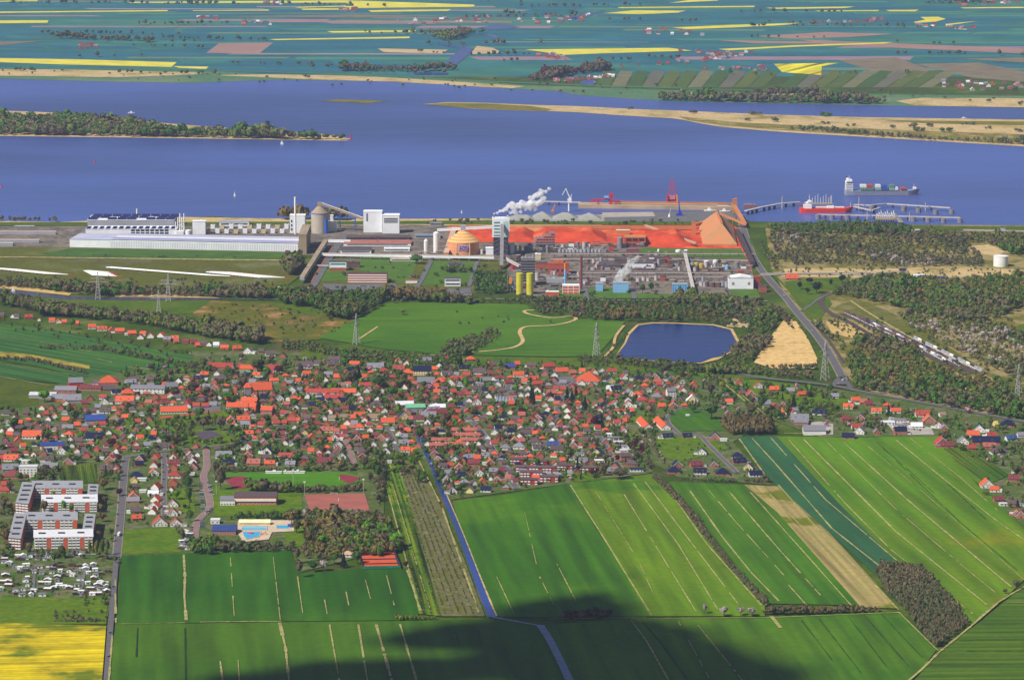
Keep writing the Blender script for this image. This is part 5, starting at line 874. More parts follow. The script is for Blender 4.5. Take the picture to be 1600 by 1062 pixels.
for i, (x, y, w_, h, k) in enumerate(TREES):
    if i not in KT: restT.append(TREES[i]); continue
    s = S(y); p = G(x, y, ZG); root = empty('conifer_tree' if k == 'dark' else 'tree', tuple(p), None, 'tree', None)
    H, W = h * s, w_ * s
    share('crown', crown_me(k, rt.randrange(4)), root, (0, 0, 0), rt.uniform(0, 6.28), (W, W, H)); share('trunk', trunk_me, root, (0, 0, 0), rt.uniform(0, 6), (min(H, W * 1.3), min(H, W * 1.3), H))
    sz = 'tall' if H > 14 else ('small' if H < 9 else 'medium')
    titems.append((root, x, y, '%s %s tree' % (sz, LDESC[k])))
def merge_trees(name, L_, kind='stuff', label=None, cat=None, world=False, lowspan=False, parent=None):
    """many trees in one mesh. L_: (x, y, w, h, kind) px or world metres"""
    Vs, Fs, Ms = [], [], []; off = 0; mats = []; 
    for (x, y, w_, h, k) in L_:
        if world: px_, py_, W, H = x, y, w_, h
        else: s = S(y); p = G(x, y, ZG); px_, py_, W, H = p.x, p.y, w_ * s, h * s
        shp = SHP.get(k, 'round' if H > 5.5 else 'bush'); V, Fq = SML[shp][rt.randrange(6)]; a = rt.uniform(0, 6.28); ca, sa = math.cos(a), math.sin(a)
        Q = np.empty_like(V); Q[:, 0] = (V[:, 0] * ca - V[:, 1] * sa) * W + px_; Q[:, 1] = (V[:, 0] * sa + V[:, 1] * ca) * W + py_; Q[:, 2] = V[:, 2] * H * (1.0 if shp != 'round' else 1.08) - (0.1 * H if shp == 'round' else 0) + ZG - 0.3
        m = MATS['leaf_' + k]
        if m not in mats: mats.append(m)
        Vs.append(Q); Fs.append(Fq + off); off += len(V); Ms.append(np.full(len(Fq), mats.index(m)))
    o = raw(name, np.vstack(Vs), np.vstack(Fs), mats, np.concatenate(Ms))
    if kind: o['kind'] = kind
    if label: tag(o, label, cat)
    return o
merge_trees('trees', restT)
# woods: outlines in the photo's pixels, filled evenly over the ground they cover
def wood(name, pg, spacing, hr, kinds, seed, wr=(0.75, 1.1), label=None, cat=None, group=None, dens=1.0):
    r = random.Random(seed); P = [(G(a, b_, ZG).x, G(a, b_, ZG).y) for a, b_ in pg]; xs = [p[0] for p in P]; ys = [p[1] for p in P]; out = []
    nx = int((max(xs) - min(xs)) / spacing) + 1; ny = int((max(ys) - min(ys)) / spacing) + 1
    for i in range(nx):
        for j in range(ny):
            x = min(xs) + (i + r.uniform(0, 1)) * spacing; y = min(ys) + (j + r.uniform(0, 1)) * spacing
            if r.random() > dens or not inside((x, y), P): continue
            cl = math.sin(x * 0.013 + seed) * math.cos(y * 0.009 + seed * 2) + r.uniform(-0.7, 0.7); cl += 0.5 * math.sin(x * .051) * math.sin(y * .033); k = kinds[int(min(0.999, max(0, (cl + 1.4) / 2.8)) * len(kinds))]
            H = r.uniform(*hr) * (1 + 0.28 * math.sin(x * 0.03 + y * 0.02)) * (1.35 if r.random() < .08 else 1); out.append((x, y, H * r.uniform(*wr) * (0.6 if k == 'dark' else 1), H, k))
    if not out: return None
    o = merge_trees(name, out, None if label else 'stuff', label, cat, world=True)
    if group: o['group'] = group
    return o
def belt(name, pts, wd, spacing, hr, kinds, seed, **k):
    """tree belt of width wd px (vertical) along a pixel line"""
    return wood(name, [(x, y - wd / 2) for x, y in pts] + [(x, y + wd / 2) for x, y in reversed(pts)], spacing, hr, kinds, seed, **k)
wood('woodland', [(-60, 186), (0, 184), (100, 187), (175, 194), (215, 198), (260, 204), (330, 208), (420, 212), (450, 214), (540, 217.5), (540, 219), (430, 217), (200, 213.5), (0, 211), (-60, 211)], 13, (14, 22), ['green', 'olive', 'brown', 'olive', 'green', 'brown'], 1, wr=(0.9, 1.3))
wood('woodland', [(1200, 357), (1235, 352), (1350, 355), (1420, 360), (1430, 366), (1320, 368), (1220, 365)], 9, (9, 14), ['olive', 'green', 'bush', 'olive'], 2)
wood('woodland', [(1200, 370), (1230, 366), (1320, 370), (1440, 366), (1505, 372), (1530, 400), (1545, 417), (1480, 416), (1390, 418), (1290, 414), (1240, 416), (1215, 405)], 8.5, (5, 10), ['grey', 'brown', 'brown', 'bush', 'brown', 'bush', 'olive', 'brown'], 3, dens=.7)
wood('woodland', [(1440, 362), (1500, 366), (1600, 372), (1680, 380), (1680, 398), (1580, 398), (1545, 382), (1450, 372)], 9, (8, 14), ['green', 'olive', 'brown', 'olive'], 4)
wood('woodland', [(1300, 462), (1320, 444), (1400, 436), (1600, 440), (1700, 444), (1700, 470), (1600, 478), (1560, 500), (1500, 505), (1460, 497), (1400, 480), (1340, 466)], 8.5, (9, 15), ['olive', 'rust', 'green', 'olive', 'bush', 'olive', 'brown'], 5, dens=.78)
wood('woodland', [(1400, 490), (1460, 500), (1560, 505), (1600, 520), (1600, 600), (1540, 570), (1480, 540), (1420, 510)], 9.5, (5, 10), ['brown', 'bush', 'olive', 'brown', 'grey'], 6, dens=0.75)
wood('woodland', [(1320, 560), (1345, 528), (1380, 535), (1430, 545), (1440, 570), (1540, 590), (1600, 612), (1700, 630), (1700, 668), (1600, 652), (1500, 632), (1400, 618), (1335, 606)], 9, (8, 14), ['bush', 'olive', 'brown', 'olive', 'green', 'rust', 'olive'], 7, dens=.7)
wood('woodland', [(1340, 598), (1400, 606), (1480, 622), (1560, 640), (1600, 652), (1600, 660), (1500, 640), (1420, 624), (1345, 608)], 9, (9, 14), ['bright', 'green', 'brown', 'green', 'bush'], 8, dens=0.8)
belt('woodland', [(60, 488), (90, 488), (180, 496), (260, 508), (330, 522), (408, 534)], 12, 8.5, (13, 19), ['brown', 'brown', 'olive', 'brown', 'olive', 'olive', 'yellow'], 9)
belt('woodland', [(0, 470), (40, 478), (80, 486), (60, 488)], 12, 8, (10, 15), ['brown', 'olive', 'brown'], 10)
belt('woodland', [(-20, 445), (20, 444), (100, 452), (160, 458), (240, 458), (340, 460), (440, 464)], 10, 9, (8, 14), ['olive', 'brown', 'brown', 'green', 'bush'], 11)
belt('woodland', [(-20, 345.5), (66, 345.5)], 1.2, 8, (10, 14), ['brown', 'brown', 'olive'], 12); belt('woodland', [(76, 346), (90, 346)], 1.2, 8, (9, 12), ['brown'], 13)
belt('woodland', [(244, 346), (276, 346)], 1.5, 8, (14, 18), ['rust', 'brown'], 14); belt('woodland', [(438, 342), (478, 342)], 2, 8, (18, 24), ['brown', 'rust'], 15); belt('woodland', [(490, 343), (540, 343)], 2, 8, (16, 24), ['brown', 'brown'], 16); belt('woodland', [(598, 343), (616, 343)], 2, 8, (12, 16), ['brown'], 17)
wood('woodland', [(430, 462), (470, 456), (540, 462), (600, 466), (594, 478), (548, 500), (520, 498), (490, 484), (440, 476)], 9.5, (12, 19), ['brown', 'green', 'olive', 'olive', 'green', 'brown'], 18)
belt('woodland', [(600, 464), (640, 467), (690, 470), (740, 472)], 6, 9, (11, 17), ['olive', 'brown', 'rust', 'olive'], 19)
wood('woodland', [(448, 404), (470, 400), (470, 420), (455, 432), (445, 425)], 8, (13, 20), ['olive', 'brown'], 20); wood('woodland', [(742, 430), (790, 425), (800, 455), (760, 462), (738, 455)], 9, (6, 11), ['green', 'bush', 'olive'], 21)
belt('woodland', [(690, 424), (736, 425)], 4, 8, (7, 11), ['green', 'olive'], 22); belt('woodland', [(640, 466), (690, 462), (700, 464)], 7, 8, (10, 15), ['olive', 'rust'], 23)
wood('woodland', [(835, 480), (900, 476), (960, 478), (1060, 480), (1130, 478), (1190, 486), (1200, 500), (1150, 512), (1100, 504), (1000, 502), (930, 500), (880, 494), (840, 490)], 9, (7, 12), ['brown', 'olive', 'bush', 'brown', 'green', 'olive', 'rust'], 24, dens=0.85)
belt('woodland', [(742, 470), (850, 472), (960, 474), (1150, 474)], 7, 9, (5, 9), ['bush', 'olive', 'brown'], 25); belt('woodland', [(1050, 470), (1150, 472), (1190, 478)], 9, 8, (8, 13), ['olive', 'brown', 'green'], 26)
wood('woodland', [(690, 556), (700, 545), (735, 528), (770, 514), (782, 524), (770, 535), (735, 552), (720, 560)], 7.5, (6, 10), ['bush', 'olive', 'brown', 'olive'], 27); belt('woodland', [(520, 556), (600, 558), (700, 566)], 14, 8, (5, 10), ['olive', 'bush', 'green', 'brown'], 28)
belt('woodland', [(440, 540), (500, 546), (520, 556)], 12, 8, (4, 8), ['bush', 'olive'], 29); belt('woodland', [(900, 562), (960, 565), (1050, 576), (1120, 580), (1180, 580)], 9, 8, (5, 10), ['bush', 'olive', 'brown', 'green'], 30)
belt('woodland', [(960, 590), (1090, 586)], 2, 8, (4, 6), ['green'], 31); wood('woodland', [(1130, 560), (1160, 540), (1180, 520), (1200, 515), (1205, 535), (1180, 560), (1150, 580)], 9, (8, 13), ['olive', 'brown', 'olive'], 32); wood('woodland', [(1160, 515), (1180, 492), (1205, 488), (1215, 500), (1205, 520), (1180, 530)], 9, (8, 12), ['brown', 'olive', 'green'], 33)
belt('woodland', [(1100, 582), (1180, 582), (1270, 590)], 8, 8, (8, 12), ['brown', 'olive', 'bush'], 34); belt('woodland', [(950, 552), (975, 528), (985, 514)], 8, 7, (3, 6), ['bush', 'green'], 35); belt('woodland', [(1205, 478), (1240, 510)], 14, 9, (5, 9), ['brown'], 36)
belt('woodland', [(1270, 505), (1310, 535), (1340, 575)], 10, 9, (5, 10), ['bush', 'olive', 'brown'], 37, dens=.6); belt('bushes', [(1176, 564), (1200, 530), (1228, 496)], 6, 7, (3, 7), ['bush', 'olive'], 81, dens=.6); belt('bushes', [(1178, 572), (1230, 576), (1276, 576)], 4, 7, (4, 8), ['brown', 'bush', 'olive'], 82); belt('bushes', [(1246, 504), (1264, 530), (1277, 562)], 8, 8, (3, 6), ['bush', 'brown'], 83, dens=.4)
belt('woodland', [(1190, 385), (1215, 420)], 16, 9, (5, 9), ['brown', 'olive'], 38)
wood('woodland', [(1300, 500), (1340, 496), (1400, 520), (1420, 534), (1360, 530), (1310, 515)], 12, (3, 6), ['bush', 'olive'], 39, dens=.7)
wood('woodland', [(470, 870), (480, 818), (500, 810), (560, 808), (600, 812), (625, 860), (600, 870), (545, 868), (500, 880)], 7.5, (8, 13), ['green', 'brown', 'olive', 'rust', 'brown', 'green', 'bright'], 40)
wood('woodland', [(330, 850), (360, 852), (460, 850), (462, 862), (330, 864)], 6.5, (6, 10), ['green', 'brown', 'bush', 'olive'], 41); wood('woodland', [(300, 858), (335, 850), (335, 866), (300, 868)], 7, (8, 13), ['green', 'olive'], 42)
belt('woodland', [(385, 768), (440, 768), (520, 768), (565, 766)], 4, 6.5, (9, 13), ['olive', 'brown', 'brown', 'olive'], 43); belt('woodland', [(345, 736), (440, 735), (560, 734)], 3, 6.5, (6, 9), ['green', 'brown', 'bush'], 44)
belt('woodland', [(360, 808), (440, 810), (470, 808)], 5, 6, (6, 9), ['green', 'bush', 'dark'], 45); wood('woodland', [(470, 806), (540, 806), (590, 802), (600, 812), (480, 816)], 6, (6, 10), ['brown', 'grey', 'olive'], 46)
wood('woodland', [(592, 740), (600, 735), (602, 770), (596, 800), (588, 790)], 7, (7, 11), ['brown', 'bush'], 47)
wood('woodland', [(1368, 895), (1395, 886), (1440, 890), (1460, 915), (1490, 945), (1515, 975), (1490, 995), (1462, 1012), (1440, 990), (1415, 955), (1385, 925)], 3.6, (6.5, 9), ['brown', 'brown', 'bush', 'brown'], 48, wr=(0.5, 0.75))
wood('woodland', [(1140, 660), (1200, 660), (1205, 678), (1142, 680), (1128, 668)], 4.5, (9, 12), ['brown', 'rust', 'brown'], 49, wr=(0.5, 0.8))
belt('hedge', [(1020, 742), (1062, 782), (1110, 845), (1160, 905), (1198, 945)], 12, 3.2, (3.6, 5.5), ['brown', 'brown', 'bush'], 50, label='long bare brown hedge running down between two green fields', cat='hedge')
belt('hedge', [(1194, 958), (1260, 958), (1380, 954)], 3, 4, (4, 9), ['brown', 'rust', 'brown'], 51, label='bare brown thicket along the foot of the striped fields', cat='hedge')
belt('hedge', [(617, 967), (680, 966)], 3, 3, (3, 4.5), ['olive', 'yellow'], 52, label='short olive hedge under the orchard strip', cat='hedge'); belt('hedge', [(878, 964), (954, 963)], 4, 3, (5, 7), ['maroon', 'brown'], 53, label='dark purple brown thicket in the cloud shade', cat='hedge')
belt('hedge', [(40, 560), (90, 572), (135, 583)], 4, 5, (3, 5), ['brown'], 54, label='brown hedge strip between the green fields at far left', cat='hedge'); belt('hedge', [(-20, 560), (40, 563)], 3, 5, (3, 5), ['brown'], 55, label='left end of the brown hedge strip beside the far left fields', cat='hedge')
belt('hedge', [(985, 690), (1000, 705), (1020, 735)], 12, 5, (5, 8), ['green', 'brown', 'bright', 'maroon'], 56, label='mixed hedge between the flat roofed row and the rough meadow', cat='hedge'); belt('hedge', [(1000, 672), (1018, 695), (1040, 725)], 8, 5, (3, 5), ['grey', 'brown'], 57, label='grey brown hedge bordering the rough meadow', cat='hedge')
belt('hedge', [(1056, 748), (1110, 752), (1155, 752)], 3, 5, (3, 5), ['green', 'bush'], 58, label='green hedge below the new dark roofed houses', cat='hedge'); belt('hedge', [(1165, 752), (1205, 752)], 4, 5, (3, 5), ['bush', 'brown'], 59, label='scrubby hedge at the right end of the dark roofed houses', cat='hedge')
belt('hedge', [(85, 970), (165, 970)], 3, 3, (3, 5), ['brown', 'bush'], 60, label='brown hedge above the yellow rapeseed', cat='hedge')
belt('hedge', [(60, 543), (160, 545), (285, 572), (330, 578)], 5, 5, (4, 7), ['bush', 'brown', 'olive'], 61, label='scrubby hedge below the northern lane of houses', cat='hedge', dens=.6)
# orchard rows beside the canal
orow = []
ro = random.Random(9)
for k in range(9):
    u = (k + 0.5) / 9
    for j in range(150):
        v = j / 150; xa, xb = 598 + (658 - 598) * v, 650 + (756 - 650) * v; x = xa + (xb - xa) * u; y = 728 + (960 - 728) * v
        if ro.random() < (0.95 if u > 0.42 else 0.7): orow.append((x + ro.uniform(-.6, .6), y, 2.6 + ro.random(), 2.6 + ro.random() * 1.4, (ro.choice(('bush', 'bush', 'grey', 'brown')) if u > 0.42 else ro.choice(('green', 'yellow', 'green')))))
merge_trees('orchard', orow)
for pg, st in (([(96, 728), (150, 724), (152, 754), (92, 756)], 3.2), ([(1476, 702), (1508, 700), (1578, 740), (1552, 752)], 3.2)):
    q = []
    for i in range(int((pg[1][0] - pg[0][0]) / st) + 8):
        for j in range(14):
            v = j / 14; x = pg[0][0] + i * st + (pg[3][0] - pg[0][0]) * v * (1 if st else 1); y = pg[0][1] + (pg[3][1] - pg[0][1]) * v
            if inside((x, y), pg): q.append((x, y, 2.2, 2.4, 'green' if i % 3 else 'dark'))
    if q: merge_trees('orchard', q)
# far bank woods and hedgerows
wood('woodland', [(826, 125), (850, 117), (900, 110), (955, 107), (952, 111), (905, 116), (870, 122), (850, 127)], 13, (16, 22), ['brown', 'brown', 'maroon'], 70)
wood('woodland', [(1018, 156), (1060, 153), (1180, 157), (1290, 156), (1388, 160), (1380, 163), (1250, 161.5), (1060, 158.5)], 13, (14, 24), ['green', 'brown', 'olive', 'bush'], 71); belt('woodland', [(1160, 150), (1200, 150), (1290, 151)], 2, 13, (14, 22), ['brown', 'bush'], 72)
wood('woodland', [(676, 60), (720, 48), (735, 50), (725, 62), (690, 64)], 15, (14, 20), ['brown', 'olive'], 73); belt('woodland', [(530, 110), (600, 110), (650, 112), (712, 108)], 3, 14, (14, 20), ['bush', 'brown', 'green'], 74)
belt('woodland', [(80, 58), (160, 62), (200, 64), (240, 66)], 3, 15, (12, 18), ['brown', 'bush'], 75, dens=.7); belt('woodland', [(250, 60), (330, 62), (420, 64)], 2, 15, (8, 14), ['bush'], 76, dens=.5); belt('woodland', [(100, 52), (130, 58), (210, 64)], 3, 15, (10, 16), ['brown', 'bush'], 77, dens=.5)
rb = random.Random(77)
for k in range(46):
    x0 = rb.uniform(-20, 1500); y0 = rb.uniform(-4, 116); ln = rb.uniform(40, 200)
    belt('woodland', [(x0, y0), (x0 + ln, y0 + rb.uniform(-2, 5))], 0.9, 16, (8, 15), ['bush', 'brown', 'green'], 100 + k, dens=.55)
for x, y, ww, k in ((1208, 190, 16, 'bush'), (1170, 189, 8, 'brown'), (1330, 197, 14, 'bush'), (1290, 194, 12, 'brown'), (1395, 200, 9, 'bush'), (1435, 205, 16, 'bush'), (1478, 205, 18, 'green'), (1512, 195, 22, 'bush'), (1545, 201, 12, 'bush'), (1453, 198, 9, 'bush'), (1424, 199, 10, 'brown'), (1595, 206, 18, 'bush'), (1180, 179, 16, 'bush'), (1290, 182, 14, 'green'), (1085, 177, 14, 'brown'), (985, 171, 10, 'bush'), (1590, 142, 10, 'bush')):
    wood('bushes', [(x - ww / 2, y - 0.7), (x + ww / 2, y - 0.7), (x + ww / 2, y + 0.7), (x - ww / 2, y + 0.7)], 9, (5, 10), [k], int(x), wr=(1.2, 1.7))
belt('woodland', [(1235, 202), (1300, 206), (1345, 211), (1400, 213), (1450, 218), (1540, 222), (1640, 226)], 3.4, 11, (6, 12), ['bush', 'olive', 'brown', 'bush'], 79, dens=.85)
# small willows and shrubs scattered on rough land
sc_ = []
for pg, n, hr in (([(330, 475), (560, 480), (520, 530), (330, 510)], 90, (2, 5)), ([(0, 430), (440, 440), (440, 460), (0, 440)], 60, (3, 7)), ([(700, 476), (860, 478), (700, 545)], 10, (2, 5)), ([(1220, 418), (1600, 420), (1600, 434), (1220, 432)], 150, (2, 4.5)), ([(1290, 495), (1600, 500), (1600, 620), (1340, 600)], 260, (3, 7)),
                  ([(470, 398), (1180, 398), (1180, 470), (480, 462)], 110, (3, 8)), ([(100, 398), (470, 402), (470, 404), (100, 401)], 22, (2, 4)), ([(0, 107), (800, 125), (1600, 150), (1600, 165), (0, 120)], 90, (4, 10)), ([(660, 344), (1080, 346), (1080, 351), (660, 350)], 60, (4, 8)), ([(480, 465), (760, 470), (760, 476), (480, 470)], 60, (6, 10))):
    r = random.Random(len(sc_) + 5); xs = [p[0] for p in pg]; ys = [p[1] for p in pg]; c = 0
    while c < n:
        x, y = r.uniform(min(xs), max(xs)), r.uniform(min(ys), max(ys))
        if inside((x, y), pg): s = S(y); h = r.uniform(*hr); sc_.append((x, y, h * r.uniform(1, 1.6) / s, h / s, r.choice(('bush', 'olive', 'brown', 'green')))); c += 1
merge_trees('bushes', sc_)
label_all(titems, 'garden and street trees')
# ------------------------------------------------------------------ the works along the river
m_sheet = M('white_sheet', (232, 233, 236), var=0.05, scale=0.08); m_sheet2 = M('grey_sheet', (158, 160, 166), var=0.08, scale=0.05); m_steel = M('steel_grey', (134, 128, 130), var=0.12, scale=0.2); m_rust = M('rusty_steel', (112, 84, 78), var=0.2, scale=0.2)
m_solar = M('solar_navy', (44, 44, 92), rough=0.35, var=0.15, scale=0.05); m_concb = M('weathered_concrete', (158, 140, 116), var=0.1, scale=0.05); m_green = M('teal_band', (70, 130, 128), var=0.05); m_blue = M('blue_paint', (44, 92, 190), var=0.05)
m_lblue = M('light_blue_paint', (128, 176, 220), var=0.05, scale=0.1); m_yel = M('yellow_paint', (198, 190, 44), var=0.06, scale=0.1); m_red = M('red_paint', (196, 40, 48), var=0.05); m_orange = M('orange_paint', (226, 134, 40), var=0.05)
m_redb = M('works_brick', (170, 82, 66), var=0.08, scale=0.1); m_ore = M('ore_orange', (190, 122, 76), var=0.08, scale=0.04); m_pipe = M('pale_pipe', (190, 180, 174), var=0.08, scale=0.1); m_dusk = M('dark_shed_roof', (88, 78, 80), var=0.12, scale=0.05)
def part(root, name, mb, mat=None, loc=(0, 0, 0)): return mb.build(name, mat, root, loc)
def frame(name, label, cat, x0, x1, y, group=None, rz=0.0):
    """root at the middle of the front edge; returns root, width in metres, metres per px"""
    s = S(y); p = G((x0 + x1) / 2, y, ZG); return empty(name, tuple(p), label, cat, group, rz), (x1 - x0) * s, s / CT
def block(name, label, cat, x0, x1, y, hp, D, wall, roof, rz=0.0, group=None, bands=0, bandmat=None, open_=False):
    root, W, u = frame(name, label, cat, x0, x1, y, group, rz); H = max(2.5, hp * u - D * 0.02)
    mb = MB(); mb.box(0, D / 2, -0.6, W, D, H + 0.6); part(root, 'wall', mb, wall)
    mb = MB(); mb.box(0, D / 2, H + 0.003, W + 0.8, D + 0.8, 0.5)
    for k in range(max(1, int(W * D / 900))): mb.box(random.uniform(-W * .4, W * .4), random.uniform(D * .2, D * .8), H + 0.5, random.uniform(1.5, 3.5), random.uniform(1.5, 3), random.uniform(.8, 2))
    part(root, 'roof', mb, roof)
    for b_ in range(bands):
        mb = MB(); mb.box(0, -0.08, H * (b_ + 0.35) / bands, W * 0.9, 0.2, H / bands * 0.38); part(root, 'window_band', mb, bandmat or m_glass)
    return root, W, H, u
def silo(name, label, x, y, r, H, mat, topmat=None, cone=0.0, cat='silo', group=None, rings=0, ringmat=None):
    p = G(x, y, ZG); root = empty(name, (p.x, p.y + r, p.z), label, cat, group); mb = MB(); mb.cyl(0, 0, -0.5, H, r, n=28); part(root, 'shell', mb, mat)
    mb = MB(); mb.cyl(0, 0, H + 0.003, H + max(cone, 0.5), r * 1.03, r * (0.15 if cone else 1.0), n=28); part(root, 'roof', mb, topmat or mat)
    for k in range(rings): mb = MB(); mb.cyl(0, 0, H * (k + 0.5) / rings, H * (k + 0.5) / rings + r * .06, r * 1.025, n=28); part(root, 'ring', mb, ringmat or mat)
    return root
def gallery(name, label, a, b_, w_, h, mat, roof, legs=3, cat='conveyor', legmat=None):
    """a,b = (px, py ground, height m)"""
    A = G(a[0], a[1], ZG); B = G(b_[0], b_[1], ZG); root = empty(name, tuple(A), label, cat); d = B - A; A3 = Vector((0, 0, a[2])); B3 = Vector((d.x, d.y, b_[2]))
    mb = MB(); mb.bar(A3, B3, w_, h); part(root, 'casing', mb, mat); mb = MB(); mb.bar(A3 + Vector((0, 0, h / 2 + .15)), B3 + Vector((0, 0, h / 2 + .15)), w_ + .6, .3); part(root, 'roof', mb, roof)
    for k in range(legs):
        t = (k + 0.5) / legs; P = A3.lerp(B3, t)
        if P.z < 2: continue
        mb = MB(); sd_ = Vector((-d.y, d.x, 0)).normalized() * (w_ * .4)
        for sg in (-1, 1): mb.bar((P.x + sd_.x * sg * 1.3, P.y + sd_.y * sg * 1.3, -0.5), (P.x + sd_.x * sg, P.y + sd_.y * sg, P.z - h / 2), 0.9)
        part(root, 'leg', mb, legmat or m_steel)
    return root
# --- aluminium works on the left
root, W, H, u = block('factory_hall', 'big two tier hall with navy solar roof near the left shore', 'factory hall', 137, 273, 357, 14, 60, m_sheet2, m_sheet)
for j in range(3):
    for k in range(9):
        if (k * 3 + j) % 4 != 3 or j == 2:
            mb = MB(); x = -W / 2 + W * (k + 0.5) / 9 + j * 2; mb.add([(x - W / 20, 2 + j * 19, H + .7), (x + W / 20, 2 + j * 19, H + .7), (x + W / 20, 16 + j * 19, H + 3.4), (x - W / 20, 16 + j * 19, H + 3.4), (x + W / 20, 16 + j * 19, H + .6), (x - W / 20, 16 + j * 19, H + .6)], [(0, 1, 2, 3), (1, 4, 2), (0, 3, 5), (3, 2, 4, 5)]); part(root, 'roof_panel', mb, m_solar)
root, W, H, u = block('factory_hall', 'lower front hall with sawtooth roof and dark window grid before the two tier hall', 'factory hall', 134, 276, 367, 9.5, 40, m_sheet, m_sheet)
for k in range(14):
    mb = MB(); x = -W / 2 + W * (k + 0.4) / 14; mb.add([(x - 4, 1, H + .7), (x + 3, 1, H + .7), (x + 5, 12, H + 3.6), (x - 2, 12, H + 3.6)], [(0, 1, 2, 3)]); part(root, 'roof_panel', mb, m_solar)
for r_ in range(2):
    for k in range(8): mb = MB(); mb.box(W * 0.02 + k * 8.0, -.1, 1.5 + r_ * 4.5, 6.3, .3, 3); part(root, 'window', mb, m_glass)
root, W, u = frame('dust_filter', 'white pipes and ducts on the right end of the solar roofed hall', 'filter plant', 274, 288, 368)
for k in range(7): mb = MB(); mb.cyl(-W / 2 + k * 2.3, 10 + (k % 3) * 14, -.5, 22 + (k % 3) * 5, 1.0, n=10); mb.bar((-W / 2 + k * 2.3, 10 + (k % 3) * 14, 14), (-W / 2 - 2, 10 + (k % 3) * 14, 14), 1); part(root, 'duct', mb, m_white)
mb = MB(); mb.box(0, 6, -.5, W * .8, 10, 8); part(root, 'casing', mb, m_sheet)
block('filter_house', 'white cube house right of the solar roofed hall', 'building', 301, 321, 366, 20, 16, m_sheet, m_sheet)
silo('tank', 'small pale round tank left of the white cube house', 294, 368, 5, 8, m_sheet, cone=1.5, cat='tank')
silo('chimney', 'short white stack behind the solar roofed hall', 214, 344, 1.2, 19, m_white, cat='chimney')
# long white hall, slightly turned
a, b_ = G(109, 386, ZG), G(466, 393.5, ZG); d = b_ - a; ang = math.atan2(d.y, d.x); L_ = d.length; root = empty('factory_hall', tuple(a), 'very long low white hall with finely ribbed front wall', 'factory hall', None, ang); H = 13
mb = MB(); mb.box(L_ / 2, 34, -.6, L_, 68, H + .6); part(root, 'wall', mb, m_sheet)
mb = MB(); mb.box(L_ * .09, 34, H + .003, L_ * .18, 69, .5); mb.box(L_ * .59, 34, H + 1.0, L_ * .82, 69, .5); part(root, 'roof', mb, M('hall_roof', (176, 178, 200), var=0.06, scale=0.03))
mb = MB(); mb.box(L_ * .59, 8, H + 1.502, L_ * .81, 5, 1.2); part(root, 'skylight', mb, M('violet_strip', (150, 146, 186), var=0.05)); mb = MB()
mb.box(L_ * .59, 30, H + 1.502, L_ * .8, 3, 1.5); part(root, 'roof_ridge', mb, m_white)
mb = MB()
for k in range(110): mb.box(L_ * .18 + k * L_ * .82 / 110 + 1, -.12, 0.5, .7, .25, H - 2)
part(root, 'ribbing', mb, M('rib_grey', (176, 180, 190), var=0.05))
for k in range(18):
    root, W, u = frame('roof_unit', 'pale machinery house on the long white hall, %s from left' % ORD[k], 'machine house', 322 + k * 7.2, 328.6 + k * 7.2, 364 - (k % 2) * 7, 'machinery houses behind the long white hall')
    mb = MB(); mb.box(0, 4, -.5, W, 12, 5.5 + (k * 7 % 3)); part(root, 'casing', mb, m_sheet if k % 3 else M('cream_sheet', (206, 190, 150))); mb = MB(); mb.box(0, 4, 5.1 + (k * 7 % 3), W * .5, 4, 1.2); part(root, 'cowl', mb, m_steel)
block('office', 'pale low building with dark roof behind the long hall', 'building', 343, 389, 353, 6, 26, m_sheet, m_sheet2, bands=1)
block('concrete_tower', 'tall windowless sand coloured concrete block at end of long hall', 'industrial building', 467, 479, 397, 32, 120, m_concb, m_concb)
for k, (x, y, w_, lb) in enumerate(((0, 366, 210, 'upper'), (-40, 379, 230, 'middle'), (-60, 384, 200, 'lower'))):
    root, W, u = frame('stored_duct', 'long pale low shed at the left edge, the %s of three' % lb, 'shed', x - 60 if x < 0 else x - 60, x - 60 + w_ * .7, y, 'long pale sheds at the left edge')
    mb = MB(); mb.box(0, 5, -.5, W, 9, 4.5); part(root, 'wall', mb, m_sheet2); mb = MB(); mb.box(0, 5, 4.003, W + .5, 9.6, .5); part(root, 'roof', mb, M('pale_tar_roof', (190, 176, 166), var=0.06, scale=.02))
root, W, u = frame('slanted_rack', 'row of dark slanted posts in a white rack by the left shore', 'rack', 23, 56, 361)
for k in range(9): mb = MB(); x = -W / 2 + W * k / 9; mb.bar((x + 5, 6, -.5), (x, 6, 8), 1.6); part(root, 'post', mb, m_steel)
mb = MB(); mb.bar((-W / 2 - 1, 6, 8), (W / 2 - 3, 6, 8), 1); part(root, 'beam', mb, m_white)
# power station block, chimney, alumina silo
root, W, H, u = block('boiler_house', 'white block with dark slots beneath the tall slim chimney', 'industrial building', 453, 477, 364, 27, 22, m_sheet, m_sheet)
for k in range(3): mb = MB(); mb.box(-W * .38, -.15, 4 + k * 7, 2.2, .3, 4); part(root, 'window', mb, m_solar)
silo('chimney', 'tall slim white chimney on the shore', 461.5, 366, 1.7, 62, m_white, cat='chimney')
root = silo('alumina_silo', 'large round concrete silo with blue edge band and conical roof', 499, 365, 14.5, 33, M('silo_concrete', (178, 168, 152), var=0.05, scale=.1), m_concb, cone=13)
mb = MB(); mb.cyl(0, 0, 32.2, 33.4, 14.9, n=28); part(root, 'edge_band', mb, m_blue); mb = MB(); mb.cyl(11, -11.5, -.5, 24, 2.6, n=12); part(root, 'pipe', mb, m_blue); mb = MB(); mb.box(0, 0, 45, 7, 7, 6); part(root, 'head_house', mb, m_concb)
gallery('conveyor', 'inclined belt gallery falling from the silo top to the white twin block', (503, 361, 46), (567, 362, 22), 4, 4, m_concb, m_sheet, 0)
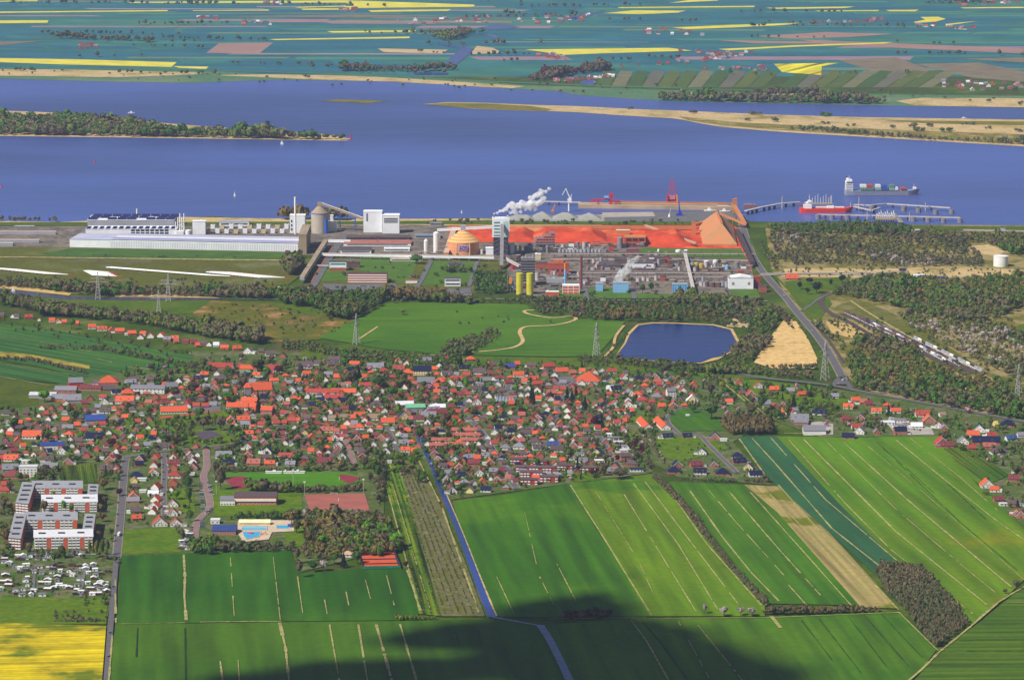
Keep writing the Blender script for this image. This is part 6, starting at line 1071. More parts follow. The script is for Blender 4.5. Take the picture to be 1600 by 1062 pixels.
for x, hh_ in ((531, 33), (555, 24)): root, W, u = frame('trestle', 'thin blue trestle under the inclined gallery, %s one' % ('left' if x < 540 else 'right'), 'trestle', x - 1, x + 1, 358, 'blue trestles'); mb = MB(); mb.bar((-1.5, 0, -.5), (0, 0, hh_), 1); mb.bar((1.5, 0, -.5), (0, 0, hh_), 1); part(root, 'frame', mb, m_blue)
block('annex', 'small white stepped building right of the large silo', 'building', 513, 526, 362, 14, 12, m_sheet, m_sheet); block('annex', 'taller narrow white shaft right of the large silo', 'building', 516, 521, 359, 22, 8, m_sheet, m_sheet)
root, W, H, u = block('process_building', 'tall white block with dark blue slot windows, left of the pair', 'industrial building', 568, 597, 363, 32, 24, m_sheet, m_sheet)
for k in range(4): mb = MB(); mb.box(-W * .3, -.15, H - 5 - k * 3.4, 3, .3, 2.2); part(root, 'window', mb, m_solar)
root, W, H, u = block('process_building', 'lower white block with open dark louvres, right of the pair', 'industrial building', 597.5, 624, 364.5, 28, 24, m_sheet, m_sheet)
for k in range(3): mb = MB(); mb.box(0, -.15, H - 6 - k * 3.0, W * .8, .3, 1.6); part(root, 'louvre', mb, m_dark)
# conveyor galleries
gallery('belt_gallery', 'long raised belt gallery slanting down to the blade yard', (509.5, 384, 8), (472, 443, 8), 7, 5, m_sheet2, m_concb, 9)
gallery('belt_gallery', 'long horizontal belt gallery on legs crossing the works lawn', (495, 403, 6), (772, 408, 6), 5, 4, m_sheet, M('tan_sheet', (190, 170, 150), var=0.06), 18)
gallery('belt_gallery', 'short pale gallery at the top end of the slanting gallery', (509, 380, 4), (548, 381, 4), 4, 4, m_sheet, m_sheet, 3); gallery('pipe_bridge', 'thin pale pipe bridge over the red path', (483, 418, 4), (514, 419, 4), 1.5, 1.5, m_pipe, m_pipe, 3, 'pipe bridge')
# halls in the middle
for x0, x1, y, hp, D, wl, rf, lb in ((541, 640, 375, 4, 30, m_dusk, m_dusk, 'long dark flat hall below the white twin block'), (537, 642, 384, 4, 44, m_sheet, M('rust_roof', (168, 106, 92), var=0.1, scale=.05), 'long hall with rust red striped roof'), (532, 580, 396, 5, 40, m_sheet, m_dusk, 'grey roofed hall with row of dark arches'), (648, 688, 372, 4, 22, m_sheet2, M('grey_blue_roof', (120, 134, 150), var=.05), 'grey blue roofed shed near the shore'),
                                  (600, 640, 392, 3.5, 16, m_sheet, m_sheet, 'low white depot right of the arched hall'), (610, 650, 408, 3, 14, m_sheet, M('tan_sheet'), 'tan roofed low shed under the gallery'), (640, 660, 407, 3, 10, m_sheet, m_sheet, 'small white shed under the gallery'), (672, 690, 352, 3, 18, m_sheet2, m_steel, 'small grey shed at the upper yard edge'), (707, 745, 407, 3.5, 16, m_redb, m_dusk, 'dark roofed shed in front of the striped dome'), (700, 722, 416, 4, 14, m_sheet2, m_dusk, 'dark shed among the trees below the dome')):
    root, W, H, u = block('works_hall', lb, 'works hall', x0, x1, y, hp, D, wl, rf, bands=1)
root, W, H, u = block('office', 'white and teal office with red ground floor', 'office', 515, 541, 423, 14, 16, m_sheet, m_dusk, bands=2, bandmat=m_green)
mb = MB(); mb.box(0, -.2, .02, W, .5, 4.2); part(root, 'plinth', mb, m_redb); root, W, H, u = block('office', 'low brown annex right of the white and teal office', 'annex', 542, 562, 418, 8, 14, m_rust, m_dusk)
root, W, H, u = block('office', 'three storey office banded in red and white behind the car park', 'office', 543, 605, 442, 15, 14, m_redb, m_dusk, rz=-.02)
for k in range(4): mb = MB(); mb.box(0, -.12, .8 + k * 3.6, W * .98, .3, 1.5); part(root, 'window_band', mb, m_white)
root, W, H, u = block('gatehouse', 'small white glazed office with red base near the trees', 'office', 695, 719.5, 447, 12, 12, m_sheet, m_dusk, bands=2, bandmat=m_glass); block('shed', 'tiny terracotta roofed house at the car park', 'shed', 634, 652, 442, 4, 8, m_sheet, MATS['roof_p'])
# rotor blades in rows
mb = MB(); n = 9; prof = [(0, 1.2, 1.2), (3, 1.3, 1.3), (9, 1.9, .9), (20, 1.5, .7), (36, 1.1, .5), (44, .6, .3)]
vs = []
for x, h_, t_ in prof: vs += [(x, -t_, 1.6), (x, 0, 1.6 + h_), (x, t_, 1.6), (x, 0, 1.6 - h_ * .5)]
mb.mat(m_white); mb.add(vs, [(i * 4 + j, i * 4 + (j + 1) % 4, i * 4 + 4 + (j + 1) % 4, i * 4 + 4 + j) for i in range(len(prof) - 1) for j in range(4)] + [(3, 2, 1, 0), (20, 21, 22, 23)]); o = mb.build('blade'); blade_me = o.data; bpy.data.objects.remove(o)
mb = MB(); vs = []
for x, h_, t_ in ((42.5, .75, .4), (50, .35, .2)): vs += [(x, -t_, 1.6), (x, 0, 1.6 + h_), (x, t_, 1.6), (x, 0, 1.6 - h_ * .5)]
mb.mat(m_red); mb.add(vs, [(j, (j + 1) % 4, 4 + (j + 1) % 4, 4 + j) for j in range(4)] + [(3, 2, 1, 0), (4, 5, 6, 7)]); o = mb.build('blade_tip'); tip_me = o.data; bpy.data.objects.remove(o)
nb = 0
for g, (x0, y0, dx, dy, n, rz, lb) in enumerate(((-6, 421.5, 6.0, .62, 13, -.25, 'in the left stack'), (131, 425, 3.0, 1.6, 5, -.3, 'in the small middle stack'), (166, 419.5, 6.4, .5, 25, -.28, 'in the long central stack'), (322, 427, 5.0, .5, 17, -.04, 'in the right stack below the lawn'))):
    for k in range(n):
        p = G(x0 + k * dx, y0 + k * dy, ZG); root = empty('rotor_blade', tuple(p), 'white rotor blade %s, %s from left' % (lb, ORD[k] ), 'rotor blade', 'rotor blades stored in rows', rz)
        share('blade', blade_me, root); share('tip', tip_me, root)
        nb += 1
# --- alumina refinery
silo('silo', 'small slim white silo left of the striped dome', 665.5, 396, 3.3, 20, m_white, cone=3.5); silo('silo', 'tall slim white silo left of the striped dome', 681.5, 396, 4.6, 33, m_white, cone=2)
m_str1 = M('dome_orange', (214, 140, 96), var=0.04, scale=.1); m_str2 = M('dome_cream', (222, 176, 112), var=0.04, scale=.1)
p = G(723.5, 399, ZG); RR = 25.5; root = empty('storage_dome', (p.x, p.y + RR, p.z), 'orange and cream striped round store with conical roof', 'storage dome'); mb = MB()
for k in range(8): mb.mat(m_str1 if k % 2 == 0 else M('dome_peach', (222, 150, 106), var=.04)); mb.cyl(0, 0, k * 2.5, (k + 1) * 2.5, RR, n=40, cap=False)
part(root, 'wall', mb); mb = MB()
for k in range(9):
    t0, t1 = k / 9, (k + 1) / 9; mb.mat(m_str2 if k % 2 == 0 else M('dome_tan', (204, 148, 88), var=.05)); mb.cyl(0, 0, 20 + 19 * t0 ** .9, 20 + 19 * t1 ** .9, (RR + .6) * (1 - t0 * .92), (RR + .6) * (1 - t1 * .92), n=40, cap=(k == 8))
part(root, 'roof', mb); mb = MB(); mb.box(0, 0, 37.5, 8, 8, 8); part(root, 'head_house', mb, m_sheet2)
for sg in (-1, 1): mb = MB(); mb.box(sg * 10.5, -RR + 1.9, 0, 1.6, 1.6, 19); part(root, 'pilaster', mb, M('peach_trim', (232, 196, 160)))
mb = MB(); mb.box(.4, -RR - .25, 7.5, 15.5, .3, 9.0); part(root, 'sign_panel', mb, M('sign_lilac', (196, 150, 170), var=.03))
for nm, segs in (('a', [((-6, 9), (-4.4, 15)), ((-4.4, 15), (-2.8, 9)), ((-5.2, 11.2), (-3.6, 11.2))]), ('o', [((-1.4, 9.8), (-1.4, 14.4)), ((-1.4, 14.6), (1.4, 14.6)), ((1.6, 14.4), (1.6, 9.8)), ((1.4, 9.4), (-1.4, 9.4))]), ('s', [((6.4, 14.6), (3.4, 14.6)), ((3.2, 14.6), (3.2, 12.2)), ((3.2, 12), (6.4, 12)), ((6.4, 11.8), (6.4, 9.6)), ((6.4, 9.4), (3.2, 9.4))])):
    mb = MB()
    for (a0, a1), (b0, b1) in segs: mb.bar((a0 + .4, -RR - .55, a1), (b0 + .4, -RR - .55, b1), .3, 1.35) if a1 == b1 else mb.bar((a0 + .4, -RR - .57, a1), (b0 + .4, -RR - .57, b1), 1.2, .3)
    part(root, 'letter', mb, m_blue)
gallery('belt_gallery', 'raised pale gallery from the white silo over the dome to the tower', (683, 392, 34), (772, 392, 39), 4.5, 3.4, m_sheet, m_sheet, 0)
# calcination tower
root, W, u = frame('calciner_tower', 'tall white tower with teal bands on a dark steel base', 'industrial tower', 769, 796, 399); H0, H1 = 28 * u, 57 * u
mb = MB(); mb.box(0, 12, H0, W, 22, H1 - H0); part(root, 'upper_body', mb, m_sheet); mb = MB(); mb.box(0, 12, -.5, W * .86, 19, H0 + .4); part(root, 'base', mb, M('dark_steel', (64, 60, 74), var=.15, scale=.2))
for k in range(5): mb = MB(); mb.box(-W * .22, .85, H0 + 2 + k * 5.2, W * .34, .4, 2); part(root, 'teal_band', mb, m_green)
mb = MB(); mb.box(W * .28, .85, H0 + 1, W * .3, .4, H1 - H0 - 5); part(root, 'glazing', mb, M('pale_teal', (176, 206, 206), var=.05))
for k in range(4):
    for x in (-1, 1): mb = MB(); mb.bar((x * W * .4, 2.2, k * 7), (-x * W * .1, 2.2, k * 7 + 7), .6); part(root, 'brace', mb, m_steel)
for x in (-.4, .38): mb = MB(); mb.cyl(x * W, 12, H1, H1 + 8, 1.2, n=10); part(root, 'stack', mb, m_steel)
gallery('inclined_conveyor', 'steep dark conveyor leaning on the front of the white tower', (785, 398, 50), (783.5, 421, 4), 5, 5, M('grey_belt', (112, 104, 108), var=.08), m_steel, 1)
gallery('inclined_conveyor', 'short pale conveyor falling right from the tower foot', (786, 414, 12), (812, 420, 4), 4, 3.4, m_pipe, m_pipe, 2)
block('kiln_house', 'white stepped building at the left foot of the tower', 'building', 759, 780, 398, 10, 16, m_sheet, m_sheet); block('kiln_house', 'cream gabled house at the right foot of the tower', 'building', 792, 804, 396, 14, 18, m_sheet, M('cream_roof'))
silo('tank', 'small white tank right of the striped dome', 752, 397, 2.6, 7, m_white, cat='tank'); silo('tank', 'white upright vessel right of the tower foot', 798, 397, 3, 14, m_white, cat='tank')
# red ore: heaps, covered belts
from mathutils import noise as mnoise
def heap(name, label, x0, x1, y, hp, D, mat, seed, flat=.35, cat='heap'):
    root_p = G((x0 + x1) / 2, y, ZG); s = S(y); W = (x1 - x0) * s; H = hp * s; nx, ny = 44, 12; vs = []
    for j in range(ny):
        for i in range(nx):
            u_, v_ = i / (nx - 1), j / (ny - 1); e = min(u_, 1 - u_) * W / (H * 1.6 + .01); f = min(v_, 1 - v_) * D / (H * 1.6 + .01); k = max(0.0, min(1.0, min(e, f)))
            n_ = mnoise.noise(Vector((u_ * W * .02, v_ * D * .02, seed))) * .8 + mnoise.noise(Vector((u_ * W * .07, v_ * D * .07, seed))) * .3
            vs.append(((u_ - .5) * W, v_ * D, -.4 + k * H * (1 - flat + flat * (n_ + .5)) * (1 if k else 0)))
    mb = MB(); mb.add(vs, [(j * nx + i, j * nx + i + 1, (j + 1) * nx + i + 1, (j + 1) * nx + i) for j in range(ny - 1) for i in range(nx - 1)]); o = mb.build(name, mat, None, tuple(root_p)); tag(o, label, cat); return o
heap('ore_heap', 'long flat topped red ore heap behind the striped dome', 706, 840, 378, 13, 120, m_baux, 1); heap('ore_heap', 'widest red ore heap in the middle of the yard', 828, 950, 378, 15, 110, m_baux, 4); heap('ore_heap', 'right hand red ore heap ending in a point by the lawn', 985, 1085, 385, 16, 130, m_baux, 7)
heap('ore_heap', 'bright orange ore heap along the back of the yard', 745, 860, 362, 6, 50, m_ore, 9)
gallery('covered_belt', 'long orange dusted covered belt along the back of the ore yard', (700, 357, 3), (1083, 359, 3), 6, 4, m_ore, m_ore, 0); gallery('covered_belt', 'orange conveyor slanting down left of the striped dome', (710, 362, 5), (697, 402, 5), 8, 5, m_ore, M('tan_sheet'), 5)
gallery('covered_belt', 'pale dotted belt slanting across the right ore heap', (1008, 362, 10), (1088, 386, 5), 4, 3, m_ore, M('tan_sheet'), 0); gallery('covered_belt', 'short orange belt from heap to storage hall', (1085, 357, 6), (1112, 352, 8), 6, 5, m_ore, m_ore, 1)
root, W, H, u = block('ore_shed', 'open fronted red ore shed with dark bays', 'shed', 976, 1009, 385, 14, 30, m_baux, m_ore)
for k in range(3):
    for j in range(2): mb = MB(); mb.box(-W * .3 + k * W * .3, -.1, 2 + j * 7, W * .24, .3, 4); part(root, 'bay', mb, m_dark)
block('ore_shed', 'narrow orange transfer tower beside the ore storage hall', 'tower', 1081, 1087, 366, 18, 8, m_ore, m_ore); block('ore_shed', 'low red building below the open fronted ore shed', 'building', 979, 999, 399, 9, 16, M('dull_red_roof', (128, 84, 84), var=.08), M('dull_red_roof')); block('ore_shed', 'orange roofed sampling hut on the ore heap', 'hut', 963, 984, 366, 6, 10, m_ore, M('cream_roof'))
# hipped ore storage hall
P = [G(1098, 384, ZG), G(1152, 384.5, ZG), G(1146, 356, ZG), G(1091.5, 353, ZG)]; A_, B_ = G(1128, 377, ZG), G(1119, 358.5, ZG); c = P[0]
HH = 29.5; root = empty('ore_store', tuple(c), 'huge steep hipped storage hall, sand brown with a greenish stain', 'storage hall'); mb = MB(); q = [v - c for v in P]; r0, r1 = A_ - c, B_ - c
mb.add([(v.x, v.y, 0) for v in q] + [(v.x, v.y, 3.0) for v in q], [(0, 1, 5, 4), (1, 2, 6, 5), (2, 3, 7, 6), (3, 0, 4, 7)]); part(root, 'wall', mb, m_ore)
ms = bpy.data.materials.new('stained_sheet'); ms.use_nodes = True; nt = ms.node_tree; b = nt.nodes['Principled BSDF']; b.inputs['Roughness'].default_value = .8; tc = nt.nodes.new('ShaderNodeTexCoord'); n1 = nt.nodes.new('ShaderNodeTexNoise'); n1.inputs['Scale'].default_value = .03; n1.inputs['Detail'].default_value = 5; nt.links.new(tc.outputs['Object'], n1.inputs['Vector'])
r1_ = nt.nodes.new('ShaderNodeValToRGB'); e = r1_.color_ramp.elements; e[0].position = .4; e[0].color = lin((196, 124, 78)); e[1].position = .66; e[1].color = lin((176, 128, 82)); x_ = e.new(.78); x_.color = lin((110, 128, 70)); nt.links.new(n1.outputs['Fac'], r1_.inputs[0]); nt.links.new(r1_.outputs[0], b.inputs['Base Color'])
mb = MB(); mb.add([(v.x * 1.0, v.y, 3.01) for v in q] + [(r0.x, r0.y, HH), (r1.x, r1.y, HH + 1)], [(0, 1, 4), (1, 2, 5, 4), (2, 3, 5), (3, 0, 4, 5)]); part(root, 'roof', mb, ms)
mb = MB(); mb.bar((r0.x, r0.y, HH + .5), (r1.x, r1.y, HH + 1.5), 3, 2); part(root, 'ridge_cap', mb, m_ore)
gallery('covered_belt', 'dark covered belt running down the right side of the storage hall', (1152, 366, 6), (1176, 418, 6), 7, 6, M('dark_belt', (78, 64, 62), var=.1), M('dark_belt'), 6)
gallery('covered_belt', 'orange conveyor falling from the pier tower to the shore', (1147, 338, 18), (1164, 356, 6), 6, 4, m_ore, m_ore, 2); gallery('covered_belt', 'orange pipe bridge joining pier conveyor and storage hall', (1125, 352, 20), (1166, 357, 6), 3, 3, m_ore, m_ore, 1)
# precipitation tanks, pipe racks, plant clutter
root, W, u = frame('scaffold_tower', 'open grid of steel scaffolding with a slanted top', 'scaffold', 834, 867, 391)
for k in range(8):
    for j in range(2): x = -W / 2 + W * k / 7; h_ = (18 + 12 * k / 7) * u; mb = MB(); mb.bar((x, j * 14, -.5), (x, j * 14, h_), .8); part(root, 'post', mb, m_steel)
for k in range(7): mb = MB(); z = 3 + k * 4.2; x0 = -W / 2 + max(0, (z / u - 18) / 12) * W; mb.bar((x0, 0, z), (W / 2, 0, z), .8); mb.bar((x0, 14, z), (W / 2, 14, z), .8); mb.box((x0 + W / 2) / 2, 7, z, (W / 2 - x0), 12, .3); part(root, 'deck', mb, m_steel)
pl = random.Random(4); pc = 0
def clutter(x0, x1, y, n, hr, label, group, seed):
    r = random.Random(seed)
    for k in range(n):
        x = x0 + (x1 - x0) * (k + r.uniform(.1, .9)) / n; yy = y + r.uniform(-1.5, 1.5); h_ = r.uniform(*hr); kind = r.choice(('tank', 'tank', 'box', 'rack')); lb = '%s, %s from left' % (label, ORD[k])
        if kind == 'tank': root = silo('process_tank', lb.replace('#', 'upright pale tank'), x, yy, r.uniform(2, 4.2), h_, r.choice((m_sheet2, m_pipe, m_steel, m_rust)), m_steel, cone=1, cat='tank', group=group)
        elif kind == 'box': root = block('plant_house', lb.replace('#', 'small plant building'), 'plant building', x - 4, x + 4, yy, h_ / 1.05, 8, r.choice((m_sheet2, m_rust, m_redb, m_concb, m_sheet)), m_dusk, group=group)[0]
        else:
            root, W, u = frame('pipe_rack', lb.replace('#', 'steel pipe rack'), 'pipe rack', x - 5, x + 5, yy, group)
            for j in range(4): mb = MB(); mb.bar((-W / 2 + W * j / 3, 2, -.5), (-W / 2 + W * j / 3, 2, h_), .5); part(root, 'post', mb, m_rust)
            for j in range(3): mb = MB(); mb.bar((-W / 2, 2, h_ * (j + 1) / 3.2), (W / 2, 2, h_ * (j + 1) / 3.2), .9); part(root, 'pipe', mb, r.choice((m_pipe, m_rust, m_steel)))
clutter(802, 960, 394, 22, (5, 12), '# in the row below the red heaps', 'plant below the ore heaps', 1); clutter(862, 1010, 386, 14, (4, 8), '# in the back row at the heap edge', 'back row plant', 2); clutter(905, 1085, 411, 20, (4, 10), '# between the two long pipe bridges, upper row', 'plant between the pipe bridges', 3); clutter(905, 1135, 424, 24, (4, 9), '# between the two long pipe bridges, lower row', 'plant between the pipe bridges', 4)
clutter(836, 905, 437, 12, (6, 13), '# behind the yellow silos', 'plant behind yellow silos', 5); clutter(905, 1140, 439, 20, (3, 8), '# below the lower pipe bridge', 'plant below the pipe bridge', 6); clutter(1080, 1172, 419, 14, (4, 9), '# in the yellow tank yard', 'tank yard plant', 7); clutter(640, 700, 398, 6, (2, 6), '# left of the dome beside the gallery', 'plant left of the dome', 8)
clutter(1010, 1085, 398, 7, (3, 6), '# on the red edge below the right heap', 'plant below the right heap', 12); clutter(700, 760, 404, 6, (2, 5), '# along the gallery before the dome', 'plant before the dome', 13); clutter(905, 1060, 417, 16, (3, 8), '# among the dark roofed refinery halls', 'plant among the halls', 14); clutter(905, 1000, 445, 8, (2, 5), '# at the lower edge of the refinery', 'plant at the lower edge', 15)
clutter(1085, 1140, 448, 9, (4, 8), '# left of the white gabled hall', 'plant left of white hall', 9); clutter(780, 832, 410, 8, (4, 12), '# right of the tower legs', 'plant right of tower', 10); clutter(805, 840, 450, 5, (4, 8), '# at the foot of the yellow silos', 'plant at silo foot', 11)
for x0, x1, y, h_, lb in ((860, 1180, 402, 6, 'upper long pipe bridge across the refinery'), (905, 1140, 433, 7, 'middle long pipe bridge across the refinery'), (862, 1130, 437, 5, 'lowest thin pipe bridge behind the blue tanks'), (860, 1080, 408, 4, 'second pipe run just under the upper bridge'), (905, 1060, 428, 4, 'thin pipe run over the dark roofs'), (1080, 1175, 410, 4, 'right end pipe bridge by the lawn')):
    root, W, u = frame('pipe_bridge', lb, 'pipe bridge', x0, x1, y)
    for j in range(3): mb = MB(); mb.bar((-W / 2, j * 1.6, h_ + (j % 2) * 1.2), (W / 2, j * 1.6, h_ + (j % 2) * 1.2), 1.1); part(root, 'pipe', mb, (m_pipe, m_rust, m_steel)[j])
    for k in range(int(W / 14)): mb = MB(); x = -W / 2 + 7 + k * 14; mb.bar((x, 1.6, -.5), (x, 1.6, h_), .8); part(root, 'leg', mb, m_rust)
gallery('pipe_bridge', 'dark pipe bridge running towards the viewer past the yellow tanks', (1070, 404, 8), (1086, 470, 5), 5, 3, m_rust, m_pipe, 8, 'pipe bridge')
root, W, u = frame('precipitators', 'row of grey slatted precipitation tanks behind the racks', 'tank row', 872, 940, 398)
for k in range(12): mb = MB(); mb.cyl(-W / 2 + W * (k + .5) / 12, 6, -.5, 8, W / 27, n=12); part(root, 'tank', mb, m_sheet2)
silo('silo', 'tall grey upright vessel beside the open ore shed', 969, 388, 4.5, 17, m_steel, m_steel, cone=2)
silo('chimney', 'dark red brown chimney rising from the refinery', 908, 451, 2.0, 49, M('red_chimney', (128, 68, 68), var=.05), cat='chimney')
p = G(883, 444, ZG); root = empty('chimney', tuple(p), 'slender stack, blue below and orange yellow on top', 'chimney'); mb = MB(); mb.cyl(0, 0, -.5, 22, 1.8, n=12); part(root, 'lower_shaft', mb, m_lblue); mb = MB(); mb.cyl(0, 0, 22, 33, 1.5, n=12); part(root, 'upper_shaft', mb, m_orange)
root, W, H, u = block('brick_plant', 'red brick plant building with stepped roof and three windows', 'industrial building', 856, 889, 428, 16, 22, m_redb, m_redb)
for k in range(3): mb = MB(); mb.box(-W * .25 + k * W * .22, -.12, 4, 3, .3, 3.5); part(root, 'window', mb, m_dark)
mb = MB(); mb.box(0, 12, H + .5, W * .5, 10, 4); part(root, 'roof_house', mb, M('orange_brick_roof', (190, 110, 70)))
block('brick_plant', 'red brick wing left of the stepped brick plant', 'industrial building', 837, 856, 420, 9, 18, m_redb, m_dusk); block('plant_house', 'small cream cube on top of the refinery row', 'plant building', 836, 845, 406, 9, 8, M('cream_sheet'), m_sheet)
root, W, H, u = block('panel_house', 'orange and white chequered panel building', 'industrial building', 879, 905, 459, 13, 16, M('panel_orange', (206, 84, 54), var=.04), m_sheet)
for k in range(3): mb = MB(); mb.box(0, -.15, 3 + k * 4, W, .3, .8); part(root, 'stripe', mb, m_white)
for k in range(4): mb = MB(); mb.box(-W / 2 + W * k / 3, -.2, 0, .8, .3, H); part(root, 'stripe', mb, m_white)
block('panel_house', 'low orange panel shed left of the chequered building', 'shed', 853, 873, 462, 6, 10, M('panel_orange'), m_sheet)
root, W, u = frame('boiler', 'grey horizontal boiler drum beside the chequered building', 'boiler', 854, 880, 448); mb = MB(); mb.bar((-W / 2, 5, 9), (W / 2, 5, 9), 7, 7); part(root, 'drum', mb, m_sheet2); mb = MB(); mb.box(-W * .3, 5, -.5, 2, 6, 6); mb.box(W * .3, 5, -.5, 2, 6, 6); part(root, 'saddle', mb, m_steel)
for k, x in enumerate((812, 828)): silo('silo', 'left one of two tall yellow green silos' if k == 0 else 'right one of two tall yellow green silos', x, 460, 5.2, 31, m_yel, m_yel, cat='silo', group='yellow green silos', rings=3, ringmat=M('yellow_band', (214, 208, 90)))
root, W, H, u = block('silo_tower', 'tangled grey steel tower behind the yellow green silos', 'industrial tower', 814, 836, 446, 42, 18, m_steel, m_steel)
for k in range(9): mb = MB(); mb.box(0, -.6, 4 + k * 4.2, W * 1.06, 1.4, .5); part(root, 'walkway', mb, M('dark_steel'))
for k in range(4): mb = MB(); mb.cyl(-W * .36 + k * W * .24, 6, H + .5, H + 3 + k % 2 * 3, 1.2, n=8); part(root, 'vent', mb, m_sheet2)
root, W, u = frame('dust_hopper', 'orange and steel filter frame left of the yellow silos', 'filter', 793, 802, 456)
for k in range(3): mb = MB(); mb.bar((-W / 2 + W * k / 2, 2, -.5), (-W / 2 + W * k / 2, 2, 26), .9); part(root, 'post', mb, m_steel)
mb = MB(); mb.box(0, 1, 12, W * .5, 3, 9); part(root, 'hopper', mb, m_orange); mb = MB(); mb.box(W * .3, 3, 6, 3, 3, 8); part(root, 'casing', mb, m_lblue)
silo('tank', 'small red tank left of the grey tower', 801, 421, 3, 6, m_red, cat='tank')
for x0, x1, y, h_, lb in ((931, 942, 455, 12, 'small pale blue box tank on the lawn'), (958, 982, 457, 15, 'large pale blue cooling tower with steam')): root, W, H, u = block('cooling_tower', lb, 'cooling tower', x0, x1, y, h_, 14, m_lblue, m_sheet2)
root, W, H, u = block('cooling_tower', 'sky blue ribbed cooling cells on a red base', 'cooling tower', 1051, 1074, 458, 14, 12, M('sky_blue', (96, 170, 220)), m_sheet2)
for k in range(7): mb = MB(); mb.box(-W / 2 + W * k / 6, -.3, .5, .8, .6, H); part(root, 'rib', mb, m_lblue)
mb = MB(); mb.box(0, -.9, 0, W * 1.05, 1.6, 1.8); part(root, 'base', mb, MATS['roof_p'])
root, W, H, u = block('white_hall', 'bright white gabled hall at the right end of the refinery', 'hall', 1138.5, 1177, 451, 17, 26, m_sheet, m_sheet2)
mb = MB(); mb.add([(-W / 2, -.05, H), (W / 2, -.05, H), (0, -.05, H + 3.2), (-W / 2, 26, H), (W / 2, 26, H), (0, 26, H + 3.2)], [(0, 1, 2), (3, 5, 4), (0, 2, 5, 3), (1, 4, 5, 2)]); part(root, 'gable', mb, m_sheet)
for sg in (-1, 1): mb = MB(); mb.box(sg * W * .32, -.15, 6, 3.4, .3, 4); part(root, 'window', mb, m_concb)
block('brick_plant', 'red brick turret behind the white gabled hall', 'building', 1153, 1163, 438, 14, 8, m_redb, m_redb); block('brick_plant', 'pink red shed right of the white gabled hall', 'shed', 1178, 1188, 450, 17, 14, MATS['roof_r'], MATS['roof_r']); block('brick_plant', 'jumbled pink plant at the right corner', 'building', 1186, 1198, 456, 9, 14, MATS['roof_p'], m_dusk)
for x0, x1, y, h_, D, lb in ((933, 970, 421, 7, 40, 'dark roofed hall left between the pipe bridges'), (988, 1022, 418, 7, 34, 'grey roofed hall with cream front in the middle'), (960, 985, 412, 6, 20, 'dark flat shed below the upper bridge'), (1010, 1040, 411, 5, 18, 'flat brown shed below the upper bridge'), (993, 1025, 427, 6, 12, 'white fronted twin sheds in the refinery')): block('works_hall', lb, 'works hall', x0, x1, y, h_, D, m_sheet if 'white' in lb or 'cream' in lb else m_rust, m_dusk)
for x, y, r_, h_, mt, lb in ((1088, 418, 4.2, 7, m_yel, 'squat yellow tank in the refinery yard'), (1096, 419, 3.4, 6, M('gold', (214, 170, 50)), 'squat golden tank in the refinery yard'), (1104, 414, 4, 6, m_white, 'squat white tank beside the yellow one'), (1118, 412, 4, 5, m_white, 'round white tank in the yard'), (1132, 414, 4.5, 5, m_concb, 'sand coloured tank in the yard'), (1136, 421, 3, 6, m_lblue, 'pale blue tank at the yard edge'), (1029, 394, 2, 4, m_white, 'tiny white tank on the red edge lawn'), (1060, 395, 4.5, 4, m_sheet, 'white dome tank below the red heap'), (1072, 396, 3.6, 5, m_sheet, 'second white tank below the red heap')): silo('tank', lb, x, y, r_, h_, mt, mt, cone=1, cat='tank')
silo('storage_tank', 'big white oil tank at the right edge', 1565, 417, 11.5, 16, m_white, m_white, cone=1.5, cat='tank')
block('shed', 'small dark portal frame in the reed field', 'frame', 1406, 1416, 424, 5, 6, M('dark_steel'), m_steel); gallery('pipeline', 'long thin pale pipeline before the right shore', (1505, 361, 2), (1640, 364, 2), 2, 1.5, m_pipe, m_pipe, 14, 'pipeline'); block('shed', 'white sheds at the shore wood edge', 'shed', 1424, 1446, 366, 6, 12, m_sheet, m_sheet); block('shed', 'orange roofed shed on the right shore', 'shed', 1506, 1518, 370, 4, 8, m_ore, m_ore)
gallery('pipeline', 'pale pipeline along the access road at right', (1190, 430, 2), (1420, 427, 2), 2, 1.5, m_pipe, m_pipe, 16, 'pipeline'); block('shed', 'white roofed depot by the reed field', 'shed', 1428, 1448, 434, 4, 10, m_sheet, m_sheet)
# ------------------------------------------------------------------ piers, cranes, ships
def deck(name, label, pts, w_, z, mat, pile=18, under=None, cat='pier'):
    P = [G(a, b_, 0) for a, b_ in pts]; c = P[0]; root = empty(name, (c.x, c.y, 0), label, cat); k = 0
    for i in range(len(P) - 1):
        a, b_ = P[i] - c, P[i + 1] - c; mb = MB(); mb.bar((a.x, a.y, z), (b_.x, b_.y, z), w_, 1.6); part(root, 'deck', mb, mat); L_ = (b_ - a).length
        for j in range(int(L_ / pile)): q = a.lerp(b_, (j + .5) * pile / L_); mb = MB(); mb.bar((q.x, q.y, -.5), (q.x, q.y, z), min(w_ * .7, 4)); part(root, 'pile', mb, under or M('pile_dark', (72, 68, 84), var=.1)); k += 1
    return root
p0, p1 = G(904, 325.5, 0), G(1150, 329, 0)
o = MB(); o.prism([(0, 0), (p1.x - p0.x, p1.y - p0.y), (p1.x - p0.x, p1.y - p0.y + 36), (0, 36)], -.5, 6); o = o.build('ore_pier', M('pier_sand', (176, 152, 122), var=.12, scale=.03), None, (p0.x, p0.y, 0)); tag(o, 'long sand coloured ore pier wall reaching along the river', 'pier')
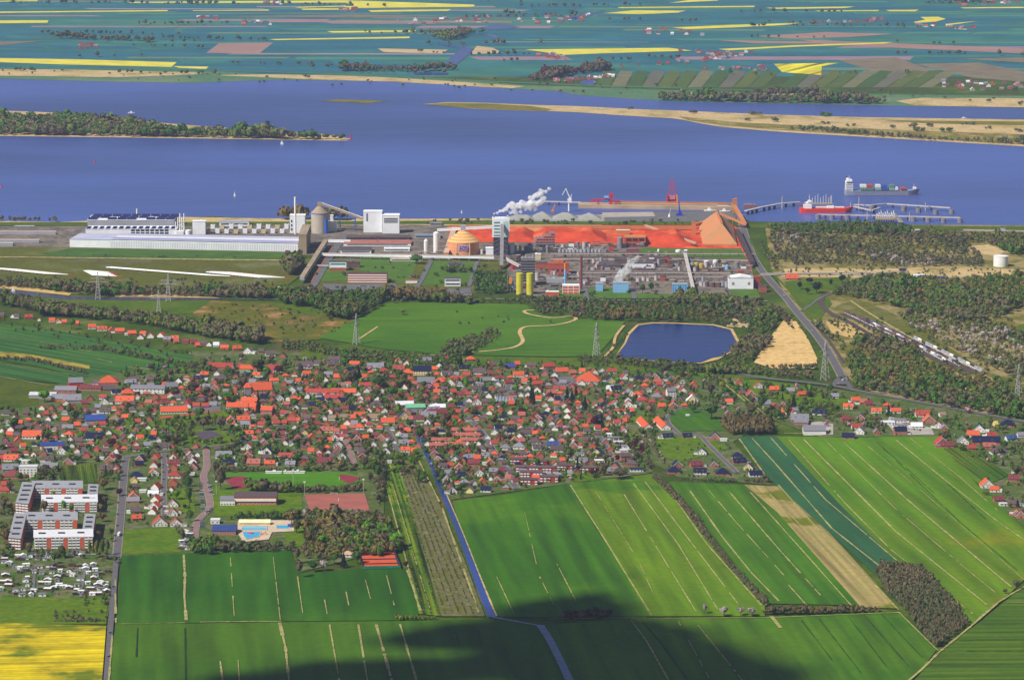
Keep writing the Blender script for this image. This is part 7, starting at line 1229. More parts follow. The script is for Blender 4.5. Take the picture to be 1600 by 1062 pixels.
gallery('covered_belt', 'thin orange belt along the top of the ore pier', (965, 323.5, 9), (1142, 326, 9), 3.5, 2.5, m_ore, m_ore, 0); deck('jetty', 'thin left jetty arm leading to the ore pier', [(850, 320), (908, 321.5)], 5, 6, m_pipe); block('pier_house', 'pale house row at the right pier head', 'building', 1121, 1150, 326, 6, 14, m_sheet, M('tan_sheet')); block('pier_tower', 'sand coloured conveyor tower at the right end of the pier', 'tower', 1144.5, 1151.5, 333, 21, 9, m_ore, m_ore)
block('pier_house', 'low red and grey pier buildings right of the conveyor tower', 'building', 1163, 1180, 324, 4, 12, MATS['roof_p'], m_steel)
heap('gravel_heap', 'left pale grey gravel heap by the basin', 830, 865, 342, 12, 40, M('gravel', (150, 148, 140), var=.08, scale=.05), 3, .4); heap('gravel_heap', 'middle pale grey gravel heap by the basin', 862, 905, 343, 14, 40, MATS['gravel'], 5, .3); heap('gravel_heap', 'right pointed grey gravel heap by the basin', 902, 940, 343, 15, 44, MATS['gravel'], 6, .3); heap('gravel_heap', 'low far left gravel heap under the smoke', 795, 836, 343, 8, 40, MATS['gravel'], 8, .4)
deck('jetty', 'curved trestle from the shore to the red tanker berth', [(1165, 336), (1190, 330), (1222, 324), (1250, 322)], 6, 7, m_pipe, 16); deck('jetty', 'outer berth line right of the red tanker', [(1334, 326), (1360, 327), (1385, 324.5), (1485, 331)], 5, 7, m_pipe, 24); deck('jetty', 'inner berth line along the right shore', [(1277, 341.5), (1380, 343.5), (1500, 346.5)], 4.5, 7, m_pipe, 28)
deck('jetty', 'jetty head link between the berth and its mooring islands', [(1334, 328), (1362, 334), (1375, 330)], 4, 6, m_pipe, 20)
root, W, u = frame('loading_platform', 'loading platform with white arms on dark piles', 'platform', 1369, 1398, 349)
mb = MB(); mb.box(0, 10, 6, W, 22, 2); part(root, 'deck', mb, m_concb)
for k in range(8): mb = MB(); mb.bar((-W / 2 + 2 + k * W / 8, 2, -1), (-W / 2 + 2 + k * W / 8, 2, 6), 1.6); part(root, 'pile', mb, MATS['pile_dark'])
for k in range(9): mb = MB(); x = -W / 2 + 2 + k * W / 9; mb.bar((x, 12, 8), (x, 12, 16 + (k % 3) * 2.5), .7); mb.bar((x, 12, 16 + (k % 3) * 2.5), (x + 2.5, 8, 11), .5); part(root, 'loading_arm', mb, m_white)
gallery('pipe_bridge', 'dark pipe bridge from the platform to the shore', (1395, 340, 7), (1408, 351, 5), 6, 2, m_pipe, m_steel, 3, 'pipe bridge')
root, W, u = frame('loading_platform', 'tanker berth platform with tall pale loading arms', 'platform', 1268, 1302, 325.5)
mb = MB(); mb.box(0, 8, 6, W, 14, 2); part(root, 'deck', mb, m_concb)
for k in range(8): mb = MB(); x = -W / 2 + 2 + k * W / 8; mb.bar((x, 8, 8), (x, 8, 18 + (k % 3) * 3), .7); part(root, 'loading_arm', mb, m_white)
for x, y, h_, lb in ((1222, 326, 19, 'on the curved trestle'), (1298, 325, 19, 'behind the red tanker'), (1342, 327, 19, 'right of the red tanker'), (1446, 329, 13, 'on the outer berth line'), (1355, 343, 13, 'left on the inner berth line'), (1421, 345, 13, 'right on the inner berth line')):
    root, W, u = frame('light_mast', 'slim pale light mast %s' % lb, 'mast', x - 1, x + 1, y, 'light masts on the jetties'); mb = MB(); mb.cyl(0, 0, 0, h_ * u, 1.0, .6, n=8); part(root, 'pole', mb, m_pipe); mb = MB(); mb.box(0, 0, h_ * u, 2.6, 1.6, 1.4); part(root, 'lamp_head', mb, m_steel)
for x, y, lb in ((1487, 334, 'at the end of the outer berth'), (1462, 335, 'just before the end of the outer berth'), (1435, 332, 'on the outer berth, middle'), (1412, 330, 'on the outer berth, left'), (1500, 348, 'at the end of the inner berth'), (1474, 348, 'second last on the inner berth'), (1450, 347, 'third last on the inner berth'), (1427, 346, 'right of the loading platform'), (1324, 343, 'left of the loading platform'), (1300, 343, 'second from left on the inner berth'), (1278, 342, 'at the left end of the inner berth'), (1362, 329, 'left of the outer berth corner')): o = MB(); o.cyl(0, 0, -1, 7.5, 4.5, n=12); o = o.build('dolphin', m_steel, None, tuple(G(x, y, 0))); tag(o, 'round mooring dolphin ' + lb, 'dolphin', 'mooring dolphins')
# cranes
root, W, u = frame('harbour_crane', 'white slewing crane with bent jib above the gravel heaps', 'crane', 886, 892, 330)
mb = MB(); mb.cyl(0, 0, 0, 15, 1.6, n=10); part(root, 'pedestal', mb, m_white); mb = MB(); mb.box(1, 0, 15, 7, 5, 7); part(root, 'cab', mb, m_white)
mb = MB(); mb.bar((2, 0, 21), (-5.5, 0, 40), 1.4); mb.bar((-5.5, 0, 40), (-12, 0, 28), 1.0); part(root, 'jib', mb, m_white); mb = MB(); mb.bar((4, 0, 20), (-5.5, 0, 40), .6); mb.bar((3, 0, 22), (4.5, 0, 30), 1); part(root, 'stay', mb, m_sheet)
root, W, u = frame('ship_loader', 'low wide red ship unloader with boom, left on the pier', 'crane', 922, 968, 324)
mb = MB(); mb.bar((-W * .5, 0, 10), (W * .1, 0, 16), 2.2); mb.bar((-W * .48, 0, 14), (W * .0, 0, 14), 1.6); part(root, 'boom', mb, m_red); mb = MB(); mb.bar((W * .1, 0, 13), (W * .5, 0, 11), 2.4); part(root, 'counter_boom', mb, m_red)
for x in (-.22, .18, .38): mb = MB(); mb.bar((x * W - 2, 0, 5), (x * W, 0, 12), 1.6); mb.bar((x * W + 2, 0, 5), (x * W, 0, 12), 1.6); part(root, 'leg', mb, m_red)
mb = MB(); mb.bar((W * .22, 0, 6), (W * .22, 0, 26), 3); mb.box(W * .22, 0, 19, 9, 5, 4); part(root, 'mast', mb, m_red); mb = MB(); mb.box(W * .05, -2, 17, 8, 4, 3.4); part(root, 'machinery_house', mb, m_lblue)
root, W, u = frame('gantry_crane', 'tall red lattice crane standing on the ore pier', 'crane', 1041, 1059, 322)
for sg in (-1, 1):
    mb = MB(); mb.bar((sg * 7.5, 0, 5), (sg * 2.2, 0, 48), 1.2); part(root, 'boom_rail', mb, m_red); mb = MB(); mb.bar((sg * 9, -3, 5), (sg * 8, -3, 20), 2.4); mb.bar((sg * 9, 6, 5), (sg * 8, 6, 20), 2.0); part(root, 'leg', mb, m_orange if sg > 0 else m_red)
for k in range(9): z = 8 + k * 4.6; w_ = 7.5 - (z - 5) * .123; mb = MB(); mb.bar((-w_, 0, z), (w_, 0, z), .9); part(root, 'crossbar', mb, m_red)
mb = MB(); mb.box(0, 2, 12, 11, 8, 7); part(root, 'machinery_house', mb, M('crane_mauve', (176, 120, 150))); mb = MB(); mb.box(0, 2, 8, 19, 5, 3.5); part(root, 'portal', mb, m_red)
root, W, u = frame('mobile_crane', 'blue mobile crane on the paved quay', 'crane', 1056, 1067, 337); mb = MB(); mb.box(0, 2, 0, 11, 6, 3.4); mb.box(1, 2, 3.4, 6, 5, 3.4); part(root, 'chassis', mb, M('deep_blue', (40, 60, 180))); mb = MB(); mb.bar((0, 2, 6), (-.6, 2, 25), 1.8); mb.bar((2, 2, 6), (-.4, 2, 18), .9); part(root, 'tower', mb, M('deep_blue'))
root, W, u = frame('mobile_crane', 'small orange crane jib on the left gravel heap', 'crane', 860, 867, 331); mb = MB(); mb.box(0, 1, 0, 5, 4, 3); part(root, 'chassis', mb, m_orange); mb = MB(); mb.bar((0, 1, 3), (4, 1, 13), 1.5); part(root, 'jib', mb, m_orange)
root, W, u = frame('hopper_crane', 'small white hopper crane at the quay edge', 'crane', 1043, 1049, 339); mb = MB(); mb.cyl(0, 2, 0, 5, 2.4, 1.2, n=10); part(root, 'hopper', mb, m_white); mb = MB(); mb.bar((0, 2, 4), (2, 2, 15), .6); part(root, 'mast', mb, m_white)
# ships
def hull(mb, L_, B, D, sheer=2.0, bow=.16, z0=-1.0):
    """bow towards +x; deck height D"""
    st = [(0, .55, 1.0), (.03, .8, .3), (.12, 1, .05), (.5, 1, 0), (1 - bow, 1, .1), (1 - bow * .4, .62, .55), (1.0, .03, 1.0)]; vs = []
    for t, b_, s_ in st:
        x = t * L_; zd = D + sheer * s_; kb = b_ * .85 if t < .9 else b_ * .2; xk = x - (.035 * L_ if t == 1 else 0)
        vs += [(xk, -B / 2 * kb, z0), (x, -B / 2 * b_, zd), (x, B / 2 * b_, zd), (xk, B / 2 * kb, z0)]
    n = len(st); mb.add(vs, [(i * 4 + j, i * 4 + 4 + j, i * 4 + 4 + (j + 1) % 4, i * 4 + (j + 1) % 4) for i in range(n - 1) for j in range(4)] + [(0, 1, 2, 3), ((n - 1) * 4 + 3, (n - 1) * 4 + 2, (n - 1) * 4 + 1, (n - 1) * 4)])
p = G(1319, 304.5, 0); L_ = 118 * S(304); root = empty('container_ship', tuple(p), 'grey container ship with tall white bridge sailing on the river', 'ship', None, .0)
mb = MB(); hull(mb, L_, 20, 8, 4.0); part(root, 'hull', mb, M('ship_grey', (132, 138, 156), var=.04)); mb = MB(); hull(mb, L_ * .998, 20.3, 1.0, .2, z0=-1.2); part(root, 'boot_stripe', mb, M('boot_pink', (168, 140, 144)))
mb = MB(); mb.box(8.5, 0, 8, 13, 15, 17); mb.box(8.5, 0, 25, 10, 19, 3); mb.box(5, 0, 28, 5, 5, 3.5); part(root, 'superstructure', mb, m_white)
for k in range(5): mb = MB(); mb.box(8.5, -7.6, 10 + k * 3.1, 11, .3, .9); part(root, 'window_band', mb, m_glass)
mb = MB(); mb.cyl(3.5, 0, 28, 33, 1.6, n=10); part(root, 'funnel', mb, m_dark); mb = MB(); mb.bar((9, 0, 28), (9, 0, 35), .5); part(root, 'mast', mb, m_white); mb = MB(); mb.box(L_ * .93, 0, 11, 6, 7, 3.2); mb.bar((L_ * .92, 0, 12), (L_ * .92, 0, 20), .5); part(root, 'forecastle', mb, m_white)
cols = dict(red=(168, 76, 68), green=(92, 132, 108), white=(210, 212, 212), blue=(66, 84, 156), teal=(128, 158, 152))
for k, (x, w_, z, c, lb) in enumerate(((31, 11, 0, 'green', 'pale green container stack nearest the bridge'), (42.5, 11, 0, 'green', 'grey green container stack, second from the bridge'), (42.5, 11, 1, 'red', 'red containers on the second stack from the bridge'), (31, 11, 1, 'white', 'white containers on top of the stack nearest the bridge'), (57.5, 11, 0, 'teal', 'teal container stack amidships'), (57.5, 9, 1, 'white', 'white containers topping the amidships stack'), (69.5, 10, 0, 'blue', 'blue container stack right of the amidships stack'), (69.5, 8, 1, 'blue', 'upper blue containers right of amidships'), (82, 10, 0, 'teal', 'teal container stack in the fore part'), (82, 9, 1, 'green', 'green containers topping the fore stack'), (90.5, 6, 0, 'white', 'narrow white container stack in the fore part'), (103, 10, .25, 'red', 'single red container layer near the bow'))):
    m_ = M('box_' + c, cols[c], var=.06); mb = MB(); q = 9.6 + z * 4.6
    for j in range(2):
        for i in range(3): mb.box(p.x + x + 3 + (j - .5) * w_ * .5, p.y - 6 + i * 6, q, w_ * .48, 5.6, 4.4 if z != .25 else 2.6)
    o = mb.build('containers', m_); tag(o, lb, 'containers', 'containers on the ship')
p = G(1249, 332, 0); L_ = 84 * S(332); root = empty('tanker', tuple(p), 'bright red gas tanker with white stern house moored at the jetty', 'ship', None, .0)
mb = MB(); hull(mb, L_, 15, 7.5, 3.4); part(root, 'hull', mb, M('ship_red', (222, 62, 44), var=.04)); mb = MB(); mb.box(14, 0, 7.5, 14, 12, 6); mb.box(15.5, 0, 13.5, 10, 11, 4.5); mb.box(17.5, 0, 18, 6, 13, 3); part(root, 'superstructure', mb, m_white); mb = MB(); mb.bar((17, 0, 21), (17, 0, 31), .6); mb.bar((16, 0, 27), (18, 0, 27), .5); part(root, 'mast', mb, m_white); mb = MB(); mb.cyl(9, 0, 13, 17, 1.5, n=8); part(root, 'funnel', mb, m_orange)
mb = MB(); mb.bar((28, 0, 9.5), (78, 0, 9.5), 3, 2); mb.box(54, 0, 8, 12, 10, 3.4); part(root, 'deck_piping', mb, m_white); mb = MB(); mb.bar((L_ * .95, 0, 10), (L_ * .95, 0, 18), .6); part(root, 'foremast', mb, m_white)
def boat(name, label, x, y, L_, sail=0, mat=m_white, cat='boat', lean=0):
    p = G(x, y, 0); root = empty(name, tuple(p), label, cat); mb = MB(); hull(mb, L_, L_ * .3, L_ * .08, L_ * .04, .3, -.3); part(root, 'hull', mb, mat)
    if sail: mb = MB(); mb.add([(L_ * .45, 0, L_ * .12), (L_ * .45, .0, sail), (-L_ * .02, .3, L_ * .2), (L_ * .45, .25, L_ * .12), (L_ * .45, .25, sail), (-L_ * .02, .55, L_ * .2)], [(0, 1, 2), (5, 4, 3), (0, 2, 5, 3), (1, 4, 5, 2)]); mb.add([(L_ * .5, 0, L_ * .12), (L_ * .5, 0, sail * .85), (L_ * .95, .2, L_ * .14), (L_ * .5, .25, L_ * .12), (L_ * .5, .25, sail * .85), (L_ * .95, .4, L_ * .14)], [(2, 1, 0), (3, 4, 5)]); part(root, 'sail', mb, m_white); mb = MB(); mb.bar((L_ * .47, .1, 0), (L_ * .47, .1, sail * 1.03), .25); part(root, 'mast', mb, m_white)
    else: mb = MB(); mb.box(L_ * .42, 0, L_ * .07, L_ * .3, L_ * .2, L_ * .14); mb.box(L_ * .4, 0, L_ * .2, L_ * .14, L_ * .16, L_ * .1); part(root, 'cabin', mb, m_white)
boat('sailboat', 'white sailboat just below the wooded island', 438, 226, 7, 9); boat('sailboat', 'small heeling sailboat near the left shore', 365, 307, 4, 9); boat('sailboat', 'tiny sailboat in mid river above the white tower', 720, 333, 3, 6); boat('motorboat', 'white motor yacht behind the wooded island', 200, 177, 16); boat('motorboat', 'white motorboat in the right side channel', 1502, 185, 12); boat('sailboat', 'white sailboat on the left creek without sail', 18, 456, 6, 8); boat('workboat', 'white pilot boat at the inner quay', 1100, 330, 22); boat('workboat', 'second white service boat at the inner quay', 1124, 331, 20)
for x, y, h_, lb in ((548, 218, 12, 'red channel beacon at the tip of the wooded island'), (148, 254, 5, 'small red buoy on the left river'), (2, 293, 4, 'tiny red buoy at the left edge')): o = MB(); o.cyl(0, 0, -.5, h_ * .3, 2.4, 1.6, n=10); o.cyl(0, 0, h_ * .3, h_, 1.2, .8, n=8); o = o.build('buoy', M('buoy_red', (200, 50, 70)), None, tuple(G(x, y, 0))); tag(o, lb, 'buoy')
# ------------------------------------------------------------------ pylons
def pylon(x, y, hp, lb, rz=0.0, arms=3):
    s = S(y); H = hp * s / CT; p = G(x, y, ZG); root = empty('power_pylon', tuple(p), lb, 'pylon', None, rz); b_ = H * .085; mat = M('galvanised', (176, 172, 168), var=.06)
    mb = MB()
    for sx in (-1, 1):
        for sy in (-1, 1): mb.bar((sx * b_, sy * b_, -.5), (sx * .35, sy * .35, H), .42)
    part(root, 'leg_frame', mb, mat); mb = MB(); n = 9
    for k in range(n):
        z0, z1 = H * (k / n) ** .9, H * ((k + 1) / n) ** .9; w0, w1 = b_ * (1 - z0 / H) + .35, b_ * (1 - z1 / H) + .35
        for sy in (-1, 1): mb.bar((-w0, sy * w0, z0), (w1, sy * w1, z1), .28); mb.bar((w0, sy * w0, z0), (-w1, sy * w1, z1), .28); mb.bar((sy * w0, -w0, z0), (sy * w1, w1, z1), .28)
    part(root, 'lattice', mb, mat)
    for k in range(arms):
        z = H * (.62 + .14 * k); w_ = H * ((.22, .28, .18)[k] if arms == 3 else (.36, .28)[k]); mb = MB()
        for sg in (-1, 1): mb.bar((0, 0, z + 1.4), (sg * w_, 0, z), .35); mb.bar((0, 0, z), (sg * w_, 0, z), .4)
        part(root, 'crossarm', mb, mat)
for x, y, h_, lb, rz, ar in ((153, 467, 42, 'wide armed pylon by the creek, leftmost', 0, 2), (263, 470, 42, 'wide armed pylon standing behind another at left', 0, 2), (248, 487, 34, 'lower wide armed pylon in front at left', .1, 2), (557, 537, 47, 'slim lattice pylon at the left end of the big meadow', .9, 3), (932, 556, 52, 'slim lattice pylon left of the pond', 1.0, 3), (1289, 593, 60, 'tall lattice pylon beside the harbour road', .9, 3), (1591, 625, 56, 'lattice pylon at the right picture edge', .9, 3)): pylon(x, y, h_, lb, rz, ar)
# ------------------------------------------------------------------ rail wagons
def wag(tank):
    mb = MB(); mb.box(0, 0, 1.0, 13.5, 2.4, .5)
    for x in (-4.6, 4.6): mb.box(x, 0, .1, 3, 1.8, .9)
    o = mb.build('underframe'); fm = o.data; bpy.data.objects.remove(o); mb = MB()
    if tank:
        n = 10; vs = [(x, math.cos(a) * r_, 3.1 + math.sin(a) * r_) for x, r_ in ((-6.5, .9), (-6.1, 1.5), (6.1, 1.5), (6.5, .9)) for a in [2 * math.pi * i / n for i in range(n)]]
        mb.add(vs, [(k * n + i, k * n + n + i, k * n + n + (i + 1) % n, k * n + (i + 1) % n) for k in range(3) for i in range(n)] + [tuple(range(n)), tuple(range(4 * n - 1, 3 * n - 1, -1))]); mb.cyl(0, 0, 4.5, 5.1, .7, n=8)
    else: mb.add([(-6, -1.4, 1.5), (6, -1.4, 1.5), (6, 1.4, 1.5), (-6, 1.4, 1.5), (-6.6, -1.5, 4.2), (6.6, -1.5, 4.2), (6.6, 1.5, 4.2), (-6.6, 1.5, 4.2)], [(0, 1, 5, 4), (1, 2, 6, 5), (2, 3, 7, 6), (3, 0, 4, 7), (4, 5, 6, 7)]); mb.box(0, 0, 4.21, 11, 1.2, .35)
    o = mb.build('body'); bm_ = o.data; bpy.data.objects.remove(o); return fm, bm_
wf, wt = wag(True); _, wh_ = wag(False); wf.materials.append(m_dark)
vis = {}
def wagon_body(me, mat):
    k = (me.name, mat.name)
    if k not in vis: c = me.copy(); c.materials.clear(); c.materials.append(mat); vis[k] = c
    return vis[k]
rw = random.Random(8)
for g, (a, b_, cols_, lb) in enumerate((((1321, 489), (1412, 533), ('rust', 'rust', 'dark', 'rust'), 'on the front siding'), ((1364, 508), (1420, 534), ('white', 'sheet', 'rust'), 'of the white train behind the front siding'), ((1420, 534.5), (1478, 566), ('white', 'sheet', 'rust'), 'of the pale tank train in the middle'), ((1392, 518), (1462, 552), ('dark', 'rust', 'violet'), 'on the dark middle siding'), ((1428, 529), (1536, 582), ('sheet', 'white', 'dark', 'sheet'), 'on the long outer siding'), ((1425, 540), (1442, 550), ('rust', 'tan'), 'on the short stub siding'), ((1448, 545), (1500, 572), ('dark', 'rust', 'sheet', 'dark'), 'on the inner dark siding'), ((1346, 499), (1398, 521), ('violet', 'dark', 'violet'), 'on the second siding from left'))):
    A, B = G(a[0], a[1], 1.8), G(b_[0], b_[1], 1.8); L_ = (B - A).length; n = int(L_ / 15.2); ang = math.atan2(B.y - A.y, B.x - A.x); mm = dict(rust=m_rust, dark=M('wagon_dark', (70, 58, 66)), white=m_white, sheet=m_sheet2, violet=M('wagon_violet', (96, 86, 118)), tan=m_concb)
    cn = dict(rust='rusty', dark='dark', white='white', sheet='pale grey', violet='violet grey', tan='tan')
    for k in range(n):
        if rw.random() < .06: continue
        q = A.lerp(B, (k + .5) / n); c = cols_[k % len(cols_)]; tk = c in ('white', 'sheet') or rw.random() < .4
        root = empty('rail_wagon', tuple(q), '%s rail wagon %s, %s from far end' % (cn[c], lb, ORD[k]), 'rail wagon', 'wagons parked on the sidings', ang); share('underframe', wf, root); share('body', wagon_body(wt if tk else wh_, mm[c]), root)
for k, x in enumerate((172, 188.5, 206)):
    root, W, u = frame('rail_wagon', 'cream tank wagon on the branch line, %s of three' % ('left', 'middle', 'right')[k], 'rail wagon', x - 6, x + 6, 453, 'cream tank wagons at left'); share('underframe', wf, root); share('body', wagon_body(wt, M('cream_sheet')), root)
# ------------------------------------------------------------------ cars
mb = MB(); mb.add([(-2.2, -.85, .35), (2.2, -.85, .35), (2.2, .85, .35), (-2.2, .85, .35), (-2.15, -.85, .95), (2.2, -.85, .85), (2.2, .85, .85), (-2.15, .85, .95)], [(0, 1, 5, 4), (1, 2, 6, 5), (2, 3, 7, 6), (3, 0, 4, 7), (4, 5, 6, 7), (3, 2, 1, 0)]); o = mb.build('body'); car_b = o.data; bpy.data.objects.remove(o)
mb = MB(); mb.mat(m_glass); mb.add([(-2.0, -.78, .95), (1.1, -.78, .9), (1.1, .78, .9), (-2.0, .78, .95), (-1.5, -.65, 1.45), (.4, -.65, 1.45), (.4, .65, 1.45), (-1.5, .65, 1.45)], [(0, 1, 5, 4), (1, 2, 6, 5), (2, 3, 7, 6), (3, 0, 4, 7)]); mb.mat(m_steel); mb.add([(-1.5, -.65, 1.452), (.4, -.65, 1.452), (.4, .65, 1.452), (-1.5, .65, 1.452)], [(0, 1, 2, 3)]); o = mb.build('cabin'); car_c = o.data; bpy.data.objects.remove(o)
mb = MB()
for k in range(2): pass
n = 10; vs = [(math.cos(2 * math.pi * i / n) * .33, y, math.sin(2 * math.pi * i / n) * .33) for y in (-.12, .12) for i in range(n)]; mb.add(vs, [(i, (i + 1) % n, n + (i + 1) % n, n + i) for i in range(n)] + [tuple(range(n)), tuple(range(2 * n - 1, n - 1, -1))]); o = mb.build('wheel', m_dark); car_w = o.data; bpy.data.objects.remove(o)
cc = dict(white=(220, 220, 222), silver=(168, 170, 176), black=(40, 40, 48), blue=(46, 70, 140), red=(170, 40, 40), grey=(104, 106, 112))
citems = []
def car(x, y, rz, c, lb=None, grp='parked cars'):
    p = G(x, y, 1.66); root = empty('car', tuple(p), lb, 'car', grp, rz); share('body', wagon_body(car_b, M('paint_' + c, cc[c], rough=.3, var=.03, spec=.5)), root); share('cabin', car_c, root)
    for a in (-1.35, 1.35):
        for b_ in (-.82, .82): share('wheel', car_w, root, (a, b_, .33))
rc = random.Random(6); ck = list(cc); 
def carrow(a, b_, n, rz, where):
    for k in range(n):
        t = (k + .5) / n; x, y = a[0] + (b_[0] - a[0]) * t, a[1] + (b_[1] - a[1]) * t; c = rc.choice(('white', 'silver', 'black', 'blue', 'grey', 'white', 'silver', 'red')); car(x, y, rz + rc.uniform(-.08, .08), c, '%s car parked %s, %s along' % (c, where, ORD[k]))
carrow((313, 751), (318, 800), 15, .15, 'left of the brick paved street'); carrow((326, 752), (331, 775), 6, .1, 'right of the brick paved street'); carrow((300, 822), (298, 838), 4, 1.4, 'at the lower left of the brick street'); carrow((316, 815), (316, 824), 4, .1, 'by the bath house'); carrow((322, 802), (332, 794), 4, .8, 'at the brick street bend')
carrow((872, 598), (900, 596), 7, 1.3, 'outside the supermarket, front row'); carrow((876, 602), (902, 601), 6, 1.3, 'outside the supermarket, near row'); carrow((790, 720), (805, 755), 6, -1.1, 'on the lower bending road'); carrow((150, 618), (172, 620), 8, 1.2, 'in the yard left of the long white school'); carrow((463, 448), (490, 450), 8, 1.0, 'beside the works road'); carrow((560, 447), (618, 450), 13, 1.4, 'in the car park of the banded office'); carrow((600, 452), (618, 453), 5, 1.4, 'in the lower row of the works car park')
carrow((692, 456), (736, 458), 8, 1.4, 'near the small glazed office'); carrow((1398, 668), (1440, 672), 9, 1.2, 'outside the flat roofed garage'); carrow((1410, 661), (1430, 664), 5, 1.2, 'at the side of the flat roofed garage'); carrow((152, 640), (172, 636), 4, .4, 'by the tilted solar roof'); carrow((255, 720), (256, 800), 7, 1.57, 'on the narrow street'); carrow((185, 740), (183, 830), 5, 1.57, 'along the straight road'); carrow((60, 868), (150, 866), 10, .2, 'below the lower estate blocks'); carrow((940, 690), (972, 735), 5, -1.0, 'on the straight side road')
def van(name, lb, x, y, rz, L_, H, col, cat):
    p = G(x, y, 1.66); root = empty(name, tuple(p), lb, cat, None, rz); mb = MB(); mb.box(-.6, 0, .5, L_ - 1.6, 2.3, H); part(root, 'cargo_box', mb, col); mb = MB(); mb.box(L_ / 2 - .75, 0, .5, 1.6, 2.2, H * .75); part(root, 'cab', mb, m_white if col is not m_white else m_sheet2); mb = MB(); mb.box(L_ / 2 - .01, 0, 1.3, .12, 2.0, .9); part(root, 'windscreen', mb, m_glass)
    for a in (-L_ * .3, L_ * .3):
        for b_ in (-1.1, 1.1): share('wheel', car_w, root, (a, b_, .33), 0, (1.4, 1.4, 1.4))
van('bus', 'white bus driving on the straight road at left', 186, 836, 1.5, 11, 2.7, m_white, 'bus'); van('lorry', 'dark lorry at the main road junction', 1315.5, 594, -1.5, 11, 3, m_dark, 'lorry'); van('van', 'white van parked beside the works road', 470, 452, .9, 6, 2.1, m_white, 'van'); van('lorry', 'white lorry near the works entrance', 486, 452, .9, 12, 2.9, m_white, 'lorry'); van('van', 'white van at the village green', 1075, 650, .1, 6, 2, m_white, 'van')
car(177, 916, 1.5, 'blue', 'blue car on the narrow lane by the big green field'); car(170, 1025, 1.5, 'black', 'lower black car on the narrow lane at bottom left'); car(172, 988, 1.5, 'black', 'upper black car on the narrow lane at bottom left'); car(1226, 461, -1.1, 'white', 'white car on the harbour road'); car(1186, 412, -1.1, 'grey', 'grey car on the upper harbour road'); car(1270, 516, -.9, 'silver', 'silver car on the harbour road near the sand field')
# ------------------------------------------------------------------ allotment huts
ra = random.Random(12); m_felt = M('hut_felt', (120, 118, 122), var=.15, scale=.4); hb = []; hut_items = []
for (x0, x1, y0, y1, n) in ((60, 128, 884, 932, 34), (58, 62, 884, 930, 0), (132, 168, 884, 930, 22), (18, 55, 884, 932, 18), (28, 84, 866, 876, 12), (0, 14, 868, 884, 5), (0, 15, 900, 926, 5), (110, 134, 862, 870, 3), (282, 300, 832, 864, 9), (240, 262, 842, 862, 0)):
    c = 0; t = 0
    while c < n and t < 900:
        t += 1; x, y = ra.uniform(x0, x1), ra.uniform(y0, y1)
        if any(abs(x - q[0]) < 6.2 and abs(y - q[1]) < 3.6 for q in hb): continue
        hb.append((x, y)); c += 1; s = S(y); W = ra.uniform(4, 7.5); k = ra.random(); wl = m_white if k < .4 else (m_sheet2 if k < .65 else m_brown); rf = ra.choice((m_white, m_white, m_sheet, m_felt, m_felt, MATS['roof_d'])); gb = ra.random() < .35
        p = G(x, y, ZG + .1); root = empty('garden_hut', tuple(p), None, 'garden hut', None, ra.uniform(-.2, .3)); mw, mr = MB(), MB(); shell(mw, mr, W, ra.uniform(3, 5), 2.4, 1.1 if gb else 0, 'g' if gb else 'f'); mw.build('wall', wl, root); mr.build('roof', rf, root); mb = MB(); mb.box(ra.uniform(-1, 1), -.05, .6, 1.3, .12, 1.1); part(root, 'window', mb, m_glass)
        nm = '%s %s garden hut with %s roof' % ('pitched' if gb else 'flat', 'white' if wl is m_white else 'grey' if wl is m_sheet2 else 'brown', 'white' if rf in (m_white, m_sheet) else 'dark'); hut_items.append((root, x, y, nm))
AZ = [((94, 908), 'in the middle allotment block'), ((150, 908), 'in the right allotment block'), ((36, 908), 'in the left allotment block'), ((56, 870), 'in the row below the estate'), ((6, 872), 'at the left allotment edge'), ((6, 914), 'at the left allotment edge, lower'), ((122, 866), 'beside the poplars'), ((291, 848), 'below the narrow street')]
dd = {}
for o, x, y, ds in hut_items: z = min(AZ, key=lambda z: (z[0][0] - x) ** 2 + (z[0][1] - y) ** 2)[1]; dd.setdefault((ds, z), []).append((x, y, o))
for (ds, z), L_ in dd.items():
    L_.sort(key=lambda t: t[0])
    for i, (x, y, o) in enumerate(L_): o['label'] = '%s%s %s' % (ds, (', %s from left,' % ORD[i]) if len(L_) > 1 else '', z); o['group'] = 'garden huts of the allotments'
street([(55, 884), (53, 905), (51, 934)], 3, m_asph, 0); street([(134, 884), (130, 905), (126, 932)], 3, m_asph, 0)
# ------------------------------------------------------------------ pools, sports fittings
m_pool = M('pool_blue', (60, 170, 214), rough=.15, var=.06, scale=.2)
for nm, lb, pts in (('swimming_pool', 'long upper blue swimming pool by the cream changing rooms', [(379, 822), (417, 822), (417, 828), (377, 828)]), ('swimming_pool', 'lower angular blue pool with a red and white raft', [(379, 830.5), (408, 830.5), (405, 838), (385, 842.5), (381, 838)]), ('swimming_pool', 'small square blue pool at the right', [(431, 820.5), (450, 820.5), (453, 826), (432, 826)])):
    c = G(*pts[0], 1.7); P = [G(a, b_, 1.7) - c for a, b_ in pts]; mb = MB(); mb.add([(v.x, v.y, .25) for v in P], [tuple(range(len(P) - 1, -1, -1)) if (P[1] - P[0]).cross(P[2] - P[0]).z < 0 else tuple(range(len(P)))]); root = empty(nm, tuple(c), lb, 'swimming pool', 'outdoor pools'); part(root, 'water', mb, m_pool)
    mb = MB()
    for i in range(len(P)): a, b_ = P[i], P[(i + 1) % len(P)]; mb.bar((a.x, a.y, .3), (b_.x, b_.y, .3), .8, .5)
    part(root, 'coping', mb, MATS['terrace'])
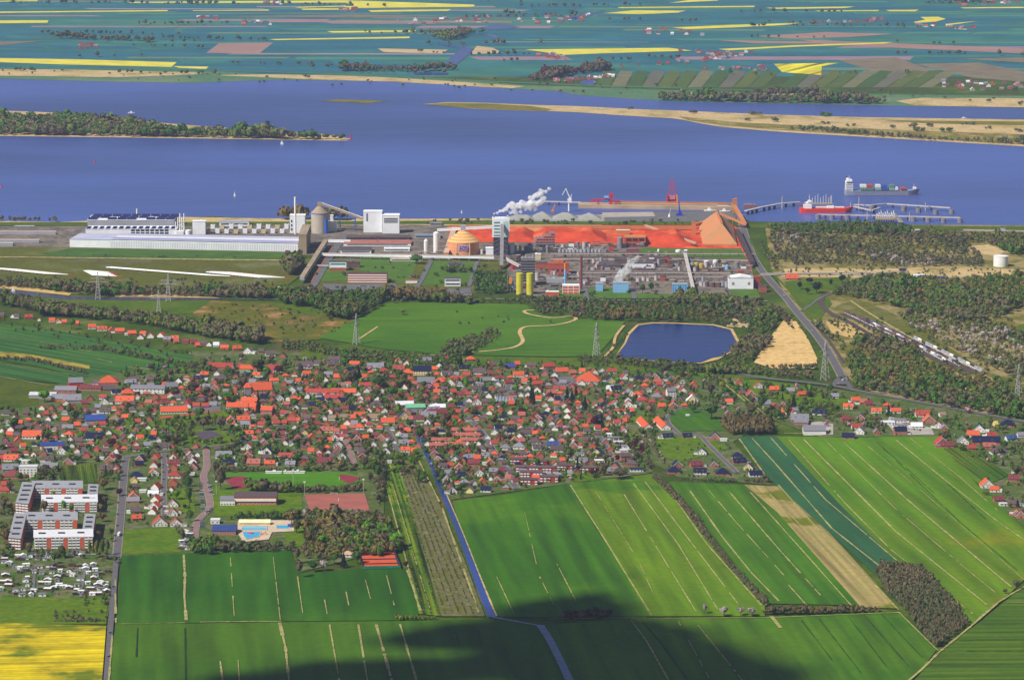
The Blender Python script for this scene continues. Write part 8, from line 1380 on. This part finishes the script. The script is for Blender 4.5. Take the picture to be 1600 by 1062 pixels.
root, W, u = frame('pool_raft', 'red and white float in the lower pool', 'float', 388, 396, 834); mb = MB(); mb.cyl(0, 0, .8, 1.6, 3.0, n=12); part(root, 'float', mb, M('raft_pink', (200, 60, 110)))
root, W, u = frame('slide', 'red slide at the right of the lower pool', 'slide', 408, 415, 836); mb = MB(); mb.bar((-3, 0, .6), (3, 0, 4), 1.2, .6); mb.bar((3, 0, 0), (3, 0, 4), .4); part(root, 'chute', mb, m_red)
root, W, u = frame('slide_tower', 'blue tower of the small pool', 'pool tower', 449, 456, 824); mb = MB(); mb.box(0, 0, 0, 4, 3, 4); part(root, 'tower', mb, M('tower_blue', (70, 96, 160))); mb = MB(); mb.bar((2, 0, 3.6), (12, 0, .8), 1, .5); part(root, 'chute', mb, m_yel)
for x, y, lb, sc2 in ((384.5, 750, 'left goal of the football pitch', 1), (530, 750, 'right goal of the football pitch', 1), (522, 773.5, 'goal at the far edge of the clay pitch', 1), (529, 783, 'goal in the middle of the clay pitch', 1)):
    root, W, u = frame('goal', lb, 'goal', x - 4, x + 4, y); root.rotation_euler.z = 1.57 if 'pitch' in lb and 'far' not in lb else 0; mb = MB(); mb.bar((-3.66, 0, .3), (-3.66, 0, 2.9), .25); mb.bar((3.66, 0, .3), (3.66, 0, 2.9), .25); mb.bar((-3.7, 0, 2.9), (3.7, 0, 2.9), .25); part(root, 'frame', mb, m_white)
for x0, x1, lb in ((415, 440, 'left white stand shelter at the pitch'), (443, 458, 'middle white shelter at the pitch'), (459, 476, 'right white and orange shelter at the pitch')): block('shelter', lb, 'shelter', x0, x1, 740, 2.2, 2, m_white, m_white)
for x, y, lb in ((476, 774, 'left floodlight of the clay pitch'), (568, 770, 'right floodlight of the clay pitch'), (458, 755, 'floodlight behind the pitch trees'), (338, 773, 'floodlight by the car park')):
    root, W, u = frame('floodlight', lb, 'floodlight', x - 1, x + 1, y, 'floodlight masts'); mb = MB(); mb.bar((0, 0, 0), (0, 0, 15), .35); part(root, 'pole', mb, m_pipe); mb = MB(); mb.box(0, 0, 15, 2.2, .6, 1.2); part(root, 'lamp_head', mb, m_white)
root, W, u = frame('tennis_fence', 'green windbreak fence around the orange tennis courts', 'fence', 562, 626, 889)
c0 = G(594, 889, ZG)
for a, b_ in (((567, 889), (626, 888)), ((559, 860), (567, 889)), ((614, 859), (626, 888)), ((600, 859.3), (614, 859))): A, B = G(a[0], a[1], ZG) - c0, G(b_[0], b_[1], ZG) - c0; mb = MB(); mb.bar((A.x, A.y, 1.9), (B.x, B.y, 1.9), .15, 3.0); part(root, 'panel', mb, M('court_green', (40, 120, 90)) if a[0] in (567, 600) else M('court_navy', (50, 70, 90)))
for k in range(3):
    for t in (0.0,):
        a, b_ = G(562 + k * 2.2, 867 + k * 7, 1.9), G(616 + k * 2.6, 866 + k * 7, 1.9); root = empty('tennis_net', tuple(a), 'dark tennis net line, %s of three courts' % ('top', 'middle', 'bottom')[k], 'net', 'tennis nets'); d = b_ - a; mb = MB(); mb.bar((0, 0, .5), (d.x, d.y, .5), .1, 1.0); part(root, 'net', mb, m_dark)
# bridge over the canal head
root, W, u = frame('road_bridge', 'small stone road bridge over the canal head', 'bridge', 640, 656, 668); mb = MB(); mb.box(0, 0, .7, W, 7, .9); part(root, 'deck', mb, m_pave)
for sy in (-3.4, 3.4): mb = MB(); mb.box(0, sy, 1.6, W, .3, .9); part(root, 'parapet', mb, m_conc)
# ------------------------------------------------------------------ steam and smoke
def plume(name, label, pts, seed, dens=.05):
    mb = MB(); r = random.Random(seed); P0 = Vector(pts[0][0])
    me = bpy.data.metaballs.new(name)
    mv = [];
    import bmesh
    bm = bmesh.new()
    for (p, rad) in pts:
        for k in range(3):
            q = Vector(p) - P0 + Vector((r.uniform(-.5, .5), r.uniform(-.5, .5), r.uniform(-.5, .5))) * rad * (1.1 if k else 0); rr_ = rad * (1 if k == 0 else r.uniform(.45, .75)); mv.append((q, rr_))
    bpy.data.metaballs.remove(me)
    xs = [min(v[i] - r_ for v, r_ in mv) for i in range(3)] + [max(v[i] + r_ for v, r_ in mv) for i in range(3)]
    for q, r_ in mv:
        res = bmesh.ops.create_icosphere(bm, subdivisions=2, radius=r_)
        for v in res['verts']: v.co = v.co * (1 + .28 * mnoise.noise(v.co * (2.2 / r_) + q)) + q
    m_ = bpy.data.meshes.new(name); bm.to_mesh(m_); bm.free(); o = bpy.data.objects.new(name, m_); COL.objects.link(o); o.location = P0
    rm = o.modifiers.new('fuse', 'REMESH'); rm.mode = 'VOXEL'; rm.voxel_size = 1.1
    mt = bpy.data.materials.new('steam_' + name + str(seed)); mt.use_nodes = True; nt = mt.node_tree; nt.nodes.remove(nt.nodes['Principled BSDF']); v = nt.nodes.new('ShaderNodeVolumePrincipled'); v.inputs['Color'].default_value = (1, 1, 1, 1); v.inputs['Anisotropy'].default_value = -.15
    tc = nt.nodes.new('ShaderNodeTexCoord'); n_ = nt.nodes.new('ShaderNodeTexNoise'); n_.inputs['Scale'].default_value = .2; n_.inputs['Detail'].default_value = 4; n_.inputs['Roughness'].default_value = .6; nt.links.new(tc.outputs['Object'], n_.inputs['Vector']); mr = nt.nodes.new('ShaderNodeMapRange'); mr.inputs['From Min'].default_value = .36; mr.inputs['From Max'].default_value = .56; mr.inputs['To Min'].default_value = 0; mr.inputs['To Max'].default_value = dens; nt.links.new(n_.outputs['Fac'], mr.inputs['Value']); nt.links.new(mr.outputs[0], v.inputs['Density']); nt.links.new(v.outputs[0], nt.nodes['Material Output'].inputs['Volume'])
    m_.materials.append(mt); tag(o, label, 'smoke'); return o
def at3(px, py, gy):        # a point above ground row gy that shows at px, py
    s = S(gy); g = G(px, gy, 0); return (g.x, g.y, (gy - py) * s / CT)
pp = []
rp = random.Random(3)
for a, b_, n, r0, r1 in (((772, 335), (800, 322), 7, 1.8, 5), ((793, 336), (806, 330), 4, 2, 4.5), ((800, 324), (830, 318), 8, 4.5, 6.5), ((826, 324), (848, 314), 6, 4, 5.5), ((828, 312), (846, 300), 6, 4, 5), ((842, 304), (858, 296), 4, 3, 3.5), ((806, 330), (836, 328), 5, 3, 4)):
    for k in range(n): t = k / max(n - 1, 1); pp.append((at3(a[0] + (b_[0] - a[0]) * t, a[1] + (b_[1] - a[1]) * t + rp.uniform(-2.5, 2.5), 399), r0 + (r1 - r0) * t))
plume('steam_plume', 'white steam blowing right from the teal banded tower', pp, 1, .42)
pp = []
for a, b_, n, r0, r1 in (((964, 441), (974, 425), 8, 6.5, 7.5), ((976, 425), (982, 412), 6, 6.5, 5.5), ((984, 412), (993, 402), 5, 5.5, 4)):
    for k in range(n): t = k / max(n - 1, 1); pp.append((at3(a[0] + (b_[0] - a[0]) * t + rp.uniform(-3.5, 3.5), a[1] + (b_[1] - a[1]) * t, 455), r0 + (r1 - r0) * t))
plume('steam_plume', 'white steam rising from the pale blue cooling tower', pp, 2, .12)
pp = [(at3(930 + k * 1.0, 418 - k * 2, 420), 2.6) for k in range(5)]; plume('steam_plume', 'thin steam wisp left of the dark roofed hall', pp, 3, .3)
# ------------------------------------------------------------------ one cloud between the sun and the nearest fields
def cloud(name, lobes, alt):
    import bmesh
    bm = bmesh.new(); t = (alt) / SDIR.z; off = SDIR * t; c0 = G(820, 1040, 0)
    for (px, py, rx, ry) in lobes:
        g = G(px, py, 0) - c0; res = bmesh.ops.create_icosphere(bm, subdivisions=4, radius=1.0)
        for v in res['verts']: n_ = 1 + .35 * mnoise.noise(v.co * 1.7 + g * .01) + .15 * mnoise.noise(v.co * 5 + g * .01); v.co = Vector((v.co.x * rx * n_ + g.x, v.co.y * ry * n_ + g.y, v.co.z * min(rx, ry) * .35 * n_))
    m_ = bpy.data.meshes.new(name); bm.to_mesh(m_); bm.free(); mt = bpy.data.materials.new('cloud_white'); mt.use_nodes = True; b = mt.node_tree.nodes['Principled BSDF']; b.inputs['Base Color'].default_value = (.85, .86, .88, 1); b.inputs['Roughness'].default_value = 1; m_.materials.append(mt)
    o = bpy.data.objects.new(name, m_); COL.objects.link(o); o.location = c0 + off; o['kind'] = 'structure'; return o
cloud('cloud', [(700, 1000, 60, 40), (780, 990, 70, 50), (860, 972, 55, 90), (930, 975, 50, 110), (1010, 1010, 70, 90), (1080, 1030, 70, 60), (1150, 1055, 60, 60), (560, 1050, 70, 40), (640, 1052, 70, 50), (430, 1062, 70, 24), (900, 1040, 110, 70), (1020, 1075, 130, 80), (600, 1120, 200, 90), (850, 1120, 220, 100)], 3200)
# ------------------------------------------------------------------ haze
m = bpy.data.materials.new('haze_air'); m.use_nodes = True; nt = m.node_tree
for n in list(nt.nodes):
    if n.type == 'BSDF_PRINCIPLED': nt.nodes.remove(n)
pv = nt.nodes.new('ShaderNodeVolumePrincipled'); pv.inputs['Color'].default_value = (0.55, 0.64, 1.0, 1); pv.inputs['Density'].default_value = 2.4e-5; pv.inputs['Anisotropy'].default_value = 0.2
nt.links.new(pv.outputs[0], nt.nodes['Material Output'].inputs['Volume'])
mb = MB(); mb.box(0, 18500, -2, 45000, 44000, CAMH + 32); hz = mb.build('haze', m); hz['kind'] = 'stuff'

# labels stay within sixteen words
for o in bpy.data.objects:
    lb = o.get('label')
    if not lb: continue
    for a, b_ in ((' medium ', ' '), ('medium ', ''), (' the ', ' '), (' a ', ' ')):
        if len(lb.replace(',', ' ').split()) > 15: lb = lb.replace(a, b_)
    o['label'] = lb
